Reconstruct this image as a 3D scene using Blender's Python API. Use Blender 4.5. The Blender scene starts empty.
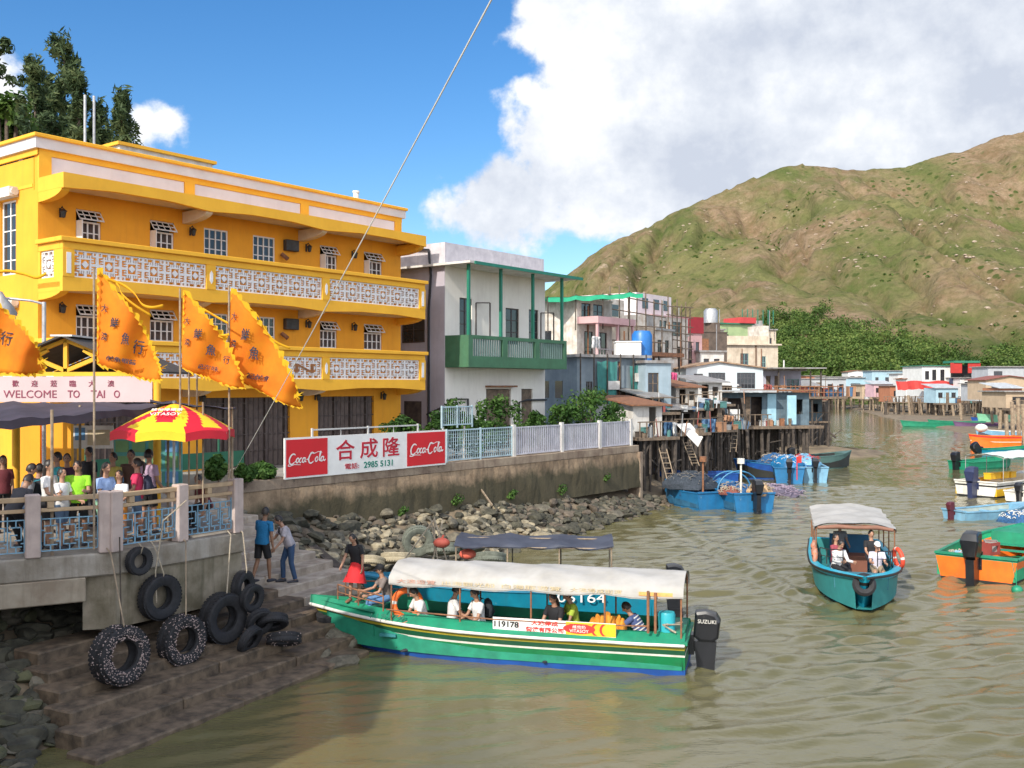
import bpy, bmesh, math, random
import numpy as np
from mathutils import Vector, Matrix, noise as mnoise
R = math.radians
random.seed(7)
scene = bpy.context.scene
col = scene.collection

# ---------------------------------------------------------------- camera
FPX = 1000.0; CX = 512.0; HY = 386.0; EYE = 6.0
cam_d = bpy.data.cameras.new('camera'); cam = bpy.data.objects.new('camera', cam_d); col.objects.link(cam)
cam_d.sensor_width = 36.0; cam_d.lens = 36.0*FPX/1024.0
cam_d.shift_y = (HY-384.0)/1024.0
cam_d.clip_start = 0.1; cam_d.clip_end = 12000
cam.location = (0, 0, EYE); cam.rotation_euler = (R(90), 0, 0)
scene.camera = cam

# ---------------------------------------------------------------- light
SUN_H = Vector((-0.52, -0.855, 0)).normalized(); SUN_EL = R(36)
SUN = Vector((SUN_H.x*math.cos(SUN_EL), SUN_H.y*math.cos(SUN_EL), math.sin(SUN_EL)))
sd = bpy.data.lights.new('sun', 'SUN'); so = bpy.data.objects.new('sun', sd); col.objects.link(so)
sd.energy = 3.5; sd.angle = R(0.6); sd.color = (1.0, 0.93, 0.82)
so.rotation_euler = SUN.to_track_quat('Z', 'Y').to_euler()
so.location = SUN*200

world = bpy.data.worlds.new('World'); scene.world = world; world.use_nodes = True
wt = world.node_tree; wt.nodes.clear()
def wn(t, **k):
    n = wt.nodes.new(t)
    for a, b in k.items(): setattr(n, a, b)
    return n
def wl(a, b): wt.links.new(a, b)
sky = wn('ShaderNodeTexSky'); sky.sky_type = 'NISHITA'; sky.sun_disc = False
sky.sun_elevation = SUN_EL; sky.sun_rotation = math.atan2(SUN_H.x, SUN_H.y)
sky.air_density = 1.0; sky.dust_density = 0.4; sky.ozone_density = 3.0; sky.altitude = 50
hsv = wn('ShaderNodeHueSaturation'); hsv.inputs['Saturation'].default_value = 1.3; hsv.inputs['Hue'].default_value = 0.503
wl(sky.outputs[0], hsv.inputs['Color'])
bg1 = wn('ShaderNodeBackground'); bg1.inputs[1].default_value = 0.125
wl(hsv.outputs[0], bg1.inputs[0])
tc = wn('ShaderNodeTexCoord')
nrm = wn('ShaderNodeVectorMath', operation='NORMALIZE'); wl(tc.outputs['Generated'], nrm.inputs[0])
def sdir(px, py): return Vector(((px-CX)/FPX, 1.0, -(py-HY)/FPX)).normalized()
def cmath(op, a, b=None, clamp=False):
    m = wn('ShaderNodeMath', operation=op, use_clamp=clamp)
    for i, v in enumerate((a, b)):
        if v is None: continue
        if isinstance(v, (int, float)): m.inputs[i].default_value = v
        else: wl(v, m.inputs[i])
    return m.outputs[0]
def cnoise(scale, detail, rough, off=(0, 0, 0), stretch=(1, 1, 1), dist=0.0):
    mp = wn('ShaderNodeMapping'); mp.inputs['Location'].default_value = off; mp.inputs['Scale'].default_value = stretch
    wl(nrm.outputs[0], mp.inputs[0])
    n = wn('ShaderNodeTexNoise'); n.inputs['Scale'].default_value = scale; n.inputs['Detail'].default_value = detail
    n.inputs['Roughness'].default_value = rough; n.inputs['Distortion'].default_value = dist
    wl(mp.outputs[0], n.inputs['Vector']); return n.outputs[0]
blobs = [(575,135,.085),(655,80,.13),(760,60,.19),(900,70,.20),(1020,80,.22),(505,200,.062),(605,165,.075),(730,140,.13),(850,110,.16),
         (700,-60,.20),(900,-80,.28),(1150,0,.3),(468,213,.03),(1100,200,.2),(950,190,.12),
         (172,121,.026),(150,124,.02),(24,92,.018),(-60,110,.09)]
acc = None
for (bx, by, br) in blobs:
    d = wn('ShaderNodeVectorMath', operation='DISTANCE'); wl(nrm.outputs[0], d.inputs[0]); d.inputs[1].default_value = sdir(bx, by)
    v = cmath('SUBTRACT', 1.0, cmath('DIVIDE', d.outputs['Value'], br))
    v = cmath('MULTIPLY', v, br*7.0)
    acc = v if acc is None else cmath('MAXIMUM', acc, v)
acc = cmath('MINIMUM', acc, 0.75)
n1 = cnoise(9.0, 9.0, 0.56, dist=.15)
n2 = cnoise(24.0, 7.0, 0.6, off=(3, 1, 2))
dens = cmath('ADD', acc, cmath('MULTIPLY', cmath('SUBTRACT', n1, 0.5), 1.15))
dens = cmath('ADD', dens, cmath('MULTIPLY', cmath('SUBTRACT', n2, 0.5), 0.45))
# clouds in the unseen rest of the sky, thickened and brightened for fill light
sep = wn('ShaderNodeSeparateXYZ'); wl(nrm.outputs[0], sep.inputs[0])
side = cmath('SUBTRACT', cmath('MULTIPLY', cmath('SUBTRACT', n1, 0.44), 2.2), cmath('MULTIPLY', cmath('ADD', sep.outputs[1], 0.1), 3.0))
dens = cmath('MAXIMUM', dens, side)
mr = wn('ShaderNodeMapRange'); mr.interpolation_type = 'SMOOTHSTEP'
mr.inputs['From Min'].default_value = 0.03; mr.inputs['From Max'].default_value = 0.21
wl(dens, mr.inputs['Value'])
cr = wn('ShaderNodeValToRGB')
shade = cnoise(5.0, 7.0, 0.55, off=(1.7, 0.3, 5.1), stretch=(1, 1, 1.6))
shade = cmath('ADD', shade, cmath('MULTIPLY', cmath('SUBTRACT', n2, .5), .45))
shade = cmath('ADD', shade, cmath('MULTIPLY', cmath('SUBTRACT', n1, .5), .55))
shade = cmath('SUBTRACT', shade, cmath('MULTIPLY', sep.outputs[0], .20))
wl(shade, cr.inputs[0])
e = cr.color_ramp.elements
e[0].position = .30; e[0].color = (.55, .60, .70, 1)
e[1].position = .64; e[1].color = (.95, .96, .98, 1)
m = e.new(.47); m.color = (.72, .76, .83, 1)
bg2 = wn('ShaderNodeBackground'); wl(cr.outputs[0], bg2.inputs[0])
mst = wn('ShaderNodeMapRange'); mst.inputs['From Min'].default_value = .30; mst.inputs['From Max'].default_value = -.25; mst.inputs['To Min'].default_value = .84; mst.inputs['To Max'].default_value = 1.7; wl(sep.outputs[1], mst.inputs['Value']); wl(mst.outputs[0], bg2.inputs[1])  # cloud strength raised behind the viewpoint to add fill light
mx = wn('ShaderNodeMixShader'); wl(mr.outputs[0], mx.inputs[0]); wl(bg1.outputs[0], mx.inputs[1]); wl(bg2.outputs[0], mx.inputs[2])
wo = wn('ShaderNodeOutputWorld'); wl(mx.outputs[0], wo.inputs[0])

scene.view_settings.view_transform = 'Standard'
scene.view_settings.look = 'None'
scene.view_settings.exposure = 0.48
scene.view_settings.gamma = 1.0
scene.render.engine = 'CYCLES'
scene.cycles.max_bounces = 6
scene.cycles.use_denoising = True

# ---------------------------------------------------------------- pixel helpers (used for measuring real positions)
def P(px, py, d): return Vector(((px-CX)/FPX*d, d, EYE-(py-HY)/FPX*d))
def G(px, py, z=0.0):
    d = (EYE-z)*FPX/(py-HY); return Vector(((px-CX)/FPX*d, d, z))
def onray(px, o, u):
    """distance along horizontal line o + t*u where it meets the vertical plane of column px"""
    k = (px-CX)/FPX
    return (k*o[1]-o[0])/(u[0]-k*u[1])

# ---------------------------------------------------------------- tagging
def tag(o, label=None, cat=None, group=None, kind=None):
    if label: o['label'] = label
    if cat: o['category'] = cat
    if group: o['group'] = group
    if kind: o['kind'] = kind
    return o
def thing(name, label, cat, loc=(0, 0, 0), rz=0.0, group=None):
    o = bpy.data.objects.new(name, None); col.objects.link(o)
    o.empty_display_size = .2
    o.location = loc; o.rotation_euler = (0, 0, rz)
    return tag(o, label, cat, group)
def kids(o): return [c for c in bpy.data.objects if c.parent == o]
def dup(root, loc=None, rz=None, label=None, scale=None):
    cc = kids(root)
    r = root.copy(); col.objects.link(r)
    if loc is not None: r.location = loc
    if rz is not None: r.rotation_euler = (0, 0, rz)
    if label: r['label'] = label
    if scale: r.scale = (scale,)*3 if isinstance(scale, (int, float)) else scale
    for c in cc:
        gg = kids(c)
        d = c.copy(); col.objects.link(d); d.parent = r
        for g in gg:
            e = g.copy(); col.objects.link(e); e.parent = d
    return r

# ---------------------------------------------------------------- materials
MATS = {}
def mat(name, c, c2=None, scale=3.0, rough=0.7, metal=0.0, bump=0.0, bscale=30.0, streak=0.0, stain=(.12, .09, .06),
        spec=0.5, emis=None, alpha=1.0, contrast=(.35, .65), trans=0.0, coat=0.0, wear=None, wearat=.62):
    if name in MATS: return MATS[name]
    m = bpy.data.materials.new(name); m.use_nodes = True; MATS[name] = m
    nt = m.node_tree; N = nt.nodes; L = nt.links
    b = N['Principled BSDF']
    b.inputs['Roughness'].default_value = rough; b.inputs['Metallic'].default_value = metal
    b.inputs['Specular IOR Level'].default_value = spec
    if coat: b.inputs['Coat Weight'].default_value = coat
    if trans: b.inputs['Transmission Weight'].default_value = trans
    if alpha < 1: b.inputs['Alpha'].default_value = alpha
    tc = N.new('ShaderNodeTexCoord'); out = tc.outputs['Object']
    if c2 is None: c2 = tuple(v*.82 for v in c)
    n = N.new('ShaderNodeTexNoise'); n.inputs['Scale'].default_value = scale; n.inputs['Detail'].default_value = 6; n.inputs['Roughness'].default_value = .6
    L.new(out, n.inputs['Vector'])
    r = N.new('ShaderNodeValToRGB'); r.color_ramp.elements[0].position = contrast[0]; r.color_ramp.elements[1].position = contrast[1]
    r.color_ramp.elements[0].color = (*c2, 1); r.color_ramp.elements[1].color = (*c, 1)
    L.new(n.outputs[0], r.inputs[0]); cur = r.outputs[0]
    if streak > 0:
        mp = N.new('ShaderNodeMapping'); mp.inputs['Scale'].default_value = (5, 5, .5); L.new(out, mp.inputs[0])
        n2 = N.new('ShaderNodeTexNoise'); n2.inputs['Scale'].default_value = 1.0; n2.inputs['Detail'].default_value = 7; n2.inputs['Roughness'].default_value = .7
        L.new(mp.outputs[0], n2.inputs['Vector'])
        r2 = N.new('ShaderNodeMapRange'); r2.inputs['From Min'].default_value = .5; r2.inputs['From Max'].default_value = .75; r2.inputs['To Max'].default_value = streak
        L.new(n2.outputs[0], r2.inputs['Value'])
        mx = N.new('ShaderNodeMix'); mx.data_type = 'RGBA'; L.new(r2.outputs[0], mx.inputs[0]); L.new(cur, mx.inputs[6]); mx.inputs[7].default_value = (*stain, 1)
        cur = mx.outputs[2]
    if wear:
        n3 = N.new('ShaderNodeTexNoise'); n3.inputs['Scale'].default_value = scale*2.3; n3.inputs['Detail'].default_value = 9; n3.inputs['Roughness'].default_value = .72
        L.new(out, n3.inputs['Vector'])
        r3 = N.new('ShaderNodeMapRange'); r3.inputs['From Min'].default_value = wearat; r3.inputs['From Max'].default_value = wearat+.05
        L.new(n3.outputs[0], r3.inputs['Value'])
        mx = N.new('ShaderNodeMix'); mx.data_type = 'RGBA'; L.new(r3.outputs[0], mx.inputs[0]); L.new(cur, mx.inputs[6]); mx.inputs[7].default_value = (*wear, 1)
        cur = mx.outputs[2]
    L.new(cur, b.inputs['Base Color'])
    if bump:
        nb = N.new('ShaderNodeTexNoise'); nb.inputs['Scale'].default_value = bscale; nb.inputs['Detail'].default_value = 5
        L.new(out, nb.inputs['Vector'])
        bp = N.new('ShaderNodeBump'); bp.inputs['Strength'].default_value = min(1, bump); bp.inputs['Distance'].default_value = .02*max(1, bump)
        L.new(nb.outputs[0], bp.inputs['Height']); L.new(bp.outputs[0], b.inputs['Normal'])
    if emis:
        b.inputs['Emission Color'].default_value = (*emis[0], 1); b.inputs['Emission Strength'].default_value = emis[1]
    return m

# ---------------------------------------------------------------- mesh builder
class MB:
    def __init__(s): s.v = []; s.f = []; s.m = []; s.M = Matrix.Identity(4)
    def add(s, vs, fs, mi=0):
        o = len(s.v)
        for p in vs: s.v.append(tuple(s.M @ Vector(p)))
        for f in fs: s.f.append(tuple(i+o for i in f)); s.m.append(mi)
    def box(s, x0, y0, z0, x1, y1, z1, mi=0):
        if x0 > x1: x0, x1 = x1, x0
        if y0 > y1: y0, y1 = y1, y0
        if z0 > z1: z0, z1 = z1, z0
        s.add([(x0,y0,z0),(x1,y0,z0),(x1,y1,z0),(x0,y1,z0),(x0,y0,z1),(x1,y0,z1),(x1,y1,z1),(x0,y1,z1)],
              [(3,2,1,0),(4,5,6,7),(0,1,5,4),(1,2,6,5),(2,3,7,6),(3,0,4,7)], mi)
    def cbox(s, cx, cy, cz, sx, sy, sz, mi=0): s.box(cx-sx/2, cy-sy/2, cz-sz/2, cx+sx/2, cy+sy/2, cz+sz/2, mi)
    def beam(s, a, b, w, h=None, mi=0, up=(0, 0, 1)):
        a = Vector(a); b = Vector(b); h = h or w
        t = (b-a).normalized(); up = Vector(up)
        if abs(t.dot(up)) > .98: up = Vector((1, 0, 0))
        x = t.cross(up).normalized()*w/2; z = x.cross(t).normalized()*h/2
        s.add([a-x-z, a+x-z, a+x+z, a-x+z, b-x-z, b+x-z, b+x+z, b-x+z],
              [(0,1,2,3),(7,6,5,4),(0,4,5,1),(1,5,6,2),(2,6,7,3),(3,7,4,0)], mi)
    def tube(s, pts, rad, n=8, mi=0, cap=True, flat=1.0, side=None, closed=False):
        pts = [Vector(p) for p in pts]; k = len(pts)
        if not isinstance(rad, (list, tuple)): rad = [rad]*k
        rings = []; prev = None
        for i in range(k):
            if closed: t = pts[(i+1) % k]-pts[i-1]
            else: t = pts[min(i+1, k-1)]-pts[max(i-1, 0)]
            if t.length < 1e-9: t = Vector((0, 0, 1))
            t.normalize()
            if side is not None: x = Vector(side)-t*t.dot(Vector(side))
            elif prev is not None: x = prev-t*prev.dot(t)
            else:
                x = t.cross(Vector((0, 0, 1)))
                if x.length < .1: x = t.cross(Vector((0, 1, 0)))
            if x.length < 1e-6: x = t.cross(Vector((1, 0, 0)))
            x.normalize(); prev = x; y = t.cross(x)
            r = rad[i]; rx, ry = (r if isinstance(r, (tuple, list)) else (r, r*flat))
            rings.append([pts[i]+x*math.cos(2*math.pi*j/n)*rx+y*math.sin(2*math.pi*j/n)*ry for j in range(n)])
        vs = [p for r_ in rings for p in r_]; fs = []
        for i in range(k if closed else k-1):
            a = i*n; b = ((i+1) % k)*n
            for j in range(n): j2 = (j+1) % n; fs.append((a+j, a+j2, b+j2, b+j))
        if cap and not closed:
            fs.append(tuple(range(n-1, -1, -1))); fs.append(tuple((k-1)*n+j for j in range(n)))
        s.add(vs, fs, mi)
    def cyl(s, a, b, r, n=12, mi=0, r2=None): s.tube([a, b], [r, r if r2 is None else r2], n, mi)
    def ball(s, c, r, n=10, mi=0, sc=(1, 1, 1)):
        c = Vector(c); k = max(4, n//2); vs = []; fs = []
        for i in range(1, k):
            th = math.pi*i/k
            for j in range(n):
                ph = 2*math.pi*j/n
                vs.append(c+Vector((r*sc[0]*math.sin(th)*math.cos(ph), r*sc[1]*math.sin(th)*math.sin(ph), r*sc[2]*math.cos(th))))
        t = len(vs); vs.append(c+Vector((0, 0, r*sc[2]))); vs.append(c-Vector((0, 0, r*sc[2])))
        for i in range(k-2):
            for j in range(n): j2 = (j+1) % n; fs.append((i*n+j, (i+1)*n+j, (i+1)*n+j2, i*n+j2))
        for j in range(n):
            j2 = (j+1) % n; fs.append((t, j, j2)); fs.append((t+1, (k-2)*n+j2, (k-2)*n+j))
        s.add(vs, fs, mi)
    def lathe(s, c, axis, prof, n=24, mi=0, closed=True):
        """prof: (radius, along axis) pairs; mi may be a list per profile edge"""
        c = Vector(c); a = Vector(axis).normalized(); x = a.cross(Vector((0, 0, 1)))
        if x.length < .1: x = a.cross(Vector((0, 1, 0)))
        x.normalize(); y = a.cross(x); vs = []; k = len(prof)
        for (r, h) in prof:
            for j in range(n): t = 2*math.pi*j/n; vs.append(c+a*h+(x*math.cos(t)+y*math.sin(t))*r)
        for i in range(k if closed else k-1):
            fs = [(i*n+j, i*n+(j+1) % n, ((i+1) % k)*n+(j+1) % n, ((i+1) % k)*n+j) for j in range(n)]
            if i == 0: s.add(vs, fs, mi if isinstance(mi, int) else mi[0]); base = len(s.v)-len(vs)
            else:
                for f in fs: s.f.append(tuple(q+base for q in f)); s.m.append(mi if isinstance(mi, int) else mi[i])
    def prism(s, poly, lo, hi, axis='z', mi=0):
        """extrude a polygon given in the two other axes: z:(x,y) y:(x,z) x:(y,z)"""
        n = len(poly)
        def q(p, h): return {'z': (p[0], p[1], h), 'y': (p[0], h, p[1]), 'x': (h, p[0], p[1])}[axis]
        vs = [q(p, lo) for p in poly]+[q(p, hi) for p in poly]
        fs = [tuple(range(n-1, -1, -1)), tuple(range(n, 2*n))]+[(i, (i+1) % n, n+(i+1) % n, n+i) for i in range(n)]
        s.add(vs, fs, mi)
    def sheet(s, rows, mi=0, close=False):
        """rows: list of equal-length lists of points"""
        k = len(rows[0]); vs = [p for r_ in rows for p in r_]; fs = []
        for i in range(len(rows)-1):
            for j in range(k-1): fs.append((i*k+j, i*k+j+1, (i+1)*k+j+1, (i+1)*k+j))
        s.add(vs, fs, mi)
    def wall(s, x0, x1, z0, z1, y0, y1, holes=(), mi=0, mr=None):
        """a wall in local xz from y0 (front) to y1 (back) with real openings (hx0,hz0,hx1,hz1)"""
        mr = mi if mr is None else mr
        xs = sorted({x0, x1, *[min(max(h[0], x0), x1) for h in holes], *[min(max(h[2], x0), x1) for h in holes]})
        zs = sorted({z0, z1, *[min(max(h[1], z0), z1) for h in holes], *[min(max(h[3], z0), z1) for h in holes]})
        nx, nz = len(xs)-1, len(zs)-1
        def solid(i, j):
            if i < 0 or j < 0 or i >= nx or j >= nz: return False
            cx, cz = (xs[i]+xs[i+1])/2, (zs[j]+zs[j+1])/2
            return not any(h[0] < cx < h[2] and h[1] < cz < h[3] for h in holes)
        for i in range(nx):
            for j in range(nz):
                if not solid(i, j): continue
                a, b, c, d = xs[i], xs[i+1], zs[j], zs[j+1]
                s.add([(a,y0,c),(b,y0,c),(b,y0,d),(a,y0,d)], [(0,1,2,3)], mi)
                s.add([(a,y1,c),(b,y1,c),(b,y1,d),(a,y1,d)], [(3,2,1,0)], mi)
                if not solid(i-1, j): s.add([(a,y0,c),(a,y0,d),(a,y1,d),(a,y1,c)], [(0,1,2,3)], mr)
                if not solid(i+1, j): s.add([(b,y0,c),(b,y1,c),(b,y1,d),(b,y0,d)], [(0,1,2,3)], mr)
                if not solid(i, j-1): s.add([(a,y0,c),(a,y1,c),(b,y1,c),(b,y0,c)], [(0,1,2,3)], mr)
                if not solid(i, j+1): s.add([(a,y0,d),(b,y0,d),(b,y1,d),(a,y1,d)], [(0,1,2,3)], mr)
    def build(s, name, mats, parent=None, loc=None, rot=None, smooth=None, bevel=0, label=None):
        me = bpy.data.meshes.new(name); me.from_pydata(s.v, [], s.f)
        if not isinstance(mats, (list, tuple)): mats = [mats]
        for m_ in mats: me.materials.append(m_)
        me.polygons.foreach_set('material_index', s.m)
        me.update()
        if smooth:
            me.shade_smooth(); me.set_sharp_from_angle(angle=R(smooth))
        o = bpy.data.objects.new(name, me); col.objects.link(o)
        if parent is not None: o.parent = parent
        if loc is not None: o.location = loc
        if rot is not None: o.rotation_euler = rot
        if bevel:
            b = o.modifiers.new('bevel', 'BEVEL'); b.width = bevel; b.segments = 1; b.limit_method = 'ANGLE'
        if label: o['label'] = label
        return o

def text(body, parent, loc, size, m_, rot=(R(90), 0, 0), width=None, ext=.004, name='lettering', align='CENTER', italic=0.0, squeeze=None, label=None, height=None, offset=0):
    cu = bpy.data.curves.new('t', 'FONT'); cu.body = body; cu.size = size; cu.align_x = align; cu.align_y = 'CENTER'
    cu.extrude = ext; cu.shear = italic; cu.resolution_u = 3; cu.offset = offset
    to = bpy.data.objects.new('t', cu); col.objects.link(to)
    dg = bpy.context.evaluated_depsgraph_get(); me = bpy.data.meshes.new_from_object(to.evaluated_get(dg))
    bpy.data.objects.remove(to); bpy.data.curves.remove(cu)
    if len(me.vertices):
        co = np.empty(len(me.vertices)*3, 'f'); me.vertices.foreach_get('co', co); co = co.reshape(-1, 3)
        if width:
            w = co[:, 0].max()-co[:, 0].min()
            co[:, 0] *= width/max(w, 1e-6)
        if height:
            h = co[:, 1].max()-co[:, 1].min(); co[:, 1] *= height/max(h, 1e-6)
        co[:, 1] -= (co[:, 1].max()+co[:, 1].min())/2
        if align == 'CENTER': co[:, 0] -= (co[:, 0].max()+co[:, 0].min())/2
        me.vertices.foreach_set('co', co.ravel()); me.update()
    me.materials.clear(); me.materials.append(m_); me.name = name
    o = bpy.data.objects.new(name, me); col.objects.link(o)
    if parent is not None: o.parent = parent
    o.location = loc; o.rotation_euler = rot
    if label: o['label'] = label
    return o

# numpy value noise
_rs = np.random.RandomState(3); _T = _rs.rand(256, 256)
def vnoise(x, y):
    xi = np.floor(x).astype(int); yi = np.floor(y).astype(int); fx = x-xi; fy = y-yi
    fx = fx*fx*(3-2*fx); fy = fy*fy*(3-2*fy)
    a = _T[xi & 255, yi & 255]; b = _T[(xi+1) & 255, yi & 255]; c = _T[xi & 255, (yi+1) & 255]; d = _T[(xi+1) & 255, (yi+1) & 255]
    return (a*(1-fx)+b*fx)*(1-fy)+(c*(1-fx)+d*fx)*fy
def fbm(x, y, o=5, g=.5):
    s = 0; a = 1; t = 0
    for i in range(o): s = s+a*vnoise(x*2**i+i*17.3, y*2**i+i*9.1); t += a; a *= g
    return s/t
def grid_obj(name, xs, ys, zf, m_, smooth=True):
    X, Y = np.meshgrid(xs, ys); Z = zf(X, Y); nx, ny = len(xs), len(ys)
    co = np.stack([X, Y, Z], -1).reshape(-1, 3).astype('f')
    i = np.arange(nx-1); j = np.arange(ny-1); I, J = np.meshgrid(i, j); a = (J*nx+I).ravel()
    f = np.stack([a, a+1, a+1+nx, a+nx], -1).astype('i')
    me = bpy.data.meshes.new(name); me.vertices.add(len(co)); me.vertices.foreach_set('co', co.ravel())
    me.loops.add(f.size); me.loops.foreach_set('vertex_index', f.ravel()); me.polygons.add(len(f))
    me.polygons.foreach_set('loop_start', np.arange(0, f.size, 4)); me.update(calc_edges=True)
    if smooth: me.shade_smooth()
    me.materials.append(m_)
    o = bpy.data.objects.new(name, me); col.objects.link(o); return o
# ================================================================ materials used widely
M_conc = mat('concrete', (.30, .28, .24), (.17, .15, .12), 2.2, .9, bump=.5, bscale=14, streak=.75, stain=(.09, .07, .05))
M_concd = mat('dark_wet_concrete', (.17, .122, .08), (.055, .04, .027), 4.0, .75, bump=.45, bscale=26, wear=(.05, .045, .026), wearat=.64)
M_step = mat('step_concrete', (.44, .37, .30), (.25, .20, .155), 2.6, .85, bump=.5, bscale=20)
M_quay = mat('quay_wall_concrete', (.38, .27, .17), (.19, .13, .08), 1.3, .92, bump=.8, bscale=9, streak=.85, stain=(.06, .045, .03))
M_rock = mat('rock', (.27, .23, .17), (.11, .09, .065), 2.5, .9, bump=.8, bscale=8)
M_white = mat('white_paint', (.80, .79, .76), (.70, .69, .66), 2, .55)
M_whited = mat('weathered_white_paint', (.74, .72, .68), (.52, .49, .45), 1.6, .7, streak=.45, stain=(.28, .24, .2))
M_black = mat('black_rubber', (.022, .022, .026), (.012, .012, .014), 8, .75, bump=.4, bscale=40)
M_metal = mat('galvanised_metal', (.50, .50, .50), (.36, .36, .36), 6, .45, metal=.6)
M_glass = mat('dark_window_glass', (.030, .036, .042), (.018, .02, .024), 1.2, .08, spec=.8)
M_wood = mat('weathered_wood', (.22, .16, .11), (.10, .075, .055), 5, .88, bump=.6, bscale=25)
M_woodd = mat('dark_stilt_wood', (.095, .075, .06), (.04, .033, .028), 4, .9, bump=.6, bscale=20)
M_woodl = mat('pale_weathered_wood', (.36, .28, .19), (.19, .14, .10), 4, .88, bump=.6, bscale=20)
M_rust = mat('rusty_metal', (.30, .13, .06), (.15, .07, .04), 6, .85, bump=.4)
M_rope = mat('tan_rope', (.42, .36, .27), (.28, .23, .17), 30, .9)
M_red = mat('red_paint', (.62, .035, .03), (.50, .03, .025), 3, .45)
M_green_paint = mat('green_paint', (.03, .20, .12), (.025, .14, .085), 3, .5)
M_tin = mat('corrugated_tin', (.38, .38, .37), (.25, .22, .2), 2.5, .5, metal=.3, streak=.6, stain=(.2, .1, .05))

# ================================================================ banks of the creek
XL = [(-60,-8),(14,-10.2),(16,-8),(22,-4.8),(26,-4.2),(30,-3.0),(34.5,-1.6),(40,2.2),(44.8,5.0),(50,7.6),(60,12.5),(70,17),(90,26),(116,36.5),(122,36),(160,42),(240,70),(320,98),(336,140)]
XR = [(-60,34),(30,26),(60,38),(90,47),(111,54),(153,63),(193,71.5),(240,84),(333,101),(336,80)]
def shore(tab, y): return np.interp(y, [a for a, b in tab], [b for a, b in tab])
def zground(X, Y):
    dl = shore(XL, Y)-X; dr = X-shore(XR, Y)
    out = np.maximum(dl, dr)                       # metres outside the water
    out = np.where(Y > 334, np.maximum(out, (Y-334)), out)
    z = np.where((Y > 24) & (Y < 55) & (dl > 0), np.clip(out*.40-.05, -1.3, 2.15), np.clip(out*.34-.05, -1.3, 1.65))
    z = z+np.clip((out-10)*.16, 0, 1.2)
    z = np.where((Y > 100) & (dr > 0) & (dr > dl), np.minimum(z, .25+.012*dr), z)
    n = (fbm(X*.9, Y*.9, 4)-.5)*.5*np.clip(out+2, 0, 1)*np.clip(40/np.maximum(Y, 20), .3, 1)
    z = z+n
    z = np.where((dl > 0) & (Y < 52) , np.minimum(z, 2.2), z)
    return z
def axis(segs):
    a = []
    for lo, hi, st in segs: a += list(np.arange(lo, hi, st))
    return np.array(a+[segs[-1][1]])
M_mud = mat('muddy_bank', (.25, .19, .12), (.12, .09, .06), .6, .85, bump=.8, bscale=3, wear=(.08, .09, .03), wearat=.6)
g = grid_obj('ground', axis([(-3000,-400,200),(-400,-60,20),(-60,-14,3),(-14,14,.35),(14,120,1.6),(120,400,14),(400,3000,200)]),
             axis([(-800,-40,60),(-40,12,4),(12,56,.4),(56,130,1.5),(130,345,4),(345,700,40),(700,4000,300)]), zground, M_mud)
tag(g, kind='structure')

# ---- water with real ripples and wakes
TEAL_BOW = Vector((9.45, 27.3)); TEAL_DIR = Vector((-.07, -1)).normalized()
def wake(X, Y, bx, by, hx, hy, amp, length=22, spread=.36, half=.8):
    """V shaped wake behind a boat whose bow is at b and which heads along h"""
    al = -((X-bx)*hx+(Y-by)*hy); la = np.abs((X-bx)*(-hy)+(Y-by)*hx)
    c = half*np.clip(al/2.5, 0, 1)+al*spread; t = la-c
    env = np.exp(-(t/.9)**2)*np.clip(al*.8, 0, 1)*np.exp(-np.clip(al, 0, None)/length)
    ins = (la < c)*np.clip(al-2, 0, 1)*np.exp(-np.clip(al, 0, None)/length)
    return amp*env*np.cos(t*5.2)+.3*amp*ins*np.sin(al*3.6+la*1.4)
def zwater(X, Y):
    z = 0
    fall = np.clip(60/np.maximum(Y, 1), .15, 1.0)
    wx = X+.6*fbm(X*.3, Y*.3, 3); wy = Y+.9*fbm(X*.3+40, Y*.3, 3)
    calm = .32+.68*np.clip((X-2.5)/4+np.clip((Y-21.5)/4, 0, 1), 0, 1)
    rr = np.random.RandomState(5)
    for k in range(14):
        a = R(-70+rr.uniform(-20, 20)); f = rr.uniform(4.6, 17.0); ph = rr.uniform(0, 6)
        z = z+np.sin((wx*math.cos(a)+wy*math.sin(a))*f+ph)*(.040/f**.72)*(.2+1.6*fbm(X*.22+k*7, Y*.3+k*3, 2))*calm
    z = z+.010*(fbm(X*2.6, Y*4.2, 3)-.5)
    z = z+wake(X, Y, 9.25, 26.2, -.26, -.965, .085)
    d = np.hypot(X-4.7, Y-20.6); z = z+.034*np.exp(-d/2.6)*np.sin(d*7)
    al = X-4.2; z = z+.02*np.clip(al, 0, 1)*np.exp(-np.clip(al, 0, None)/4)*np.exp(-((Y-20.6+al*.2)/.8)**2)*np.sin(al*6)
    d = np.hypot(X-8.6, Y-41.5); z = z+.022*np.exp(-(d/4.5)**2)*np.sin(d*5+wx)
    return z*fall
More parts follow.
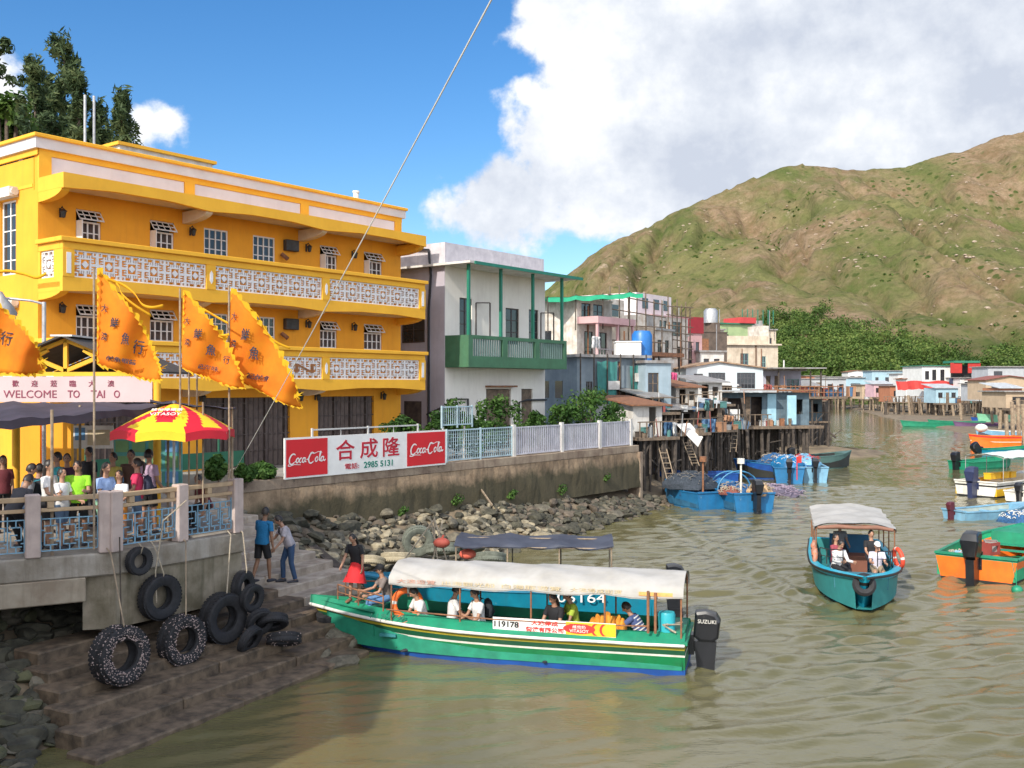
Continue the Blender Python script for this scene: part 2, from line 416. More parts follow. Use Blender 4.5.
def water_mat():
    m = bpy.data.materials.new('murky_water'); m.use_nodes = True; N = m.node_tree.nodes; L = m.node_tree.links; b = N['Principled BSDF']
    tc = N.new('ShaderNodeTexCoord')
    n = N.new('ShaderNodeTexNoise'); n.inputs['Scale'].default_value = .09; n.inputs['Detail'].default_value = 5; L.new(tc.outputs['Object'], n.inputs['Vector'])
    r = N.new('ShaderNodeValToRGB'); r.color_ramp.elements[0].position = .35; r.color_ramp.elements[1].position = .68
    r.color_ramp.elements[0].color = (.105, .098, .040, 1); r.color_ramp.elements[1].color = (.160, .138, .068, 1)
    L.new(n.outputs[0], r.inputs[0]); L.new(r.outputs[0], b.inputs['Base Color'])
    b.inputs['Roughness'].default_value = .05; b.inputs['IOR'].default_value = 1.6
    mp = N.new('ShaderNodeMapping'); mp.inputs['Scale'].default_value = (1.1, 2.0, 1); L.new(tc.outputs['Object'], mp.inputs[0])
    n2 = N.new('ShaderNodeTexNoise'); n2.inputs['Scale'].default_value = 5.5; n2.inputs['Detail'].default_value = 5; n2.inputs['Roughness'].default_value = .55; L.new(mp.outputs[0], n2.inputs['Vector'])
    bp = N.new('ShaderNodeBump'); bp.inputs['Strength'].default_value = .24; bp.inputs['Distance'].default_value = .045
    L.new(n2.outputs[0], bp.inputs['Height']); L.new(bp.outputs[0], b.inputs['Normal'])
    return m
w = grid_obj('water', axis([(-60,-12,3),(-12,26,.1),(26,60,.5),(60,260,5)]), axis([(-60,12,4),(12,34,.085),(34,60,.16),(60,130,.7),(130,400,5)]), zwater, water_mat())
tag(w, kind='structure')

# ---- hill
RID = [(300,372),(420,345),(500,315),(563,275),(600,247),(650,222),(700,198),(740,180),(780,165),(812,160),(842,165),(880,166),(905,165),(930,156),(960,150),(990,138),(1020,129),(1100,108),(1300,90),(1600,200),(1900,340)]
def zhill(X, Y):
    Yr = 760+40*np.sin(X*.006); px = CX+X/Yr*FPX
    sil = np.interp(px, [a for a, b in RID], [b for a, b in RID])
    H = EYE+(HY-sil)/FPX*Yr
    px2 = CX+X/np.maximum(Y, 50)*FPX
    foot = 285+np.clip((700-px2)*.5, 0, 160)
    t = (Y-foot)/(Yr-foot); tt = np.clip(t, -.3, 1)
    prof = np.where(tt > 0, np.clip(tt, 0, 1)**1.18, tt*.3)
    z = H*prof
    # spurs and gullies running down the slope
    u = (X+fbm(X*.012, Y*.012, 3)*90)*.019
    g = 1-np.abs(2*vnoise(u, Y*.0035+3)-1); g2 = 1-np.abs(2*vnoise(u*2.7+8, Y*.008+1)-1)
    env = np.clip(tt, 0, 1)*np.clip((1.02-tt)*4, 0, 1)
    z = z+env*(-(g**3)*40-(g2**4)*18)+env*15
    z = z+(fbm(X*.03, Y*.03, 6, .55)-.5)*26*env
    z = z+(fbm(X*.15, Y*.15, 4, .6)-.5)*5.0*np.clip(tt*4, 0, 1)*np.where(tt > .97, .5, 1)
    z = np.where(Y > Yr, H-(Y-Yr)*.55+(fbm(X*.15, Yr*.15, 4, .6)-.5)*2.5, z)
    return z-2.0
def hill_mat():
    m = bpy.data.materials.new('hill_grass_and_scree'); m.use_nodes = True; N = m.node_tree.nodes; L = m.node_tree.links; b = N['Principled BSDF']
    b.inputs['Roughness'].default_value = .95; b.inputs['Specular IOR Level'].default_value = .1
    tc = N.new('ShaderNodeTexCoord')
    def nz(s, d=6, ro=.6, st=(1, 1, 1)):
        mp = N.new('ShaderNodeMapping'); mp.inputs['Scale'].default_value = st; L.new(tc.outputs['Object'], mp.inputs[0])
        n = N.new('ShaderNodeTexNoise'); n.inputs['Scale'].default_value = s; n.inputs['Detail'].default_value = d; n.inputs['Roughness'].default_value = ro; L.new(mp.outputs[0], n.inputs['Vector']); return n.outputs[0]
    def ramp(v, a, b_, ca, cb):
        r = N.new('ShaderNodeValToRGB'); r.color_ramp.elements[0].position = a; r.color_ramp.elements[1].position = b_
        r.color_ramp.elements[0].color = (*ca, 1); r.color_ramp.elements[1].color = (*cb, 1); L.new(v, r.inputs[0]); return r.outputs[0]
    def mixc(f, a, b_):
        x = N.new('ShaderNodeMix'); x.data_type = 'RGBA'; L.new(f, x.inputs[0]); L.new(a, x.inputs[6])
        if isinstance(b_, tuple): x.inputs[7].default_value = (*b_, 1)
        else: L.new(b_, x.inputs[7])
        return x.outputs[2]
    def mr(v, a, b_, hi=1.0):
        r = N.new('ShaderNodeMapRange'); r.inputs['From Min'].default_value = a; r.inputs['From Max'].default_value = b_; r.inputs['To Max'].default_value = hi; L.new(v, r.inputs['Value']); return r.outputs[0]
    grass = ramp(nz(.02, 8, .65), .35, .62, (.085, .108, .032), (.17, .16, .066))
    earth = ramp(nz(.09, 8, .7), .35, .65, (.18, .11, .065), (.31, .215, .145))
    c = mixc(mr(nz(.013, 9, .68, (1, .6, 1)), .43, .58, .85), grass, earth)
    c = mixc(mr(nz(.05, 9, .75), .60, .68, .75), c, (.40, .31, .23))
    c = mixc(mr(nz(.022, 7, .66, (1.6, .5, .6)), .55, .68, .75), c, (.075, .10, .02))
    # woodland green low down
    sp = N.new('ShaderNodeSeparateXYZ'); L.new(tc.outputs['Object'], sp.inputs[0])
    ad = N.new('ShaderNodeMath'); ad.operation = 'MULTIPLY_ADD'; L.new(nz(.03, 6, .6), ad.inputs[0]); ad.inputs[1].default_value = -60; L.new(sp.outputs[2], ad.inputs[2])
    c = mixc(mr(ad.outputs[0], 2, -16, 1.0), c, (.05, .08, .015))
    c = mixc(mr(nz(.35, 10, .8), .47, .62, .55), c, (.065, .068, .022))
    c = mixc(mr(nz(.7, 10, .8), .60, .66, .5), c, (.36, .28, .20))
    # scattered scrub
    v = N.new('ShaderNodeTexVoronoi'); v.inputs['Scale'].default_value = .16; L.new(tc.outputs['Object'], v.inputs['Vector'])
    gate = N.new('ShaderNodeMath'); gate.operation = 'MULTIPLY'; L.new(mr(v.outputs['Distance'], .32, .22), gate.inputs[0]); L.new(mr(nz(.018, 4, .6), .48, .58), gate.inputs[1])
    c = mixc(gate.outputs[0], c, (.055, .075, .02))
    L.new(c, b.inputs['Base Color'])
    bp = N.new('ShaderNodeBump'); bp.inputs['Strength'].default_value = .9; bp.inputs['Distance'].default_value = 2.2; L.new(nz(.22, 8, .72), bp.inputs['Height']); L.new(bp.outputs[0], b.inputs['Normal'])
    return m
h = grid_obj('hill', axis([(-900,-100,25),(-100,500,2.2),(500,1500,20)]), axis([(150,230,10),(230,830,2.6),(830,1300,30)]), zhill, hill_mat())
tag(h, kind='structure')

# ---- quay: platform and paved land behind the walls (ground level 3 m, front platform 2.8 m)
U = Vector((.604, .797, 0)); V = Vector((.797, -.604, 0)); TH = math.atan2(.797, .604)
SD = Vector((.46, .888, 0)); ND = Vector((.888, -.46, 0))
PL = 2.8
P0 = G(0, 561, PL); P1 = G(117, 552, PL); P2 = G(244, 532, PL)
d01 = (P1-P0).normalized(); PM = P0-d01*9
WA = Vector((-9.6, 29.0, 0)); WB = Vector((6.13, 49.8, 0)); WU = (WB-WA).normalized()
mb = MB()
land = [(WA.x, WA.y), (WB.x, WB.y), (WB.x-1.5, WB.y+6), (14, 78), (22, 100), (30, 122), (34, 150), (55, 238), (80, 300), (-400, 420), (-400, 10), (-24, 12), (-15.5, 26)]
mb.prism(land, 1.2, 3.0, mi=0)
mb.build('quay_pavement', [mat('paving', (.34, .32, .29), (.22, .20, .18), 1.5, .85)])
tag(bpy.data.objects['quay_pavement'], kind='structure')
# quay wall facing the creek
qt = thing('quay_wall', 'long stained brown concrete quay wall above the rubble bank', 'wall', (WA.x, WA.y, 0), math.atan2(WU.y, WU.x))
QL = (WB-WA).length
mb = MB()
n = 160; rows = []; rr = random.Random(6)
for k, (z, y) in enumerate([(1.0, -.32), (1.5, -.27), (1.9, -.24), (2.2, -.2), (2.5, -.17), (2.72, -.155)]):
    rows.append([(QL*i/n, y+rr.uniform(-.035, .035)*(k < 5)+.04*math.sin(i*.21+k), z) for i in range(n+1)])
mb.sheet(rows)
tq = M_quay.copy(); tq.name = 'quay_wall_tide_stained'; N = tq.node_tree.nodes; L = tq.node_tree.links; bq = N['Principled BSDF']; src = bq.inputs['Base Color'].links[0].from_socket
tcq = N.new('ShaderNodeTexCoord'); sq = N.new('ShaderNodeSeparateXYZ'); L.new(tcq.outputs['Object'], sq.inputs[0]); nq = N.new('ShaderNodeTexNoise'); nq.inputs['Scale'].default_value = 1.1; nq.inputs['Detail'].default_value = 8; nq.inputs['Roughness'].default_value = .7; L.new(tcq.outputs['Object'], nq.inputs['Vector'])
aq = N.new('ShaderNodeMath'); aq.operation = 'MULTIPLY_ADD'; L.new(nq.outputs[0], aq.inputs[0]); aq.inputs[1].default_value = 1.3; L.new(sq.outputs[2], aq.inputs[2])
rq = N.new('ShaderNodeMapRange'); rq.inputs['From Min'].default_value = 3.15; rq.inputs['From Max'].default_value = 2.75; rq.inputs['To Max'].default_value = .9; L.new(aq.outputs[0], rq.inputs['Value'])
xq = N.new('ShaderNodeMix'); xq.data_type = 'RGBA'; L.new(rq.outputs[0], xq.inputs[0]); L.new(src, xq.inputs[6]); xq.inputs[7].default_value = (.05, .045, .022, 1); L.new(xq.outputs[2], bq.inputs['Base Color'])
mb.build('wall_face', tq, qt, smooth=60)
mb = MB(); mb.box(-.1, -.16, 2.72, QL+.12, .35, 3.06)
mb.box(QL-.02, -.3, .2, QL+.25, .4, 2.72)
mb.build('coping', mat('coping_concrete', (.36, .28, .20), (.20, .14, .10), 1.5, .9, bump=.5, streak=.7, stain=(.10, .06, .04)), qt, bevel=.02)

# ---- landing platform
plat = thing('landing_platform', 'stained concrete landing platform hung with black tyres', 'platform', (0, 0, 0))
back = [(-24, 12), (-15.5, 26), (WA.x-.3, WA.y+.3), (-8.6, 27.2)]
poly = [(PM.x, PM.y), (P0.x, P0.y), (P1.x, P1.y), (P2.x, P2.y)]+[back[3], back[2], back[1], back[0]]
mb = MB(); mb.prism(poly, PL-.44, PL)
mb.build('deck_slab', mat('slab_concrete', (.34, .31, .27), (.20, .17, .13), 1.6, .88, bump=.5, bscale=14, streak=.6, stain=(.10, .075, .05)), plat, bevel=.03)
# retaining wall under the right half
inn = Vector((-.80, .60, 0))*.06
a = P1+(P1-P0).normalized()*(-.42); pw = [(a.x-.25, a.y+.1), (P1.x-.05, P1.y+.06), (P2.x-.06, P2.y+.02), (-8.65, 27.2), (-11.8, 27.5)]
mb = MB(); mb.prism(pw, 1.32, PL-.44)
mb.build('retaining_wall', mat('retaining_concrete', (.28, .24, .18), (.13, .11, .07), 1.8, .9, bump=.6, bscale=12, streak=.7, stain=(.06, .055, .03)), plat)
mb = MB()
nw = Vector((-.80, .60, 0)); lw2 = [(a.x-.1, a.y+.9), (P1.x-.9, P1.y+.75), (P2.x-.75, P2.y+.55), (-8.75, 27.1), (-11.7, 27.4)]
mb = MB(); mb.prism(lw2, -.6, 1.32); mb.build('footing', M_concd, plat)
o1 = Vector((-.45, .75, 0))*.22
b0 = PM+o1; b1 = P1+(P0-P1).normalized()*.55+o1
mb.beam((b0.x, b0.y, PL-.67), (b1.x, b1.y, PL-.67), .40, .46)
mb.build('cross_beam', mat('beam_concrete', (.36, .31, .24), (.24, .19, .14), 2, .9, streak=.5), plat, bevel=.02)
mb = MB(); mb.box(-18, 21.5, -.5, -10.2, 22.0, 2.3); mb.build('rear_wall', M_concd, plat)
for (x, y) in ((-13.5, 17.6), (-11.2, 21.0)):
    mb = MB(); mb.box(x, y, -.6, x+.5, y+.5, PL-.45); mb.build('pier', M_concd, plat, bevel=.02)

# ---- landing steps
st = thing('landing_steps', 'wet concrete landing steps going down into the creek', 'steps', (0, 0, 0))
def NS(n_, s_, z): return ND*n_+SD*s_+Vector((0, 0, z))
NK = 14
def stepedge(k): return -13.1-.60*k
def stepz(k): return .10+.2*k
for k in range(NK):
    s0 = 11.0+.25*k if k <= 5 else 16.4
    s1 = 19.3+min(k, 5)*.5 if k < 9 else 22.2
    if k == 0: s1 = 18.4
    pts = []
    mb = MB()
    nf, nb_ = stepedge(k), stepedge(k+1)-.12
    segs = 9
    cuts = [s0+(s1-s0)*i/segs for i in range(segs+1)]
    # worn, slightly uneven front edge in slabs with open joints
    i = s0; rr = random.Random(k*31)
    while i < s1-.2:
        ln = min(rr.uniform(2.2, 3.6), s1-i); j = rr.uniform(-.02, .02); dz = rr.uniform(-.012, .012)
        A = NS(nf+j, i+.008, 0); B = NS(nf+j, i+ln-.008, 0); C = NS(nb_, i+ln-.008, 0); D = NS(nb_, i+.008, 0)
        z1 = stepz(k)+dz; z0 = z1-.34 if k else -.7
        mb.add([(p.x, p.y, z0) for p in (A, B, C, D)]+[(p.x, p.y, z1) for p in (A, B, C, D)],
               [(3,2,1,0),(4,5,6,7),(0,1,5,4),(1,2,6,5),(2,3,7,6),(3,0,4,7)])
        i += ln
        if k in (4, 5) and i >= 16.4 and s0 < 16: mb.build('tread', M_concd, st, bevel=.03); mb = MB(); s0 = 17
    mb.build('tread', M_concd if (k <= 3 or i < 16.4) else M_step, st, bevel=.03)
def on_steps(px, py):
    """a point of the stairs seen at this pixel of the photograph"""
    for k in range(NK):
        p = G(px, py, stepz(k)); n_ = p.dot(ND)
        if stepedge(k) >= n_ > stepedge(k+1): return p
    for k in range(NK):
        p = G(px, py, stepz(k)); n_ = p.dot(ND)
        if abs(n_-stepedge(k)) < .5: return p
    return G(px, py, 1.2)
# ================================================================ yellow guesthouse
M_yel = mat('yellow_render', (.87, .385, .022), (.79, .335, .018), .8, .8, bump=.15, bscale=40, streak=.28, stain=(.50, .20, .03))
M_yel2 = mat('yellow_trim', (.86, .45, .03), (.78, .39, .025), 1.2, .75, streak=.12, stain=(.45, .2, .02))
M_lat = mat('lattice_white', (.80, .78, .76), (.68, .66, .66), 2, .65)
M_sof = mat('soffit_cream', (.72, .62, .48), (.60, .48, .34), 1.0, .8)
M_lead = mat('lamp_black_iron', (.03, .03, .03), None, 3, .5)
M_shut = mat('brown_folding_shutter', (.125, .095, .085), (.075, .055, .05), 4, .55, metal=.3, streak=.3)
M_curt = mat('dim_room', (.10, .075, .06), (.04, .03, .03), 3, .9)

YO = Vector((-14.44, 30.46, 3.0))
yb = thing('guesthouse', 'yellow three storey guesthouse with white lattice balconies', 'building', YO, TH)
def mk(O, u, inw):
    def fx(px, y=0.0): return onray(px, (O.x+inw[0]*y, O.y+inw[1]*y), u)
    def fz(px, py, y=0.0):
        t = fx(px, y); d = O.y+inw[1]*y+u[1]*t
        return EYE-(py-HY)/FPX*d-O.z
    return fx, fz
fx, fz = mk(YO, (.604, .797), (-.797, .604))
YL = 15.95; BY = -1.43
wins3 = [(76,101,'awn'),(150,174,'awn'),(204,228,'case'),(253,275,'case'),(320,337,'awn'),(364,382,'awn')]
holes = []
for zo in (7.5, 4.5):
    for (a, b, k) in wins3: holes.append((fx(a), zo, fx(b), zo+1.08))
shx = [(62, 148), (203, 290), (318, 374)]
for (a, b) in shx: holes.append((fx(a), 0.0, fx(b), 2.58))
mb = MB(); mb.wall(0, YL, 0, 9.0, 0, .25, holes)
# left flank with a tall window, right flank, back
mb2 = MB(); 
lw = (1.35, 6.5, 2.35, 8.85)
F = MB(); F.wall(0.25, 12, 0, 10.0, 0, .25, [lw, (4.5, 6.5, 5.8, 8.85), (1.35, 3.3, 2.35, 5.4)])
for (x, y, z) in F.v: mb.v.append((y, x, z))
o_ = len(mb.v)-len(F.v)
for f in F.f: mb.f.append(tuple(q+o_ for q in reversed(f))); mb.m.append(0)
mb.box(YL-.25, .25, 0, YL, 12, 10.0); mb.box(0.25, 11.75, 0, YL-.25, 12, 10.0)
mb.box(0.02, 0.02, 9.0, YL-.02, .25, 10.05)
mb.build('wall', M_yel, yb)
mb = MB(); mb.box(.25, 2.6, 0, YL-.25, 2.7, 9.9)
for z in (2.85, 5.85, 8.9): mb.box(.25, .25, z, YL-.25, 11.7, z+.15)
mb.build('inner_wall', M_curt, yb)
def window(par, x0, z0, x1, z1, y, fm, nx=2, nz=2, t=.05, depth=.06, glass=None, split=True, sash=None):
    f = MB(); w = x1-x0
    f.box(x0, y, z0, x1, y+depth, z0+t); f.box(x0, y, z1-t, x1, y+depth, z1)
    f.box(x0, y, z0+t, x0+t, y+depth, z1-t); f.box(x1-t, y, z0+t, x1, y+depth, z1-t)
    for i in range(1, nx):
        xx = x0+w*i/nx; f.box(xx-t*.45, y+.005, z0+t, xx+t*.45, y+depth-.01, z1-t)
    for j in range(1, nz):
        zz = z0+(z1-z0)*j/nz; f.box(x0+t, y+.012, zz-t*.3, x1-t, y+depth-.02, zz+t*.3)
    o = f.build('window', fm, par)
    g = MB(); g.box(x0+t*.9, y+depth*.5, z0+t*.9, x1-t*.9, y+depth*.5+.012, z1-t*.9)
    g.build('pane', glass or M_glass, o)
    return o
for zo in (7.5, 4.5):
    for (a, b, k) in wins3:
        x0, x1 = fx(a), fx(b)
        if k == 'case':
            o = window(yb, x0, zo, x1, zo+1.08, .03, M_white, 4, 3, .055)
        else:
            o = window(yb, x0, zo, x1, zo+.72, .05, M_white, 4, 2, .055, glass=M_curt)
            # top-hung sash pushed open
            s = MB(); w = x1-x0; ang = R(38)
            def q(u_, v_): return (x0+u_*w, .03-v_*math.sin(ang)*.42, zo+1.06-v_*math.cos(ang)*.42)
            for (u0, v0, u1, v1) in ((0,0,1,.12),(0,.88,1,1),(0,0,.05,1),(.95,0,1,1),(.23,0,.27,1),(.48,0,.52,1),(.73,0,.77,1),(0,.46,1,.54)):
                p = [Vector(q(u0, v0)), Vector(q(u1, v0)), Vector(q(u1, v1)), Vector(q(u0, v1))]; nn = Vector((0, -math.cos(ang), -math.sin(ang)))*-.03
                s.add([*p, *[pp+nn for pp in p]], [(0,1,2,3),(7,6,5,4),(0,4,5,1),(1,5,6,2),(2,6,7,3),(3,7,4,0)])
            s.build('awning_sash', M_white, o)
            if zo > 5:
                s = MB(); s.beam((x0+.03, .0, zo+.36), (x0-.0+.06, -.28, zo+.36), .03, .7); s.build('open_casement', M_white, o)
# flank window
def swap(o): o.rotation_euler = (0, 0, R(90)); return o
for (y0, z0, y1, z1) in (lw, (4.5, 6.5, 5.8, 8.85), (1.35, 3.3, 2.35, 5.4)):
    o = window(yb, -y1, z0, -y0, z1, .08, M_white, 2, 5, .06); o.rotation_euler = (0, 0, R(-90))
for z in (8.9, 5.45):
    s = MB(); s.box(-.28, 1.2, z, .0, 2.5, z+.3); s.cyl((-.14, 1.2, z+.15), (-.14, 1.12, z+.15), .12); s.build('shutter_box', M_whited, yb)
# balconies
bays = [0.0, fx(211, BY)-0, fx(326, BY), YL]
bays = [0.0, fx(211, BY), fx(326, BY), YL]
PW = .36
latm = MB()
def lattice():
    L_ = MB(); s = 1.0
    def bar(x0, z0, x1, z1): L_.box(x0, -.03, z0, x1, .03, z1)
    w = .055
    bar(0, 0, 1, w); bar(0, 1-w, 1, 1); bar(0, w, w, 1-w); bar(1-w, w, 1, 1-w)
    # ring, cross and corner pieces
    for (a, b) in ((.26, .26+w), (.74-w, .74)):
        bar(.26, a, .74, b); bar(a, .26+w, b, .74-w)
    for c in (.5,):
        bar(c-w*.9, w, c+w*.9, .26); bar(c-w*.9, .74, c+w*.9, 1-w); bar(w, c-w*.9, .26, c+w*.9); bar(.74, c-w*.9, 1-w, c+w*.9)
    L_.prism([(.5,.36),(.64,.5),(.5,.64),(.36,.5)], -.03, .03, 'y')
    for (sx, sz) in ((0,0),(1,0),(0,1),(1,1)):
        X = lambda t: t if sx == 0 else 1-t
        Z = lambda t: t if sz == 0 else 1-t
        def b2(x0, z0, x1, z1): bar(min(X(x0), X(x1)), min(Z(z0), Z(z1)), max(X(x0), X(x1)), max(Z(z0), Z(z1)))
        b2(.15, w, .15+w, .15+w); b2(w, .15, .15, .15+w); b2(.15, .26, .26, .26+w*.9); b2(.26, .15, .26+w*.9, .26); b2(.36,.15,.36+w*.8,.26); b2(.15,.36,.26,.36+w*.8)
    L_.box(.0, .01, .0, .001, .012, .001)
    return L_
LAT = lattice().build('lattice_panel', M_lat, yb)
first = [True]
def put_lat(x, y, z, w, h_, rz=0):
    if first[0]: o = LAT; first[0] = False
    else: o = LAT.copy(); col.objects.link(o)
    o.parent = yb; o.location = (x, y, z); o.scale = (w, 1.2, h_); o.rotation_euler = (0, 0, rz)
for zb in (5.84, 2.84):
    fa = MB()
    # slab with a gently arched lower edge between the brackets
    for i in range(3):
        x0, x1 = bays[i], bays[i+1]; n = 12; rows = []
        top = [(x0+(x1-x0)*k/n) for k in range(n+1)]
        low = [zb-.02+.10*min(1, 3.2*min(k/n, 1-k/n)) for k in range(n+1)]
        poly = [(top[k], low[k]) for k in range(n+1)]+[(x1, zb+.42), (x0, zb+.42)]
        fa.prism(poly, BY, BY+.16, 'y')
    fa.box(0, BY+.16, zb+.12, YL, -.003, zb+.27)
    fa.box(0, BY+.16, zb, .16, -.003, zb+.42); fa.box(YL-.16, BY+.16, zb, YL, -.003, zb+.42)
    fa.build('balcony_slab', M_yel2, yb)
    ra = MB()
    ra.box(0, BY+.0, zb+1.24, YL, BY+.16, zb+1.46); ra.box(-.1, BY-.1, zb+1.46, YL+.1, BY+.24, zb+1.60)
    ra.box(0, BY+.16, zb+1.24, .16, -.003, zb+1.46); ra.box(-.1, BY+.24, zb+1.46, .22, -.003, zb+1.60)
    ra.box(YL-.16, BY+.16, zb+1.24, YL, -.003, zb+1.46); ra.box(YL-.22, BY+.24, zb+1.46, YL+.1, -.003, zb+1.60)
    ra.build('balcony_rail', M_yel2, yb, bevel=.015)
    for i in range(4):
        x = bays[i]-PW/2
        if i == 0: x = 0
        if i == 3: x = YL-PW
        p = MB(); p.box(x, BY-.02, zb+.42, x+PW, BY+.2, zb+1.24)
        o = p.build('balcony_post', M_yel2, yb)
        p = MB(); cx = x+PW/2
        if i in (0, 3): p.box(cx-.07, BY-.035, zb+.52, cx+.07, BY-.022, zb+1.14)
        else: p.prism([(cx, zb+.6), (cx+.06, zb+.7), (cx+.06, zb+.95), (cx, zb+1.05), (cx-.06, zb+.95), (cx-.06, zb+.7)], BY-.035, BY-.022, 'y')
        p.build('inlay', M_lat, o)
    for i in range(3):
        a = bays[i]+(PW if i == 0 else PW/2); b = bays[i+1]-(PW if i == 2 else PW/2); w = (b-a)/6
        for k in range(6): put_lat(a+w*k, BY+.09, zb+.42, w, .82)
    put_lat(.09, -.12, zb+.42, .80, .82, R(-90)); put_lat(YL-.09, -.12, zb+.42, .80, .82, R(-90))
    for xx in (0.0, YL-.14):
        p = MB(); p.box(xx, -.12, zb+.42, xx+.14, -.003, zb+1.24); p.build('balcony_post', M_yel2, yb); p = MB(); p.box(xx, -1.23, zb+.42, xx+.14, -.92, zb+1.24); p.build('balcony_post', M_yel2, yb)
    s = MB(); s.box(.17, BY+.17, zb+.08, YL-.17, -.004, zb+.118); s.build('soffit', M_sof, yb)
# brackets
for zb in (8.9, 5.92, 2.92):
    for i in range(4):
        x = min(max(bays[i]-.13, .005), YL-.265)
        pf = [(-.003, zb+.1)]+[(-.003-1.38*math.sin(R(a)), zb-.30+.30*(1-math.cos(R(a)))) for a in range(0, 91, 15)]+[(BY+.05, zb+.1)]
        p = MB(); p.prism(pf, x, x+.26, 'x'); p.build('bracket', M_sof if 0 < i < 3 else M_yel2, yb)
# roof canopy, parapet, cornice
c = MB()
for i in range(3):
    x0, x1 = bays[i], bays[i+1]; n = 12
    poly = [(x0+(x1-x0)*k/n, 8.88+.12*min(1, 3.2*min(k/n, 1-k/n))) for k in range(n+1)]+[(x1, 9.34), (x0, 9.34)]
    c.prism(poly, BY-.05, BY+.12, 'y')
c.box(0, BY+.12, 9.14, YL, -.003, 9.34); c.box(0, BY+.12, 8.9, .15, -.003, 9.14); c.box(YL-.15, BY+.12, 8.9, YL, -.003, 9.14)
c.build('roof_canopy', M_yel2, yb)
s = MB(); s.box(.16, BY+.13, 9.08, YL-.16, -.004, 9.137); s.build('soffit', M_sof, yb)
pbay = [0.0, fx(189), fx(304), YL]
p = MB()
p.box(-.03, -.05, 10.05, YL+.03, .02, 10.24); p.box(-.05, -.05, 10.05, .02, 12, 10.24)
for x in pbay: 
    xx = min(max(x-.2, 0), YL-.4); p.box(xx, -.06, 9.34, xx+.4, .02, 10.05)
p.box(-.02, .3, 9.1, .0, 12, 9.2)
p.build('parapet_frame', M_yel2, yb)
p = MB(); p.box(-.22, -.22, 10.56, YL+.25, .4, 10.68); p.box(-.22, .4, 10.56, .4, 12.2, 10.68); p.box(YL-.3, .4, 10.56, YL+.25, 12.2, 10.68); p.box(.4, 11.9, 10.56, YL-.3, 12.2, 10.68)
p.build('cornice_cap', M_yel2, yb, bevel=.02)
p = MB(); p.box(-.14, -.14, 10.24, YL+.17, .26, 10.56); p.box(-.14, .26, 10.24, .26, 12.1, 10.56); p.box(YL-.2, .26, 10.24, YL+.17, 12.1, 10.56)
p.build('cornice_cove', mat('cove_lilac_white', (.70, .66, .66), (.60, .56, .56), 1, .7), yb)
for i in range(3):
    a = pbay[i]+(.42 if i == 0 else .22); b = pbay[i+1]-(.42 if i == 2 else .22)
    p = MB(); p.box(a, -.02, 9.36, b, .015, 10.04); p.build('parapet_panel', mat('panel_lilac_white', (.70, .67, .72), (.60, .57, .62), .8, .7, streak=.2, stain=(.5, .42, .36)), yb)
p = MB(); p.box(.3, .3, 9.9, YL-.3, 11.8, 10.0); p.build('roof', M_conc, yb)
# penthouse
fy = 4.2; TZ = fz(118, 142, 4.2)-.43; xa = fx(118, fy); xb = fx(209, fy)
p = MB(); p.box(xa+.25, fy+.25, 10.0, xb-.25, fy+3.6, TZ); p.build('stair_tower', M_whited, yb)
p = MB(); p.box(xa-.0, fy-.1, TZ, xb+.1, fy+4.2, TZ+.31); p.build('tower_roof', M_whited, yb)
p = MB(); p.box(xa-.12, fy-.22, TZ+.31, xb+.22, fy+4.3, TZ+.43); p.build('tower_roof_edge', M_yel2, yb)
for (px, yt) in ((85, 95), (94, 96)):
    t = fx(px, 5.0); mb = MB(); zt = fz(px, yt, 5.0); mb.cyl((t, 5.0, 10.0), (t, 5.0, zt), .05, 8); mb.build('antenna_pole', M_metal, yb)
t = fx(356, 1.2); mb = MB(); mb.cyl((t, 1.2, 10.0), (t, 1.2, fz(356, 192, 1.2)), .12, 12); mb.cyl((t, 1.2, fz(356, 193, 1.2)), (t, 1.2, fz(356, 191, 1.2)), .15, 12); mb.build('vent_pipe', M_white, yb)
# shutters
for (a, b) in shx:
    x0, x1 = fx(a), fx(b); s = MB(); n = int((x1-x0)/.22)
    for i in range(n):
        xx = x0+(x1-x0)*i/n; w = (x1-x0)/n; s.add([(xx,.12,0),(xx+w/2,.05,0),(xx+w,.12,0),(xx,.12,2.57),(xx+w/2,.05,2.57),(xx+w,.12,2.57)], [(0,1,4,3),(1,2,5,4)])
    for z in (.6, 1.2, 1.8, 2.35): s.box(x0, .035, z, x1, .06, z+.035)
    for i in range(0, n, 4): xx = x0+(x1-x0)*i/n; s.box(xx, .03, 0, xx+.07, .1, 2.57)
    s.build('folding_shutter', M_shut, yb)
# wall lanterns, air conditioners
def lantern(x, z):
    l = MB(); l.box(x-.03, -.03, z-.12, x+.03, -.002, z+.16); l.tube([(x, -.02, z+.14), (x, -.14, z+.2), (x, -.2, z+.12)], .018, 6)
    l.lathe((x, -.2, z-.16), (0, 0, 1), [(.0, 0), (.06, .02), (.09, .2), (.12, .21), (.02, .3), (0, .3)], 8); return l
for zo in (8.35, 5.4):
    for px in (60, 190, 306, 352): 
        lantern(fx(px), zo).build('wall_lantern', M_lead, yb)
for px in (298, 315, 381, 200):
    lantern(fx(px), 2.72-.15).build('wall_lantern', M_lead, yb)
for zo in (8.15, 5.15):
    x0 = fx(283); l = MB(); l.box(x0, -.22, zo, x0+.62, -.002, zo+.42); l.build('air_conditioner', mat('dark_grille', (.06, .06, .06), (.03, .03, .03), 5, .6), yb, bevel=.02)
    l = MB(); l.cyl((x0-.15, -.1, zo-.15), (x0-.02, -.3, zo-.35), .08, 8); l.build('spotlight', M_rust, yb)
text('A N', yb, (fx(290, BY), BY+.015, 3.66), .5, mat('letter_orange_brown', (.30, .12, .04)), width=2.3, name='balcony_letters')

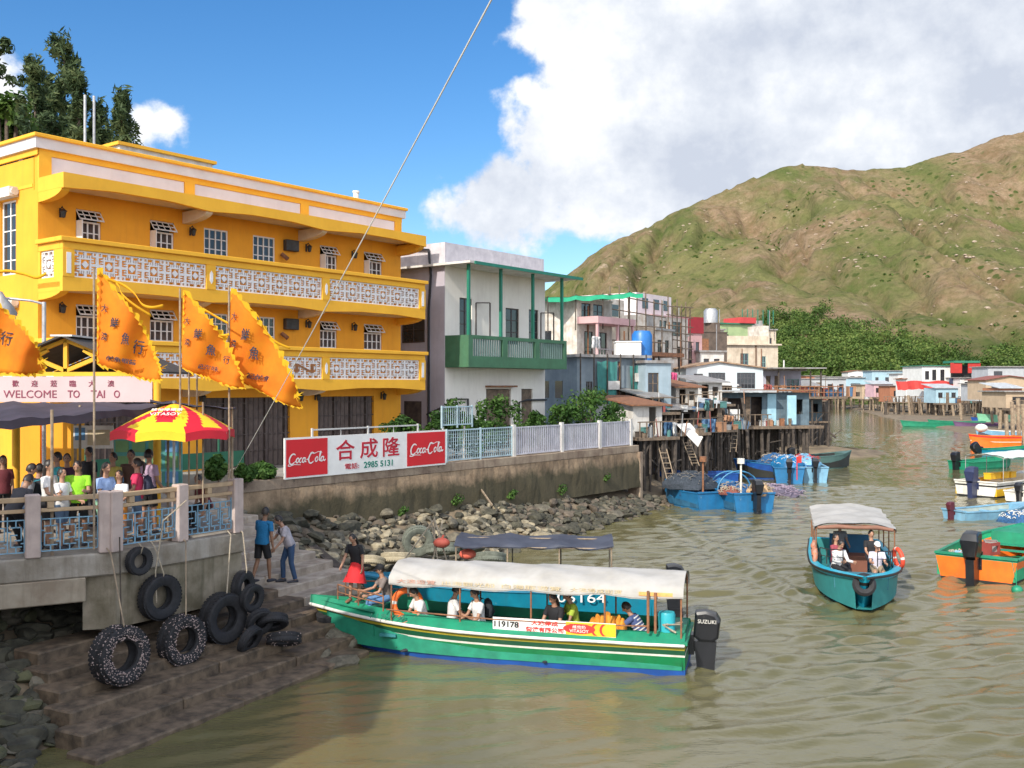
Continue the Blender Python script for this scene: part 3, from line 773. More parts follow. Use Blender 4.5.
# ================================================================ generic house
def house(name, label, cat, px0, px1, ytop, d, th, zb, dep, wm, holes=(), roof='flat', roofm=None, group=None, fm=None, edge=.25, yref=None, nx=2, nz=2, para=.0, z0=None, cover=None):
    u = (math.cos(th), math.sin(th)); inw = (-math.sin(th), math.cos(th))
    O = P(px0, HY, d); O.z = zb
    W = onray(px1, O, u)
    H = EYE-(ytop-HY)/FPX*d-zb
    r = thing(name, label, cat, O, th, group)
    hs = [(a*W, b*H, c*W, e*H) for (a, b, c, e) in holes]
    mb = MB(); mb.wall(0, W, 0, H, 0, .15, hs)
    mb.box(0, .15, 0, .12, dep, H); mb.box(W-.12, .15, 0, W, dep, H); mb.box(.12, dep-.12, 0, W-.12, dep, H)
    if roof == 'gable':
        mb.prism([(0, H), (W, H), (W*.42, H+W*.075)], 0, .15, 'y')
    mb.build('wall', wm, r)
    rm = roofm or M_conc
    mb = MB()
    if roof == 'flat': mb.box(-edge, -edge, H, W+edge, dep+edge, H+.16)
    elif roof == 'parapet':
        mb.box(.02, .02, H-.1-para, W-.02, dep-.02, H-para); mb.box(-.05, -.05, H, W+.05, .15, H+.08); mb.box(-.05, .15, H, .12, dep, H+.08); mb.box(W-.12, .15, H, W+.05, dep, H+.08)
    elif roof == 'gable':
        zr = H+W*.075
        for (xa, za, xb, zb_) in ((-edge, H-.04, W*.42, zr), (W*.42, zr, W+edge, H-.04)):
            mb.add([(xa,-edge,za),(xb,-edge,zb_),(xb,dep+edge,zb_),(xa,dep+edge,za),(xa,-edge,za+.1),(xb,-edge,zb_+.1),(xb,dep+edge,zb_+.1),(xa,dep+edge,za+.1)],
                   [(3,2,1,0),(4,5,6,7),(0,1,5,4),(1,2,6,5),(2,3,7,6),(3,0,4,7)])
    elif roof == 'lean':
        mb.add([(-edge,-edge,H-.05),(W+edge,-edge,H-.05),(W+edge,dep+edge,H+dep*.15),(-edge,dep+edge,H+dep*.15),(-edge,-edge,H+.03),(W+edge,-edge,H+.03),(W+edge,dep+edge,H+.08+dep*.15),(-edge,dep+edge,H+.08+dep*.15)],
               [(3,2,1,0),(4,5,6,7),(0,1,5,4),(1,2,6,5),(2,3,7,6),(3,0,4,7)])
    mb.build('roof', rm, r)
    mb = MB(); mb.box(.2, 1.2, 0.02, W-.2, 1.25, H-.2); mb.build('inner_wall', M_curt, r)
    for h_ in hs:
        if h_[3]-h_[1] > 0 and h_[1] > .02: window(r, h_[0], h_[1], h_[2], h_[3], .05, fm or M_white, nx, nz, min(.06, (h_[2]-h_[0])*.1))
        elif h_[1] <= .02:
            mb = MB(); mb.box(h_[0]+.03, .06, 0.02, h_[2]-.03, .1, h_[3]-.03); mb.build('door', M_wood, r)
    F_, Z_ = mk(O, u, inw)
    return r, W, H, F_, Z_
def bx(r, name, m_, *args, bevel=0, **k):
    mb = MB()
    for a in args: mb.box(*a)
    return mb.build(name, m_, r, bevel=bevel, **k)
def stilts(r, W, dep, top, bot, m_=None, nx=6, ny=3, rad=.09, seed=1, lean=.12, y0=0.0, x00=0.0):
    rr = random.Random(seed)
    for i in range(nx):
        for j in range(ny):
            x = x00+W*(i+.1+.8*rr.random())/nx; y = y0+dep*j/max(1, ny-1)
            mb = MB(); a = Vector((x+rr.uniform(-lean, lean), y+rr.uniform(-lean, lean), bot)); b = Vector((x, y, top))
            q = rad*rr.uniform(.7, 1.25); mb.tube([a, (a+b)/2+Vector((rr.uniform(-.04, .04), 0, 0)), b], [q*1.1, q, q*.9], 7)
            mb.build('stilt_post', m_ or M_woodd, r, smooth=50)
    mb = MB()
    for k in range(nx):
        x = x00+W*k/nx; mb.beam((x, y0, bot+rr.uniform(.3, .8)*(top-bot)), (x+W/nx*rr.uniform(.9, 1.6), y0, bot+rr.uniform(.4, 1)*(top-bot)), .06, .06)
    mb.build('brace', m_ or M_woodd, r)

# ================================================================ white house with green balcony
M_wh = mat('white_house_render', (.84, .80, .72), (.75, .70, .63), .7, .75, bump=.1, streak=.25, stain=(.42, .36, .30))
M_lilshade = mat('lilac_shade_tint', (.46, .42, .47), (.38, .345, .39), .8, .8, streak=.2, stain=(.2, .17, .2))
M_grn = mat('dark_green_balcony', (.06, .17, .09), (.045, .125, .065), 1.5, .7, streak=.35, stain=(.06, .09, .05))
M_post = mat('green_post_paint', (.02, .20, .13), None, 3, .5)
r, W, H, F_, Z_ = house('house', 'white two storey house with dark green balcony and green posts', 'house', 445, 545, 266, 45, TH, 3.0, 10.5, M_wh,
    [(.13, .625, .245, .84), (.575, .60, .715, .81), (.82, .61, .925, .815), (.38, 0, .63, .34), (.74, 0, .86, .34)], 'flat', M_conc, edge=.0, fm=mat('brown_window_frame', (.07, .05, .045), None, 3, .5), nx=2, nz=3)
WH = (r, W, H)
# flank overlay coloured lilac for the shadow the guesthouse casts on it
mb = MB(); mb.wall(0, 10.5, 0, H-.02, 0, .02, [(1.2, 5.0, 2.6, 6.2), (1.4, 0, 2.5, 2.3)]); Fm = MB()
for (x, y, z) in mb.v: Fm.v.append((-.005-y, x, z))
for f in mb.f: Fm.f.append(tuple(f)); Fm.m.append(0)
Fm.build('side_wall', M_lilshade, r)
o = window(r, -2.6, 5.0, -1.2, 6.2, -.04, mat('brown_window_frame', (0, 0, 0)), 2, 2, .05); o.rotation_euler = (0, 0, R(-90))
bx(r, 'side_door', M_curt, (-.02, 1.4, 0, -.006, 2.5, 2.3))
bx(r, 'eave_slab', M_whited, (-.35, -1.75, H+.0, W+.75, 10.6, H+.1))
bx(r, 'eave_edge', M_post, (-.05, -1.8, H-.04, W+.8, -1.75, H+.1))
pz = Z_(445, 242)
mb = MB(); mb.wall(.0, W-.1, H+.1, pz, 0.0, .15); mb.box(.0, .15, H+.1, .15, 10, pz); mb.box(W-.25, .15, H+.1, W-.1, 10, pz); mb.box(.15, 9.9, H+.1, W-.25, 10, pz)
mb.build('parapet', mat('shade_lilac_parapet', (.60, .56, .58), (.44, .41, .44), 2.2, .8, bump=.3, streak=.2), r)  # shade on the parapet front is put into its lilac colour
x0 = F_(452, 3); x1 = F_(500, 3)
bx(r, 'roof_hut', M_wh, (x0+1.2, 3.2, pz-.3, x1, 6, pz+.35)); bx(r, 'hut_roof', M_white, (x0-.3, 2.9, pz+.5, x1+.3, 6.2, pz+.62)); bx(r, 'hut_door', M_rust, (x0+1.9, 3.1, pz-.3, x0+2.9, 3.19, pz+.5)); bx(r, 'hut_opening', M_glass, (x0-.1, 3.4, pz-.1, x0+1.2, 3.5, pz+.5))
bz0, bz1 = 6.84-3, 8.27-3; by = -1.38; bw = F_(567, by)-F_(469, by); bx0 = 0.0
mb = MB(); seg = [(.04, .32), (.37, .65), (.70, .97)]
mb.wall(bx0, bw, bz0, bz1, by, by+.14, [(a*bw, bz0+.5, b*bw, bz1-.16) for a, b in seg])
mb.box(bx0, by+.14, bz0, bx0+.12, -.003, bz1); mb.box(bw-.12, by+.14, bz0, bw, -.003, bz1); mb.box(.12, by+.14, bz0, bw-.12, -.003, bz0+.15)
mb.build('balcony', M_grn, r)
mb = MB()
for k, (a, b) in enumerate(seg):
    n = 13
    for i in range(1, n): xx = bw*(a+(b-a)*i/n); mb.box(xx-.025, by+.03, bz0+.5, xx+.025, by+.09, bz1-.16)
    mb.build('balusters', mat('pale_green_bars', (.20, .30, .27), None, 3, .6), r); mb = MB()
for px in (467.5, 502, 534, 563):
    xx = min(max(F_(px, by-.0), .08), bw-.08); bx(r, 'balcony_post', M_post, (xx-.06, by+.01, bz1, xx+.06, by+.13, H-.0))
for (a, b, c_) in ((.28, .63, .82), (.95, .63, .8)):
    mb = MB(); x = a*W; z0 = b*H; z1 = c_*H
    for (p, q_) in (((x, -.02, z0), (x+.45, -.5, z0)), ((x, -.02, z1), (x+.45, -.5, z1)), ((x+.45, -.5, z0), (x+.45, -.5, z1)), ((x, -.02, z0), (x, -.02, z1))): mb.beam(p, q_, .05)
    mb.build('open_casement', MATS['brown_window_frame'], r)
mb = MB(); mb.tube([(-.1, .9, 0), (-.1, .9, 6.5), (-.12, .75, 8.0), (-.1, .9, 9.2), (-.1, 1.9, H+.9), (-.1, 2.2, H+.8)], .055, 8); mb.build('black_cable', M_black, r)
mb = MB(); mb.tube([(-.1, 1.0, 1.7), (-.08, .2, 2.0), (0.3, -.1, 2.4), (1.5, -.1, 2.4), (1.5, -.1, .2)], .05, 8); mb.build('pipe', M_lead, r)
mb = MB(); mb.tube([(.70*W, -.1, .3), (.70*W, -.1, 2.2), (.78*W, -.1, 2.3), (W, -.1, 2.3)], .05, 8); mb.build('pipe', M_lead, r)
bx(r, 'door_canopy', M_rust, (.37*W, -.35, .35*H, .64*W, -.02, .36*H))

# ================================================================ smaller houses along the left bank
M_bg = mat('blue_grey_render', (.24, .29, .32), (.16, .20, .235), 1, .8, streak=.35, stain=(.12, .14, .15))
M_bl = mat('pale_blue_tin', (.34, .43, .49), (.26, .34, .39), 1.3, .65, streak=.4, stain=(.22, .22, .2))
M_net = mat('teal_scaffold_net', (.05, .22, .20), (.04, .16, .15), 3, .9)
M_pink = mat('pink_render', (.62, .38, .38), (.50, .30, .30), 1, .8, streak=.15)
M_crm = mat('cream_render', (.66, .56, .44), (.46, .38, .29), 1.4, .85, streak=.55, stain=(.22, .16, .11))
M_brick = mat('brown_brick', (.17, .125, .095), (.10, .075, .06), 2, .9, bump=.4, bscale=30)
M_lb = mat('ice_blue_render', (.62, .70, .73), (.52, .59, .62), 1, .75, streak=.25, stain=(.36, .36, .34))
M_brf = mat('brown_window_frame', (.07, .05, .045))
M_ww = mat('weathered_white_render', (.66, .62, .56), (.40, .35, .29), 1.8, .85, streak=.6, stain=(.24, .18, .13))

# blue-grey house with netting
r, W, H, F_, Z_ = house('house', 'low blue grey house draped with teal netting beside the white house', 'house', 577, 645, 357, 57, R(30), 3.0, 9, M_bg,
    [(.13, .42, .22, .70), (.58, .0, .72, .62)], 'flat', M_tin, edge=.3, fm=M_brf, nx=2, nz=1)
bx(r, 'side_window', M_glass, (-.02, 1.5, 2.3, -.001, 2.3, 3.3), (-.02, 3.0, 2.3, -.001, 3.8, 3.3))
for (a, b, z0, z1) in ((.26, .54, .05, .95), (.54, 1.0, .05, .42), (.74, 1.0, .45, .9)):
    mb = MB(); n = 10; rows = []
    for j in range(6): rows.append([(W*(a+(b-a)*i/n), -.25-.06*math.sin(i*2.1+j), H*(z0+(z1-z0)*j/5)-.05*math.sin(i)) for i in range(n+1)])
    mb.sheet(rows); mb.build('scaffold_net', M_net, r, smooth=60)
for i in range(6): bx(r, 'scaffold_pole', M_woodd, (W*i/5.2, -.34, 0, W*i/5.2+.06, -.28, H+.2))
r, W, H, F_, Z_ = house('tin_shed', 'pale blue corrugated tin shed with one wooden window', 'shed', 645.5, 671, 363, 58, R(22), 2.6, 4.5, M_bl, [(.10, .62, .52, .88)], 'flat', M_tin, fm=M_wood, edge=.15, nx=2, nz=2)
mb = MB()
for i in range(1, 26): x = W*i/26; mb.box(x-.012, -.02, .0, x+.012, -.001, H*.6)
mb.build('corrugation', M_bl, r)
stilts(r, W, 4, 0, -3.4, nx=4, ny=2, seed=3)

# weathered white house under green net
r, W, H, F_, Z_ = house('house', 'weathered white house with pink balconies under green roof netting', 'house', 577, 612, 298, 64, TH, 3.0, 11, M_ww,
    [(.12, .86, .38, .97), (.45, .86, .75, .97), (.2, .52, .45, .76), (.55, .52, .85, .76), (.2, .15, .45, .4)], 'parapet', M_whited, fm=M_brf)
bx(r, 'side_window', M_glass, (-.02, 2, 5.3, -.001, 3.2, 6.6))
bx(r, 'balcony_slab', M_pink, (0, -1.6, H*.81, W+.4, -.002, H*.86)); bx(r, 'balcony_slab', M_pink, (0, -1.6, H*.44, W+.4, -.002, H*.5))
mb = MB()
for i in range(15): x = (W+.3)*i/14; mb.box(x, -1.58, H*.5, x+.03, -1.54, H*.5+1.0)
mb.box(0, -1.6, H*.5+1.0, W+.35, -1.52, H*.5+1.06); mb.build('balcony_rail', mat('grey_pink_rail', (.42, .36, .36), None, 3, .6), r)
for x in (.1, W*.6, W+.2): bx(r, 'balcony_post', M_pink, (x, -1.5, H*.5, x+.15, -1.35, H*.81))
bx(r, 'lower_wall', M_pink, (0, -1.5, 0, W+.3, -.01, H*.40))
def net(name, label, px0, px1, y0, y1, d, dep, m_, cat='netting', seed=1, sag=.25):
    rr = random.Random(seed); a = P(px0, y0, d); b = P(px1, y1, d+2); r = thing(name, label, cat, (a.x, a.y, a.z), 0)
    L_ = b-a; n = 14; mb = MB(); 
    rows = [[(L_.x*i/n-dep*.35*j/5, L_.y*i/n+dep*j/5, L_.z*i/n-sag*math.sin(math.pi*((i*1.0) % 4)/4)+rr.uniform(-.05, .05)) for i in range(n+1)] for j in range(6)]
    mb.sheet(rows); mb.sheet([[ (x, y, z+.02) for (x, y, z) in row] for row in rows])
    mb.sheet([rows[0], [(x, y-.03, z-.28-.03*math.sin(i*1.3)) for i, (x, y, z) in enumerate(rows[0])]]); mb.build('net_sheet', m_, r)
    for i in (0, 4, 8, 12):
        p = rows[0][i]; mb = MB(); mb.cyl((p[0], p[1]+.1, p[2]-2.2), (p[0], p[1]+.1, p[2]+.1), .04, 6); mb.build('pole', M_woodd, r)
    return r
M_gnet = mat('bright_green_net', (.03, .42, .22), (.02, .30, .16), 2, .8)
net('roof_net', 'bright green netting stretched over flat roofs on poles', 548, 643, 297, 292, 63, 5, M_gnet, sag=.1)
# cream house with blue water tank
r, W, H, F_, Z_ = house('house', 'cream house with open terrace behind the blue water tank', 'house', 612, 655, 325, 72, TH, 3.0, 9, M_crm,
    [(.15, .62, .3, .84), (.4, .55, .6, .84), (.7, .62, .88, .84), (.2, .2, .4, .45)], 'parapet', M_crm, fm=M_brf)
bx(r, 'terrace_roof', M_rust, (-.6, -2.2, H*.70, W+.6, -.01, H*.74)); bx(r, 'upper_storey', M_ww, (W*.05, 2, H, W*.8, 8.5, H+2.2)); bx(r, 'upper_window', M_glass, (W*.2, 1.97, H+.9, W*.34, 1.995, H+1.8)); bx(r, 'upper_window', M_glass, (W*.5, 1.97, H+.9, W*.66, 1.995, H+1.8))
for x in (0, W*.5, W): bx(r, 'terrace_post', M_woodd, (x, -2.1, H*.3, x+.12, -2.0, H*.70))
tk = thing('water_tank', 'blue cylindrical water tank on the cream terrace', 'tank', P(642, 361, 62)); mb = MB(); mb.lathe((0, 0, -.3), (0, 0, 1), [(0, 0), (.62, 0), (.64, .1), (.60, .5), (.64, .9), (.64, 1.9), (.5, 2.15), (0, 2.2)], 20, closed=False); mb.build('tank_body', mat('blue_tank', (.02, .16, .48), None, 3, .4), tk, smooth=40)
mb = MB(); mb.box(-.9, -.7, -.42, .9, .7, -.3)
for sx in (-.8, .75): mb.box(sx, -.6, -3.6, sx+.1, -.5, -.42)
mb.build('tank_stand', M_metal, tk)
t2 = thing('water_tank', 'square white water tank beside the blue tank', 'tank', P(628, 361, 61.5)); mb = MB(); mb.box(-.8, -.6, -.4, .75, .7, 1.1); mb.box(-.85, -.65, 1.1, .8, .75, 1.2); mb.build('tank_body', M_white, t2, bevel=.06)
mb = MB(); mb.box(-.9, -.7, -.5, .85, .8, -.4)
for sx in (-.8, .65): mb.box(sx, -.6, -3.6, sx+.1, -.5, -.5)
mb.build('tank_stand', M_metal, t2)
# white and pink house with bamboo scaffold
r, W, H, F_, Z_ = house('house', 'white terraced house with roof terrace and bamboo scaffold', 'house', 652, 688, 315, 84, TH, 3.0, 9, M_ww,
    [(.1, .5, .25, .72), (.4, .5, .55, .72), (.7, .5, .85, .72), (.2, .82, .4, .96), (.55, .82, .8, .96)], 'parapet', M_pink, fm=M_brf)
bx(r, 'upper_storey', mat('pale_pink_render', (.72, .66, .66), (.58, .52, .52), 1, .8), (W*.0, 1.5, H, W*.95, 8, H+2.0)); bx(r, 'upper_window', M_glass, (W*.15, 1.47, H+.7, W*.3, 1.495, H+1.6), (W*.45, 1.47, H+.7, W*.6, 1.495, H+1.6), (W*.72, 1.47, H+.7, W*.86, 1.495, H+1.6))
def scaffold(label, px0, px1, y0, y1, d, n, rows, th=TH, m_=None, seed=2):
    rr = random.Random(seed); a = P(px0, y1, d); u = (math.cos(th), math.sin(th)); W = onray(px1, a, u); H = (y1-y0)/FPX*d
    r = thing('scaffold', label, 'scaffold', a, th)
    for i in range(n+1):
        mb = MB(); mb.tube([(W*i/n+rr.uniform(-.1, .1), 0, 0), (W*i/n, 0, H+rr.uniform(.0, .9))], .05, 6); mb.build('bamboo_pole', m_ or M_wood, r)
    for j in range(rows+1):
        mb = MB(); mb.tube([(-.4, -.08, H*j/rows+rr.uniform(-.15, .15)), (W+.4, -.08, H*j/rows+rr.uniform(-.15, .15))], .045, 6); mb.build('bamboo_rail', m_ or M_wood, r)
    return r
scaffold('tall bamboo scaffold in front of the pink house', 668, 690, 306, 358, 80, 5, 6)
scaffold('bamboo frame above the cream house terrace', 610, 662, 296, 352, 70, 6, 4, seed=5)
# pink house with red band
r, W, H, F_, Z_ = house('house', 'pink house with dark red parapet and narrow windows', 'house', 686, 702, 333, 92, R(35), 3.0, 8, M_pink, [(.14, .50, .38, .90), (.60, .50, .84, .90)], 'parapet', M_red, fm=M_brf, nx=1, nz=3)
bx(r, 'red_band', mat('dark_red_band', (.30, .02, .03), None, 2, .7), (-.1, -.12, H, W+.1, 8, H+1.5))
bx(r, 'sunlit_side', mat('sunlit_side_tint', (.74, .62, .62), None, 2, .8), (-.03, 0, .2, -.001, 8, H))  # paler overlay stands in for sunlight on the left flank
# brick block with tank
r, W, H, F_, Z_ = house('house', 'brown unpainted block house with grey water drum on its roof', 'house', 703, 727, 332, 98, R(30), 3.0, 8, M_brick, [], 'parapet', M_brick)
bx(r, 'stair_tower', M_brick, (W*.55, .3, H, W*.8, 3, H+1.0))
mb = MB(); mb.lathe((W*.66, 1.2, H+1.0), (0, 0, 1), [(0, 0), (.7, 0), (.7, 1.2), (.5, 1.45), (0, 1.5)], 16, closed=False); mb.build('water_drum', M_metal, r, smooth=40)
r, W, H, F_, Z_ = house('house', 'green house half hidden behind the brown block house', 'house', 721, 752, 324, 125, R(25), 3.0, 8, mat('lime_render', (.40, .50, .25), (.3, .4, .2), 1, .8), [(.1, .7, .25, .88)], 'flat', M_green_paint, fm=M_brf)
bx(r, 'red_roof_cover', mat('red_sheet', (.55, .06, .06), None, 2, .7), (W*.55, -.5, H+.17, W*1.05, 3, H+.9))
for i in range(7): bx(r, 'roof_pole', M_green_paint, (W*(.7+.17*i), .1, H+.17, W*(.7+.17*i)+.08, .2, H+2))
# cream two storey
r, W, H, F_, Z_ = house('house', 'cream weathered two storey block with stained parapet', 'house', 727, 778, 345, 108, R(12), 3.0, 8, M_crm, [(.26, .66, .42, .88), (.66, .66, .76, .84)], 'flat', M_crm, fm=mat('teal_frame', (.2, .38, .36), None, 2, .6), edge=.3)
bx(r, 'parapet', M_crm, (0, .1, H+.16, W*.84, 7, H+1.0)); bx(r, 'stair_tower', M_ww, (W*.72, 1, H+1.0, W*.90, 4, H+2.2)); bx(r, 'pier', mat('brown_pier', (.2, .13, .09), None, 2, .9), (W*.55, -.1, .5, W*.575, -.002, H+.1))
bx(r, 'terrace_frame', M_white, (W+.05, -1.2, H*.62, W+.15, -1.1, H*.78), (W*.84, -1.2, H*.62, W+.15, -1.15, H*.64)); bx(r, 'side_porch', M_net, (W*.86, -1.0, H*.52, W+.3, -.01, H*.62))
# ice blue long house
r, W, H, F_, Z_ = house('house', 'pale blue long house with rusty roof edge and three barred windows', 'house', 686, 763, 368, 84, R(6), 5.1, 9, M_lb,
    [(.10, .34, .22, .80), (.29, .34, .51, .84), (.66, .28, .90, .84)], 'gable', mat('rusty_roof', (.42, .30, .20), (.26, .15, .09), 2, .85, streak=.5), fm=mat('dark_bars', (.10, .10, .11), None, 3, .6), nx=5, nz=3)
bx(r, 'tile_awning', mat('orange_tiles', (.62, .26, .13), (.45, .18, .10), 4, .85, bump=.5), (-.8, -3.4, -.10, W*.42, -.01, .08)); bx(r, 'awning_front', M_ww, (-.8, -3.5, -.9, W*.42, -3.3, -.10))
bx(r, 'deck_wall', M_lb, (W*.42, -2.0, H*-.02, W*1.0, -1.85, H*.08))
stilts(r, W*1.05, 4, -.0, -6.0, nx=9, ny=2, seed=8, y0=-3)
# porch house
r, W, H, F_, Z_ = house('porch_house', 'small house with lilac walls and cluttered open porch', 'house', 763, 801, 371, 92, R(8), 5.2, 6, mat('lilac_grey', (.50, .50, .58), (.38, .38, .45), 1, .8, streak=.3), [(.08, 0, .2, .8), (.3, 0, .42, .8), (.62, .25, .95, .66)], 'flat', M_tin, fm=mat('teal_frame', (0, 0, 0)), edge=.4)
bx(r, 'porch_deck', M_wood, (-9, -3.2, -.35, W+3, -.02, -.15))
mb = MB(); rr = random.Random(4)
for i in range(34): x = -8.5+(W+11)*i/33; mb.box(x, -3.15, -.15, x+.07, -3.08, .8+rr.uniform(-.1, .1))
mb.box(-8.6, -3.18, .72, W+2.6, -3.1, .8); mb.box(-8.6, -3.18, .2, W+2.6, -3.1, .27); mb.build('porch_rail', M_rust, r)
for x in (-3, 0.2, 3.2, W+.5): bx(r, 'porch_post', M_woodd, (x, -3.0, -.15, x+.12, -2.9, H))
bx(r, 'porch_roof', M_tin, (-.5, -3.4, H+.17, W+.9, -.2, H+.27))
stilts(r, W+11, 3, -.35, -6.3, nx=12, ny=2, seed=9, y0=-3, x00=-9)

# big stilt house with pale blue doors
M_dbl = mat('sky_blue_door', (.36, .58, .68), (.28, .48, .58), 2, .6)
a = P(723, 426, 72)
r = thing('stilt_house', 'low stilt house with pale blue doors over dark posts', 'house', a, R(14))
SW = 6.9; bx(r, 'deck', M_wood, (-1.2, -1.2, -.2, SW+.5, 4.5, 0))
mb = MB(); mb.wall(0, SW, 0, 2.4, 0, .12, [(.3, .6, 1.7, 2.0), (2.2, 0, 3.1, 2.1), (5.7, .8, 6.4, 1.9)]); mb.box(0, .12, 0, .12, 4.4, 2.4); mb.box(SW-.12, .12, 0, SW, 4.4, 2.4); mb.build('wall', mat('slate_blue_wall', (.13, .19, .23), (.08, .12, .15), 2, .85, streak=.4), r)
bx(r, 'roof', mat('pale_roof_sheet', (.52, .56, .58), (.36, .36, .36), 1.5, .6, streak=.4), (-2.6, -1.2, 2.42, 3.6, 4.6, 2.56)); bx(r, 'roof', M_rust, (3.65, -.6, 2.5, SW+.4, 4.6, 2.62))
bx(r, 'door', M_dbl, (3.5, -.05, .02, 4.2, -.004, 2.3)); bx(r, 'door', M_dbl, (4.7, -.8, .1, 5.4, -.7, 2.2)); bx(r, 'panel', M_white, (.3, -.06, .02, 1.3, -.004, 1.2)); bx(r, 'door', M_wood, (1.75, -.05, .02, 2.15, -.004, 2.1)); bx(r, 'inner_wall', M_curt, (.2, .9, 0, SW-.2, .95, 2.3))
mb = MB()
for i in range(9): mb.box(-1.1+i*.5, -1.18, 0, -1.04+i*.5, -1.12, .85)
mb.box(-1.2, -1.19, .8, 3.2, -1.11, .86); mb.build('rail', M_wood, r)
stilts(r, SW, 4.2, -.2, -4.2, nx=9, ny=3, rad=.11, seed=11, y0=-.8)
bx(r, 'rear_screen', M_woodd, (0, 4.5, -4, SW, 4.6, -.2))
a = P(716, 400, 70)
# junk stilt platform
def shack(label, px0, px1, yt, yb_, d, th, dep, wm, rm, seed, cat='shack', bot=-.4, nx=5, holes=((.15, 0, .45, .85), (.6, .35, .85, .75))):
    a = P(px0, yb_, d); u = (math.cos(th), math.sin(th)); W = onray(px1, a, u); H = (yb_-yt)/FPX*d
    r = thing('stilt_shack', label, cat, a, th); rr = random.Random(seed)
    mb = MB(); mb.wall(0, W, 0, H, 0, .1, [(x0*W, z0*H, x1*W, z1*H) for x0, z0, x1, z1 in holes]); mb.box(0, .1, 0, .1, dep, H*.97); mb.box(W-.1, .1, 0, W, dep, H*.97); mb.build('wall', wm, r)
    mb = MB(); e = .4
    mb.add([(-e,-e,H-.1),(W+e,-e,H-.12),(W+e,dep,H+.35),(-e,dep,H+.4),(-e,-e,H-.03),(W+e,-e,H-.05),(W+e,dep,H+.42),(-e,dep,H+.47)], [(3,2,1,0),(4,5,6,7),(0,1,5,4),(1,2,6,5),(2,3,7,6),(3,0,4,7)]); mb.build('roof', rm, r)
    bx(r, 'deck', M_wood, (-.4, -1.0, -.15, W+.4, dep, 0)); bx(r, 'inner_wall', M_curt, (.1, 1.0, 0, W-.1, 1.05, H*.9))
    mb = MB()
    for i in range(int(W/.45)): mb.box(-.3+i*.45, -.98, 0, -.25+i*.45, -.93, .8)
    mb.box(-.4, -.99, .78, W+.3, -.92, .84); mb.build('rail', M_wood, r)
    stilts(r, W+.4, dep+.6, -.15, bot-a.z, nx=nx, ny=2, seed=seed, y0=-.8)
    return r
shack('rusty tin shack on stilts with white side panels', 633, 662, 404, 437, 52.5, R(30), 3.5, M_whited, M_rust, 21, nx=5, holes=((.55, .05, .8, .9),))
shack('dark shack on stilts hung with buckets and rope', 668, 694, 408, 433, 57, R(35), 3.5, M_woodd, M_tin, 22, nx=6)
shack('grey plank shack on stilts behind parked nets', 694, 722, 402, 430, 63, R(30), 4, M_wood, mat('pale_roof_sheet', (0, 0, 0)), 23, nx=6)
# dark backdrop screens of old timber below the houses
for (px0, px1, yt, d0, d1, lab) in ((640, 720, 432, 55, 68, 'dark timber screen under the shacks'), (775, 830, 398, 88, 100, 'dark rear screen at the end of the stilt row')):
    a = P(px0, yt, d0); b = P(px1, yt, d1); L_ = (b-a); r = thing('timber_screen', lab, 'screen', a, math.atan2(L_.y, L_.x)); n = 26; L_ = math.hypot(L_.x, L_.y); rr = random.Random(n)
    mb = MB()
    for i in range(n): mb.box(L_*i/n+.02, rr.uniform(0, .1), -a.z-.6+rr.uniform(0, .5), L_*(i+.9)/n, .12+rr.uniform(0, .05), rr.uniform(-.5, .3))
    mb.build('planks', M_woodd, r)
# leaning poles at the end of the row
for i, (x0, y0, x1, y1, d) in enumerate([(818,412,832,440,112),(826,408,830,442,112),(812,420,836,436,110),(806,405,812,444,100),(800,400,798,446,92),(790,404,794,448,88),(742,398,748,446,70),(722,404,730,452,66),(708,404,704,462,60),(700,410,712,458,61)]):
    mb = MB(); mb.tube([P(x0, y0, d), P((x0+x1)/2+1, (y0+y1)/2, d-.3), P(x1, y1+2, d-.8)], .11, 7); o = mb.build('leaning_pole', M_woodd, smooth=50); tag(o, 'dark leaning mooring pole under the stilt houses', 'pole', 'leaning poles of the stilt houses')

# ================================================================ far village
rr = random.Random(12)
M_far = [mat('far_white', (.70, .70, .68), (.6, .6, .58), 1, .8), mat('far_grey', (.42, .44, .46), None, 1, .8), mat('far_blue', (.36, .52, .60), None, 1, .8), mat('far_pink', (.62, .40, .44), None, 1, .8), mat('far_tan', (.50, .38, .26), None, 1, .8), mat('far_rust', (.42, .17, .09), None, 1, .85)]
def far(label, px0, px1, yt, yb_, d, wi, roof='flat', rm=None, stl=True, th=R(3), dep=6, holes=((.1, .35, .3, .7), (.45, 0, .6, .7), (.7, .35, .9, .7))):
    zb = EYE-(yb_-HY)/FPX*d
    r, W, H, F_, Z_ = house('village_house', label, 'house', px0, px1, yt, d, th, zb, dep, M_far[wi], holes, roof, rm or M_tin, 'houses of the village across the creek', fm=M_brf, nx=2, nz=1, edge=.4)
    bx(r, 'deck', M_wood, (-.6, -2.5, -.3, W+.6, -.02, 0))
    if stl: stilts(r, W, 4, -.3, -zb-.2, M_woodl if wi != 1 else M_wood, nx=max(3, int(W/2.2)), ny=2, rad=.2, seed=px0, y0=-2.3, lean=.3)
    mb = MB(); n = max(3, int(W/1.2))
    for i in range(n+1): mb.box(-.5+(W+1)*i/n, -2.45, 0, -.42+(W+1)*i/n, -2.37, 1)
    mb.box(-.6, -2.46, .95, W+.6, -2.36, 1.05); mb.build('rail', M_wood, r)
    return r, W, H
far('long low grey house at the river bend', 800, 846, 379, 396, 250, 1, stl=True, holes=((.1, .3, .2, .7), (.35, 0, .45, .8), (.6, .3, .72, .7), (.85, .3, .95, .7)))
far('white village house with lilac door at the bend', 822, 862, 377, 395, 285, 0, holes=((.2, .3, .35, .7), (.6, .2, .85, .75)))
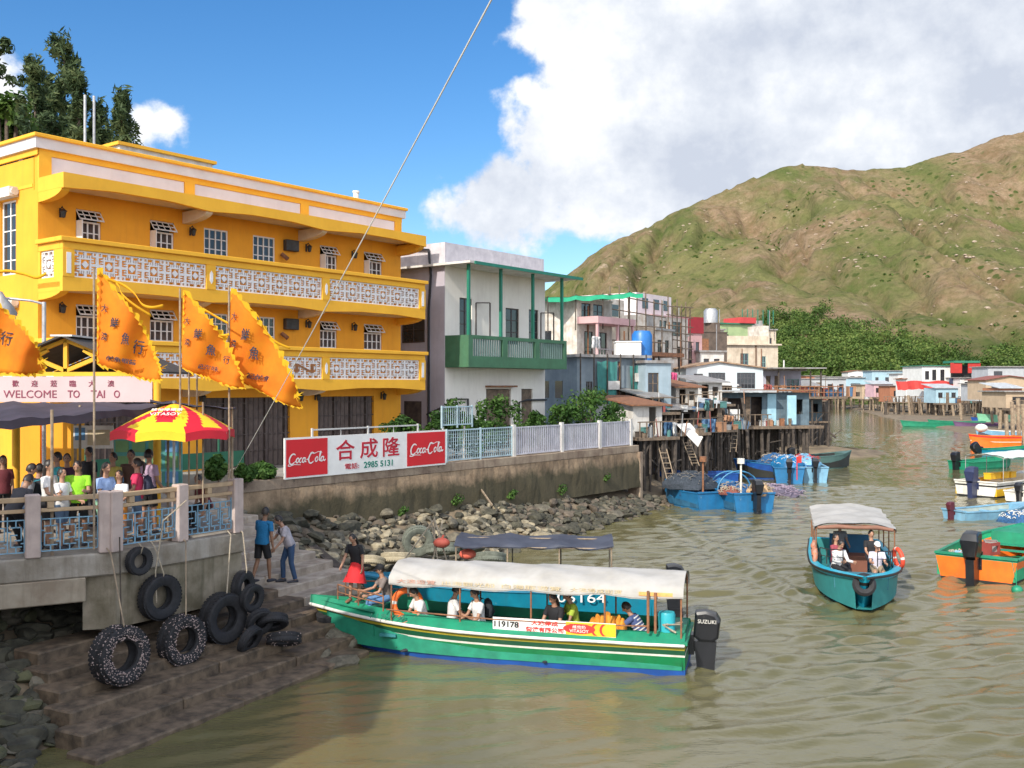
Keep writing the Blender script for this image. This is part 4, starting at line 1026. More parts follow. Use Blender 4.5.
far('pale blue village house under the hill', 846, 894, 378, 396, 262, 2)
far('grey blue house behind the red awning house', 872, 905, 371, 392, 258, 2, stl=False, holes=((.1, .4, .2, .7), (.4, .4, .55, .7), (.75, .4, .9, .7)))
r, W, H = far('white two storey house with red awnings above and below', 922, 973, 366, 402, 205, 0, dep=9, holes=((.06, .62, .14, .86), (.2, .6, .28, .9), (.36, .55, .44, .9), (.62, .12, .86, .42)), roof='flat', rm=M_green_paint)
M_awn = mat('red_awning', (.46, .03, .02), (.36, .025, .02), 1, .7)
mb = MB(); q_ = random.Random(2); rows = [[(-6.5+(W*.5+6.5)*i/16, -2.2-.9*j/3+.15*math.sin(i*1.7), H*.58-.5*j-q_.uniform(0, .35)*(j == 3)-.12*math.sin(i*.9)) for i in range(17)] for j in range(4)]; mb.sheet(rows); mb.build('awning', M_awn, r); bx(r, 'awning', M_awn, (W*.44, -2.6, H*.80, W*.66, -2.4, H*1.08)); bx(r, 'awning', M_awn, (W*.78, -2.6, H*.80, W*1.02, -2.4, H*1.08))
bx(r, 'upper_deck', M_lead, (W*.42, -2.5, H*.48, W*1.0, -.01, H*.52)); bx(r, 'upper_rail', mat('navy_rail', (.04, .05, .10), None, 2, .6), (W*.42, -2.5, H*.52, W*1.0, -2.4, H*.66)); bx(r, 'upper_roof', M_green_paint, (W*.5, -2.8, H*1.08, W*1.0, 2, H*1.14))
bx(r, 'upper_screen', M_lead, (W*.56, -.1, H*.52, W*.96, -.004, H*1.05))
far('white annex next to the red awning house', 960, 1006, 378, 398, 200, 0, holes=((.1, .4, .3, .8), (.5, .4, .7, .8)))
far('rusty red roofed house by the right edge', 986, 1040, 380, 400, 165, 4, roof='gable', rm=mat('red_brown_roof', (.26, .09, .07), None, 2, .85), holes=((.1, .3, .25, .7), (.4, .3, .6, .7)))
far('grey flat roofed upper house behind the rusty one', 988, 1060, 367, 388, 190, 1, stl=False, holes=((.08, .5, .2, .8), (.5, .5, .7, .8)))
far('brown stilt shed with wooden fence', 862, 888, 385, 399, 240, 4)
far('tin shed on tall stilts under the red awning', 890, 928, 386, 402, 220, 5)
far('wooden shed on stilts at the right edge', 1006, 1070, 392, 408, 130, 4, holes=((.1, .2, .3, .7),))
for k, (a_, b_, yt, yb_, d_, w_, l_) in enumerate([(806, 824, 376, 388, 300, 5, 'rusty roofed house far behind the river bend'), (848, 870, 372, 385, 310, 0, 'pale house in the back row above the bend'), (874, 893, 384, 397, 228, 3, 'lilac pink stilt house near the bend'), (898, 916, 374, 388, 236, 0, 'white cottage in the back row left of the awning house'),
        (906, 921, 379, 402, 212, 0, 'narrow white stilt house at the left of the awning house'), (936, 958, 388, 403, 190, 2, 'low blue white stilt house under the awning house'), (975, 992, 384, 401, 178, 1, 'grey stilt house between the annex and the rusty house'), (1002, 1024, 374, 386, 200, 3, 'pinkish house in the back row at the right edge'), (1000, 1022, 388, 404, 150, 5, 'rust brown stilt shed below the red roofed house'), (826, 842, 384, 398, 262, 5, 'brown stilt shed beside the grey bend house')]):
    far(l_, a_, b_, yt, yb_, d_, w_, stl=(yb_ > 390), dep=5, roof=['flat', 'gable', 'lean'][k % 3], rm=[M_tin, M_rust, mat('pale_roof_sheet', (0,0,0))][k % 3])
# stilt jetty in front of far houses
a = P(884, 402, 200); r = thing('stilt_jetty', 'long timber jetty on pale posts before the red awning house', 'jetty', a, R(-9)); JW = 42
bx(r, 'deck', M_wood, (0, 0, -.2, JW, 1.2, 0)); 
rr = random.Random(3)
for i in range(92):
    mb = MB(); x = JW*i/92+rr.uniform(-.2, .2); y = rr.choice([0, .2, 1.0]); h_ = rr.uniform(-.2, 1.4); mb.tube([(x+rr.uniform(-.5, .5), y, -a.z-.2), (x, y, h_)], rr.choice([.12, .16, .28]), 7); mb.build('stilt_post', rr.choice([M_woodl, M_wood, M_wood, M_woodd]), r)
mb = MB()
for i in range(60): mb.box(JW*i/60, .02, 0, JW*i/60+.1, .1, 1.1)
mb.box(0, .02, 1.05, JW, .12, 1.15); mb.build('rail', M_wood, r)
# tall mooring posts at right edge
for i, (px, y0, y1, d) in enumerate([(1012, 402, 452, 98), (1018, 398, 455, 96), (1023, 404, 456, 95), (1006, 414, 446, 104), (1029, 400, 458, 92), (991, 405, 424, 140), (960, 403, 420, 165)]):
    mb = MB(); mb.tube([P(px+1.5, y1, d), P(px, y0, d)], .2, 8); tag(mb.build('mooring_post', M_woodl), 'pale timber mooring post at the right bank', 'post', 'mooring posts at the right bank')
# ================================================================ people
M_skin = mat('skin', (.42, .23, .15), (.35, .19, .12), 6, .55)
M_skin2 = mat('tanned_skin', (.28, .15, .09), (.23, .12, .07), 6, .55)
M_hair = mat('black_hair', (.018, .014, .012), (.03, .022, .018), 20, .45)
M_eye = mat('eye_dark', (.01, .008, .008), None, 3, .3)
M_lip = mat('lip', (.36, .12, .10), None, 3, .5)
M_shoe = mat('shoe_dark', (.03, .03, .04), None, 5, .6)
M_shoew = mat('shoe_white', (.6, .6, .6), None, 5, .6)
def cloth(name, c, k=.8): return mat('cloth_'+name, c, tuple(v*k for v in c), 5, .85, bump=.5, bscale=22)
_pc = 0
def person(label, loc, rz=0, h=1.66, lean=0, hips=(0, 0), knees=(0, 0), sh=(0, 0), el=(10, 10), abd=(6, 6), sit=None, top=None, sleeve='short',
           bottom=None, bk='shorts', hair='short', skin=None, shoes=None, extra=None, twist=0, headlean=0, female=False, headturn=0, cap=None, wide=1.0, group=None, vox=.0115):
    global _pc; _pc += 1; rr = random.Random(_pc)
    s = h/1.7; X = Vector((1, 0, 0)); skin = skin or M_skin
    def dn(a): return Vector((0, -math.sin(R(a)), -math.cos(R(a))))
    up = Vector((0, -math.sin(R(lean)), math.cos(R(lean)))); fw = Vector((0, -math.cos(R(lean)), -math.sin(R(lean))))
    TL, SL = .44*s, .43*s
    foot = []
    for i in (0, 1): foot.append(dn(hips[i])*TL+dn(hips[i]-knees[i])*SL)
    if sit is not None: pz = sit+.10*s
    else: pz = -min(f.z for f in foot)+.075*s
    pel = Vector((0, 0, pz)); hw = .092*s*(1.05 if female else 1)
    chest = pel+up*.36*s; neck = pel+up*.52*s; 
    hup = Vector((0, -math.sin(R(lean+headlean)), math.cos(R(lean+headlean)))); hf = Vector((0, -math.cos(R(lean+headlean)), -math.sin(R(lean+headlean))))
    ht = R(headturn); hside = X*math.cos(ht)+hf*math.sin(ht); hf = hf*math.cos(ht)-X*math.sin(ht)
    headb = neck+hup*.055*s; headc = neck+hup*.175*s
    sw = (.165 if female else .185)*s*wide
    body = MB()
    def ell(c, rx, ry): return (c, (rx, ry))
    def lims(mbx, seq, n=12, mi=0):
        mbx.tube([p for p, _ in seq], [r_ for _, r_ in seq], n, mi, side=X)
    torso = [(pel-up*.06*s, (.12*s, .10*s)), (pel+up*.02*s, (.155*s*wide, .115*s)), (pel+up*.14*s, (.128*s*wide, .098*s*wide)), (pel+up*.28*s, (.148*s*wide, .108*s)), (pel+up*.40*s, (.160*s*wide, .108*s)), (pel+up*.47*s, (.135*s, .082*s)), (pel+up*.50*s, (.06*s, .058*s)), (neck+hup*.07*s, (.052*s, .054*s))]
    lims(body, torso)
    hs = s*1.03
    # head: skull and jaw, nose, ears
    body.tube([headc-hup*.115*hs+hf*.03*hs, headc-hup*.09*hs+hf*.018*hs, headc-hup*.04*hs+hf*.006*hs, headc+hup*.02*hs, headc+hup*.07*hs, headc+hup*.105*hs, headc+hup*.118*hs],
              [(.022*hs, .02*hs), (.045*hs, .055*hs), (.066*hs, .086*hs), (.075*hs, .096*hs), (.066*hs, .088*hs), (.040*hs, .058*hs), (.012*hs, .02*hs)], 14, 0, side=hside)
    body.tube([headc+hf*.088*hs+hup*.012*hs, headc+hf*.106*hs-hup*.028*hs, headc+hf*.09*hs-hup*.034*hs], [.009*hs, .015*hs, .009*hs], 8)
    for q in (-1, 1): body.ball(headc+hside*q*.078*hs-hup*.012*hs, .02*hs, 8, sc=(.6, 1, 1.5))
    hands = []
    for i, q in enumerate((-1, 1)):
        shp = pel+up*.445*s+X*q*sw*.98
        a = R(abd[i]); 
        def arm(t, ab):
            v = Vector((0, -math.sin(R(t)), -math.cos(R(t)))); return (v*math.cos(ab)+X*q*math.sin(ab)).normalized()
        elb = shp+arm(sh[i], a)*.285*s; wr = elb+arm(sh[i]+el[i], a*.2)*.25*s; hd = arm(sh[i]+el[i]+8, 0)
        mid = (shp+elb)/2; mf = elb*.65+wr*.35
        body.tube([pel+up*.45*s+X*q*sw*.5, shp, mid, elb, mf, wr, wr+hd*.03*s], [.055*s, .052*s, .044*s, .037*s, .037*s, .026*s, .026*s], 10)
        # palm, thumb and four bent fingers
        fo = hd.cross(X); fo = fo.normalized(); side_ = Vector(fo)*1.0
        palm = wr+hd*.05*s
        body.tube([wr, wr+hd*.03*s, wr+hd*.07*s, wr+hd*.095*s], [(.024*s, .018*s), (.038*s, .017*s), (.042*s, .016*s), (.038*s, .013*s)], 10, side=fo)
        for k in range(4):
            off = fo*(-.031+.0205*k)*s; L0 = (.030, .036, .034, .026)[k]*s; b = wr+hd*.088*s+off
            cv = -X*q
            d1 = (hd+cv*.25).normalized(); d2 = (hd+cv*.8).normalized(); d3 = (hd*.5+cv).normalized()
            body.tube([b, b+d1*L0, b+d1*L0+d2*L0*.8, b+d1*L0+d2*L0*.8+d3*L0*.6], [.0092*s, .0088*s, .0082*s, .007*s], 7)
        tb = wr+hd*.03*s-fo*.03*s; d1 = (hd*.7-fo*.7-X*q*.3).normalized(); d2 = (hd-fo*.2-X*q*.4).normalized()
        if hd.z < -.3 or True:
            fsign = 1
        body.tube([tb, tb+d1*.036*s, tb+d1*.036*s+d2*.03*s], [.013*s, .011*s, .009*s], 7)
        hands.append((shp, elb, wr, hd))
    legs = []
    for i, q in enumerate((-1, 1)):
        hp = pel-up*.02*s*0+X*q*hw; kn = hp+dn(hips[i])*TL+X*q*(.02*s if not female else -.01*s); an = kn+dn(hips[i]-knees[i])*SL
        ta = (hips[i]-knees[i]); toe = Vector((0, -1, 0)) if ta > -50 else dn(ta+80)
        body.tube([hp+Vector((0, 0, .02*s)), hp*.7+kn*.3, hp*.35+kn*.65, kn, kn*.7+an*.3, kn*.3+an*.7, an], [.085*s, .082*s, .062*s, .052*s, .055*s, .038*s, .034*s], 12)
        sole = an-Vector((0, 0, .045*s)) if ta > -50 else an
        body.tube([sole-toe*.06*s, sole-toe*.02*s, sole+toe*.07*s-Vector((0,0,.008*s)), sole+toe*.15*s-Vector((0,0,.015*s)), sole+toe*.19*s-Vector((0,0,.015*s))], [(.028*s, .028*s), (.036*s, .038*s), (.042*s, .032*s), (.044*s, .022*s), (.03*s, .015*s)], 10, side=X)
        legs.append((hp, kn, an, toe, sole))
    o = body.build('person', [skin, M_eye, M_lip], loc=loc, rot=(0, 0, R(rz)))
    rm = o.modifiers.new('r', 'REMESH'); rm.mode = 'VOXEL'; rm.voxel_size = vox; rm.use_smooth_shade = True
    dg = bpy.context.evaluated_depsgraph_get(); me = bpy.data.meshes.new_from_object(o.evaluated_get(dg)); o.modifiers.remove(rm); old = o.data; o.data = me; bpy.data.meshes.remove(old)
    me.name = 'person'; me.materials.clear()
    for m_ in (skin, M_eye, M_lip): me.materials.append(m_)
    eyes = [headc+hf*.088*hs+hside*q*.030*hs+hup*.012*hs for q in (-1, 1)]; mouth = headc+hf*.082*hs-hup*.062*hs
    n = len(me.polygons); cen = np.empty(n*3, 'f'); me.polygons.foreach_get('center', cen); cen = cen.reshape(-1, 3); mi = np.zeros(n, 'i')
    for e in eyes: mi[np.linalg.norm(cen-np.array(e), axis=1) < .0100*hs] = 1
    mi[(np.abs((cen-np.array(mouth)) @ np.array(hside)) < .022*hs) & (np.abs((cen-np.array(mouth)) @ np.array(hup)) < .007*hs) & (np.linalg.norm(cen-np.array(mouth), axis=1) < .04*hs)] = 2
    me.polygons.foreach_set('material_index', mi); me.update()
    tag(o, label, 'person', group)
    # clothes
    if top:
        t = MB(); g = 1.13
        seq = [(p, (r_[0]*g+.006, r_[1]*g+.008)) for p, r_ in torso[1:6]]; seq.insert(0, (pel-up*.05*s, (.162*s*wide, .128*s))); seq.append((pel+up*.497*s, (.078*s, .07*s)))
        lims(t, seq, 16)
        for i, q in enumerate((-1, 1)):
            shp, elb, wr, hd = hands[i]
            if sleeve == 'none': continue
            e_ = shp.lerp(elb, .62) if sleeve == 'short' else None
            if sleeve == 'short': t.tube([pel+up*.44*s+X*q*sw*.45, shp, shp.lerp(elb, .3), e_], [.072*s, .067*s, .06*s, .062*s], 12)
            else: t.tube([pel+up*.44*s+X*q*sw*.45, shp, shp.lerp(elb, .5), elb, elb.lerp(wr, .5), elb.lerp(wr, .94)], [.072*s, .067*s, .055*s, .049*s, .045*s, .035*s], 12)
        t.build('shirt' if sleeve != 'none' else 'vest', top, o, smooth=70)
    if bottom:
        t = MB()
        if bk == 'skirt':
            hpm = (legs[0][1]+legs[1][1])/2; c0 = pel+up*.10*s; c1 = pel.lerp(hpm, .15); c2 = pel.lerp(hpm, .6); c3 = pel.lerp(hpm, 1.12)
            t.tube([c0, c1, c2, c3], [(.135*s, .112*s), (.175*s, .145*s), (.225*s, .20*s), (.29*s, .27*s)], 20, side=X, cap=False)
            rows = t.v[-20:]
            for j in range(20):
                v = Vector(rows[j]); cc = c3; t.v[-20+j] = tuple(cc+(v-cc)*(1+.10*math.sin(j*2.6)))
        else:
            lims(t, [(pel+up*.11*s, (.132*s*wide, .106*s*wide)), (pel+up*.02*s, (.168*s*wide, .130*s)), (pel-up*.07*s, (.155*s, .125*s))], 16)
            for i, q in enumerate((-1, 1)):
                hp, kn, an, toe, sole = legs[i]
                if bk == 'shorts': t.tube([hp+Vector((0, 0, .03*s)), hp.lerp(kn, .35), hp.lerp(kn, .85)], [.098*s, .094*s, .086*s], 12)
                else: t.tube([hp+Vector((0, 0, .03*s)), hp.lerp(kn, .35), kn, kn.lerp(an, .5), kn.lerp(an, .96)], [.098*s, .090*s, .066*s, .062*s, .056*s], 12)
        t.build('skirt' if bk == 'skirt' else ('shorts' if bk == 'shorts' else 'trousers'), bottom, o, smooth=70)
    sm = shoes or M_shoe
    for (hp, kn, an, toe, sole) in legs:
        t = MB(); t.tube([sole-toe*.07*s, sole-toe*.02*s, sole+toe*.08*s-Vector((0,0,.006)), sole+toe*.16*s-Vector((0,0,.014)), sole+toe*.20*s-Vector((0,0,.014))], [(.032*s, .034*s), (.043*s, .044*s), (.049*s, .038*s), (.050*s, .028*s), (.035*s, .018*s)], 12, side=X)
        t.build('shoe', sm, o, smooth=60)
    # hair or cap
    t = MB(); pts = []
    nlat, nlon = 7, 16
    rowsv = []
    for a in range(nlat+1):
        th = math.pi*.62*a/nlat; row = []
        for j in range(nlon):
            ph = 2*math.pi*j/nlon; front = math.cos(ph)
            tt = th*(1-.50*max(0, front)) if hair != 'bald' else th
            d = hside*math.sin(tt)*math.sin(ph)*.086+hf*math.sin(tt)*math.cos(ph)*.105+hup*math.cos(tt)*.130
            row.append(headc+d*hs*(1+.03*rr.uniform(-1, 1))-hf*.006)
        row.append(row[0]); rowsv.append(row)
    t.sheet(rowsv)
    if hair == 'long': 
        t.tube([headc+hup*.04*hs-hf*.03*hs, headc-hup*.06*hs-hf*.065*hs, headc-hup*.20*hs-hf*.075*hs, headc-hup*.33*hs-hf*.07*hs], [(.07*hs, .05*hs), (.088*hs, .05*hs), (.085*hs, .035*hs), (.04*hs, .015*hs)], 12, side=hside)
    elif hair == 'ponytail':
        t.tube([headc+hup*.06*hs-hf*.09*hs, headc+hup*.0*hs-hf*.15*hs, headc-hup*.12*hs-hf*.14*hs, headc-hup*.24*hs-hf*.11*hs], [.022*hs, .032*hs, .026*hs, .008*hs], 10)
    elif hair == 'bun': t.ball(headc+hup*.06*hs-hf*.12*hs, .042*hs, 10)
    t.build('hair', M_hair, o, smooth=80)
    if cap:
        t = MB(); rowsv = []
        for a in range(6):
            th = math.pi*.47*a/5; rowsv.append([headc+(hside*math.sin(th)*math.sin(2*math.pi*j/16)*.093+hf*math.sin(th)*math.cos(2*math.pi*j/16)*.113+hup*(.03+math.cos(th)*.108))*hs for j in range(17)])
        t.sheet(rowsv); b = headc+hup*.045*hs+hf*.10*hs
        t.tube([b-hf*.03*hs, b+hf*.04*hs, b+hf*.08*hs-hup*.01], [(.075*hs, .008), (.07*hs, .007), (.04*hs, .005)], 12, side=hside)
        t.build('cap', cap, o, smooth=60)
    o['_j'] = [*(chest), *(neck)]
    if extra: extra(o, dict(s=s, pel=pel, up=up, fw=fw, chest=chest, neck=neck, hands=hands, headc=headc, hf=hf, hup=hup, sw=sw))
    del o['_j']
    return o
def backpack(label, per, loc, rz, m_, s=1.0, z=1.15, lean=0, front=False):
    o = thing('backpack', label, 'backpack', loc, R(rz)); q = -1 if front else 1
    b = MB(); c = Vector((0, q*.21*s, z*s))
    b.tube([c+Vector((0, 0, -.22*s)), c+Vector((0, .01*q, -.18*s)), c+Vector((0, .02*q, 0)), c+Vector((0, 0, .16*s)), c+Vector((0, -.02*q, .22*s))], [(.10*s, .06*s), (.15*s, .095*s), (.155*s, .10*s), (.13*s, .08*s), (.05*s, .04*s)], 12, side=(1, 0, 0))
    b.build('bag_body', m_, o, smooth=60)
    p = MB(); p.tube([c+Vector((0, .08*q, -.15*s)), c+Vector((0, .11*q, -.08*s)), c+Vector((0, .09*q, .0))], [(.08*s, .04), (.11*s, .05*s), (.08*s, .03*s)], 10, side=(1, 0, 0)); p.build('front_pocket', m_, o, smooth=60)
    for k in (-1, 1):
        p = MB(); p.tube([c+Vector((k*.09*s, 0, .17*s)), Vector((k*.10*s, q*.0, z*s+.27*s)), Vector((k*.11*s, -q*.115*s, z*s+.12*s)), Vector((k*.12*s, -q*.10*s, z*s-.08*s)), c+Vector((k*.12*s, -.02, -.16*s))], [(.022*s, .008)]*5, 6, side=(1, 0, 0)); p.build('strap', m_, o)
    return o
C = cloth
def gp(px, py, z): return G(px, py, z)
# --- two men on the steps
a = on_steps(262, 582); 
person('man in blue t-shirt and black shorts stepping down the landing steps', a, 150, 1.74, lean=10, hips=(14, -4), knees=(10, 18), sh=(-6, 14), el=(14, 20), abd=(10, 14), top=C('bright_blue', (.01, .16, .36)), bottom=C('black', (.015, .015, .018)), bk='shorts', skin=M_skin2, wide=1.12, shoes=M_shoe)
a = on_steps(290, 582)
def bagstrap(o, j):
    t = MB(); t.tube([j['neck']+Vector((.08, -.1, -.02)), j['chest']+Vector((0, -.15, 0)), j['pel']+Vector((-.15, -.05, .1))], [(.018, .006)]*3, 6); t.tube([j['neck']+Vector((.08, .08, -.02)), j['chest']+Vector((0, .14, 0)), j['pel']+Vector((-.15, .05, .1))], [(.018, .006)]*3, 6); t.build('bag_strap', C('black', (0, 0, 0)), o)
person('man in pale checked shirt and jeans leaning forward on the landing steps', a, -62, 1.70, lean=22, hips=(20, 0), knees=(22, 14), sh=(30, 20), el=(30, 24), abd=(8, 6), top=C('pale_check', (.52, .48, .52), .55), bottom=C('jeans', (.035, .075, .16)), bk='long', extra=bagstrap, wide=1.08, headlean=10)

# --- people on the platform: (px, py feet, d or None, ...)
plat_people = [
 dict(label='person in red top standing at the very left behind the crowd', px=3, py=532, rz=30, h=1.62, top=C('maroon', (.16, .03, .04)), bottom=C('black', (0,0,0)), bk='long', hair='long', female=True),
 dict(label='person in yellow top standing behind the pale blue blouse', px=113, py=530, rz=-20, h=1.66, top=C('straw', (.62, .50, .12)), bottom=C('black', (0,0,0)), bk='long', hair='short'),
 dict(label='person in turquoise t-shirt in the second row near the left', px=57, py=533, rz=-40, h=1.7, top=C('turquoise2', (.05, .42, .48)), bottom=C('black', (0,0,0)), bk='shorts', hair='short'),
 dict(label='person bent over the rail in dark clothes at the far left', px=12, py=556, rz=160, h=1.66, lean=35, hips=(38, 30), knees=(12, 8), top=C('charcoal', (.05, .05, .06)), bottom=C('black', (0,0,0)), bk='long', hair='short'),
 dict(label='person in grey top carrying a turquoise and grey backpack', px=24, py=548, rz=120, h=1.62, lean=12, top=C('grey', (.22, .23, .25)), bottom=C('denim_short', (.10, .16, .26)), bk='shorts', hair='short', bp=('turquoise and grey backpack on the back of a person by the rail', C('turquoise', (.05, .40, .50)))),
 dict(label='person in dark top with a black backpack beside the white shirted woman', px=36, py=545, rz=160, h=1.58, lean=8, top=C('black2', (.03, .03, .04)), bottom=C('khaki', (.30, .24, .16)), bk='shorts', hair='short', bp=('black backpack with teal trim worn near the left end of the rail', C('black3', (.02, .025, .03)))),
 dict(label='woman with long dark hair and white t-shirt facing right at the rail', px=49, py=548, rz=80, h=1.68, top=C('white', (.72, .71, .70)), bottom=C('black', (0,0,0)), bk='shorts', hair='long', sh=(20, 10), el=(50, 40), female=True),
 dict(label='woman in dark purple top standing behind the white shirted woman', px=67, py=530, rz=20, h=1.64, top=C('plum', (.10, .04, .08)), bottom=C('black', (0,0,0)), bk='long', hair='bun', female=True),
 dict(label='shorter woman in white sleeveless top with grey straps', px=62, py=548, rz=70, h=1.52, top=C('white', (0,0,0)), bottom=C('denim_short', (0,0,0)), bk='shorts', hair='short', sleeve='short', female=True, sh=(30, 20), el=(60, 50)),
 dict(label='man in neon green t-shirt looking down at his hands', px=78, py=546, rz=10, h=1.66, top=C('neon', (.30, .68, .03)), bottom=C('black', (0,0,0)), bk='shorts', hair='short', sh=(20, 25), el=(75, 70), headlean=18, wide=1.1),
 dict(label='person in black clothes standing in the shade under the tarpaulin', px=89, py=526, rz=-30, h=1.74, top=C('black', (0,0,0)), bottom=C('black2', (0,0,0)), bk='long', hair='short'),
 dict(label='woman in pale blue blouse with brown hair at the rail', px=104, py=546, rz=60, h=1.62, lean=6, top=C('pale_blue', (.28, .40, .66)), bottom=C('mint', (.30, .55, .38)), bk='long', hair='long', sh=(15, 20), el=(50, 60), female=True),
 dict(label='child in orange top standing between two women', px=119, py=545, rz=-10, h=1.45, top=C('white', (0,0,0)), bottom=C('orange', (.65, .25, .04)), bk='shorts', hair='short', sh=(20, 15), el=(70, 60)),
 dict(label='man in brown shirt standing behind under the umbrella', px=131, py=528, rz=10, h=1.70, top=C('brown', (.16, .09, .07)), bottom=C('khaki', (0,0,0)), bk='shorts', hair='short'),
 dict(label='woman with ponytail in hot pink top carrying a dark backpack', px=137, py=540, rz=-75, h=1.64, top=C('hot_pink', (.70, .04, .12)), bottom=C('denim_short', (0,0,0)), bk='shorts', hair='ponytail', sh=(10, 12), el=(40, 50), female=True, bp=('dark navy backpack worn by the woman in pink', C('navy', (.03, .035, .07)))),
 dict(label='tall man in pale lilac t-shirt under the umbrella', px=149, py=533, rz=150, h=1.76, top=C('lilac', (.50, .36, .50)), bottom=C('black', (0,0,0)), bk='shorts', hair='short', sh=(8, 10), el=(30, 20), extra=bagstrap),
 dict(label='person in dark red top sitting low behind the right end of the rail', px=207, py=528, rz=-40, h=1.55, sit=.42, hips=(85, 80), knees=(85, 80), top=C('maroon', (.16, .03, .04)), bottom=C('black', (0,0,0)), bk='long', hair='short', lean=20),
]
for q in plat_people:
    px, py, bp_ = q.pop('px'), q.pop('py'), q.pop('bp', None); a = gp(px, py, PL)
    rz = q.pop('rz'); lab = q.pop('label'); q.setdefault('el', (15, 18)); ln = q.get('lean', 0)
    q.setdefault('hips', (5, -5)); q.setdefault('knees', (2, 6))
    o = person(lab, a, rz, **q)
    if bp_:
        b = backpack(bp_[0], o, a, rz, bp_[1], q['h']/1.7, 1.17)
        if ln: b.rotation_euler = (R(ln), 0, R(rz)); 
# ================================================================ boats
M_bteal = mat('hull_teal', (.008, .24, .36), (.006, .18, .28), 2, .4, streak=.25, stain=(.05, .10, .10), wear=(.22, .36, .38), wearat=.66)
M_bgreen = mat('hull_green', (.003, .20, .065), (.003, .155, .05), 2, .38, streak=.18, stain=(.02, .10, .05), wear=(.10, .26, .14), wearat=.66)
M_bgreen2 = mat('deck_green', (.012, .25, .135), (.01, .18, .10), 2.5, .5, streak=.2, stain=(.06, .12, .07), wear=(.18, .30, .2), wearat=.66)
M_bblue = mat('hull_blue', (.01, .085, .36), (.01, .06, .26), 3, .5, streak=.2, stain=(.03, .05, .08))
M_bwhite = mat('hull_white', (.74, .73, .68), (.60, .58, .52), 3, .45, streak=.3, stain=(.35, .26, .16))
M_byel = mat('hull_yellow', (.78, .48, .02), (.66, .38, .02), 3, .45)
M_borange = mat('hull_orange', (.85, .18, .015), (.70, .13, .012), 2, .45, streak=.25, stain=(.3, .1, .03), wear=(.5, .3, .15), wearat=.66)
M_bsky = mat('hull_sky', (.016, .17, .38), (.012, .12, .28), 2, .45, streak=.3, stain=(.06, .12, .16), wear=(.2, .34, .42), wearat=.64)
M_bsky2 = mat('hull_pale_blue', (.20, .42, .58), (.14, .30, .44), 2, .5, streak=.4, stain=(.14, .14, .14))
M_bdark = mat('hull_dark', (.02, .022, .02), None, 3, .5)
M_canv = mat('white_canvas', (.44, .425, .40), (.33, .315, .29), 1.2, .8, bump=.6, bscale=4, streak=.2, stain=(.45, .38, .26))
M_tarp = mat('grey_tarp', (.06, .068, .095), (.035, .04, .06), 1.5, .75, bump=.5, bscale=5)
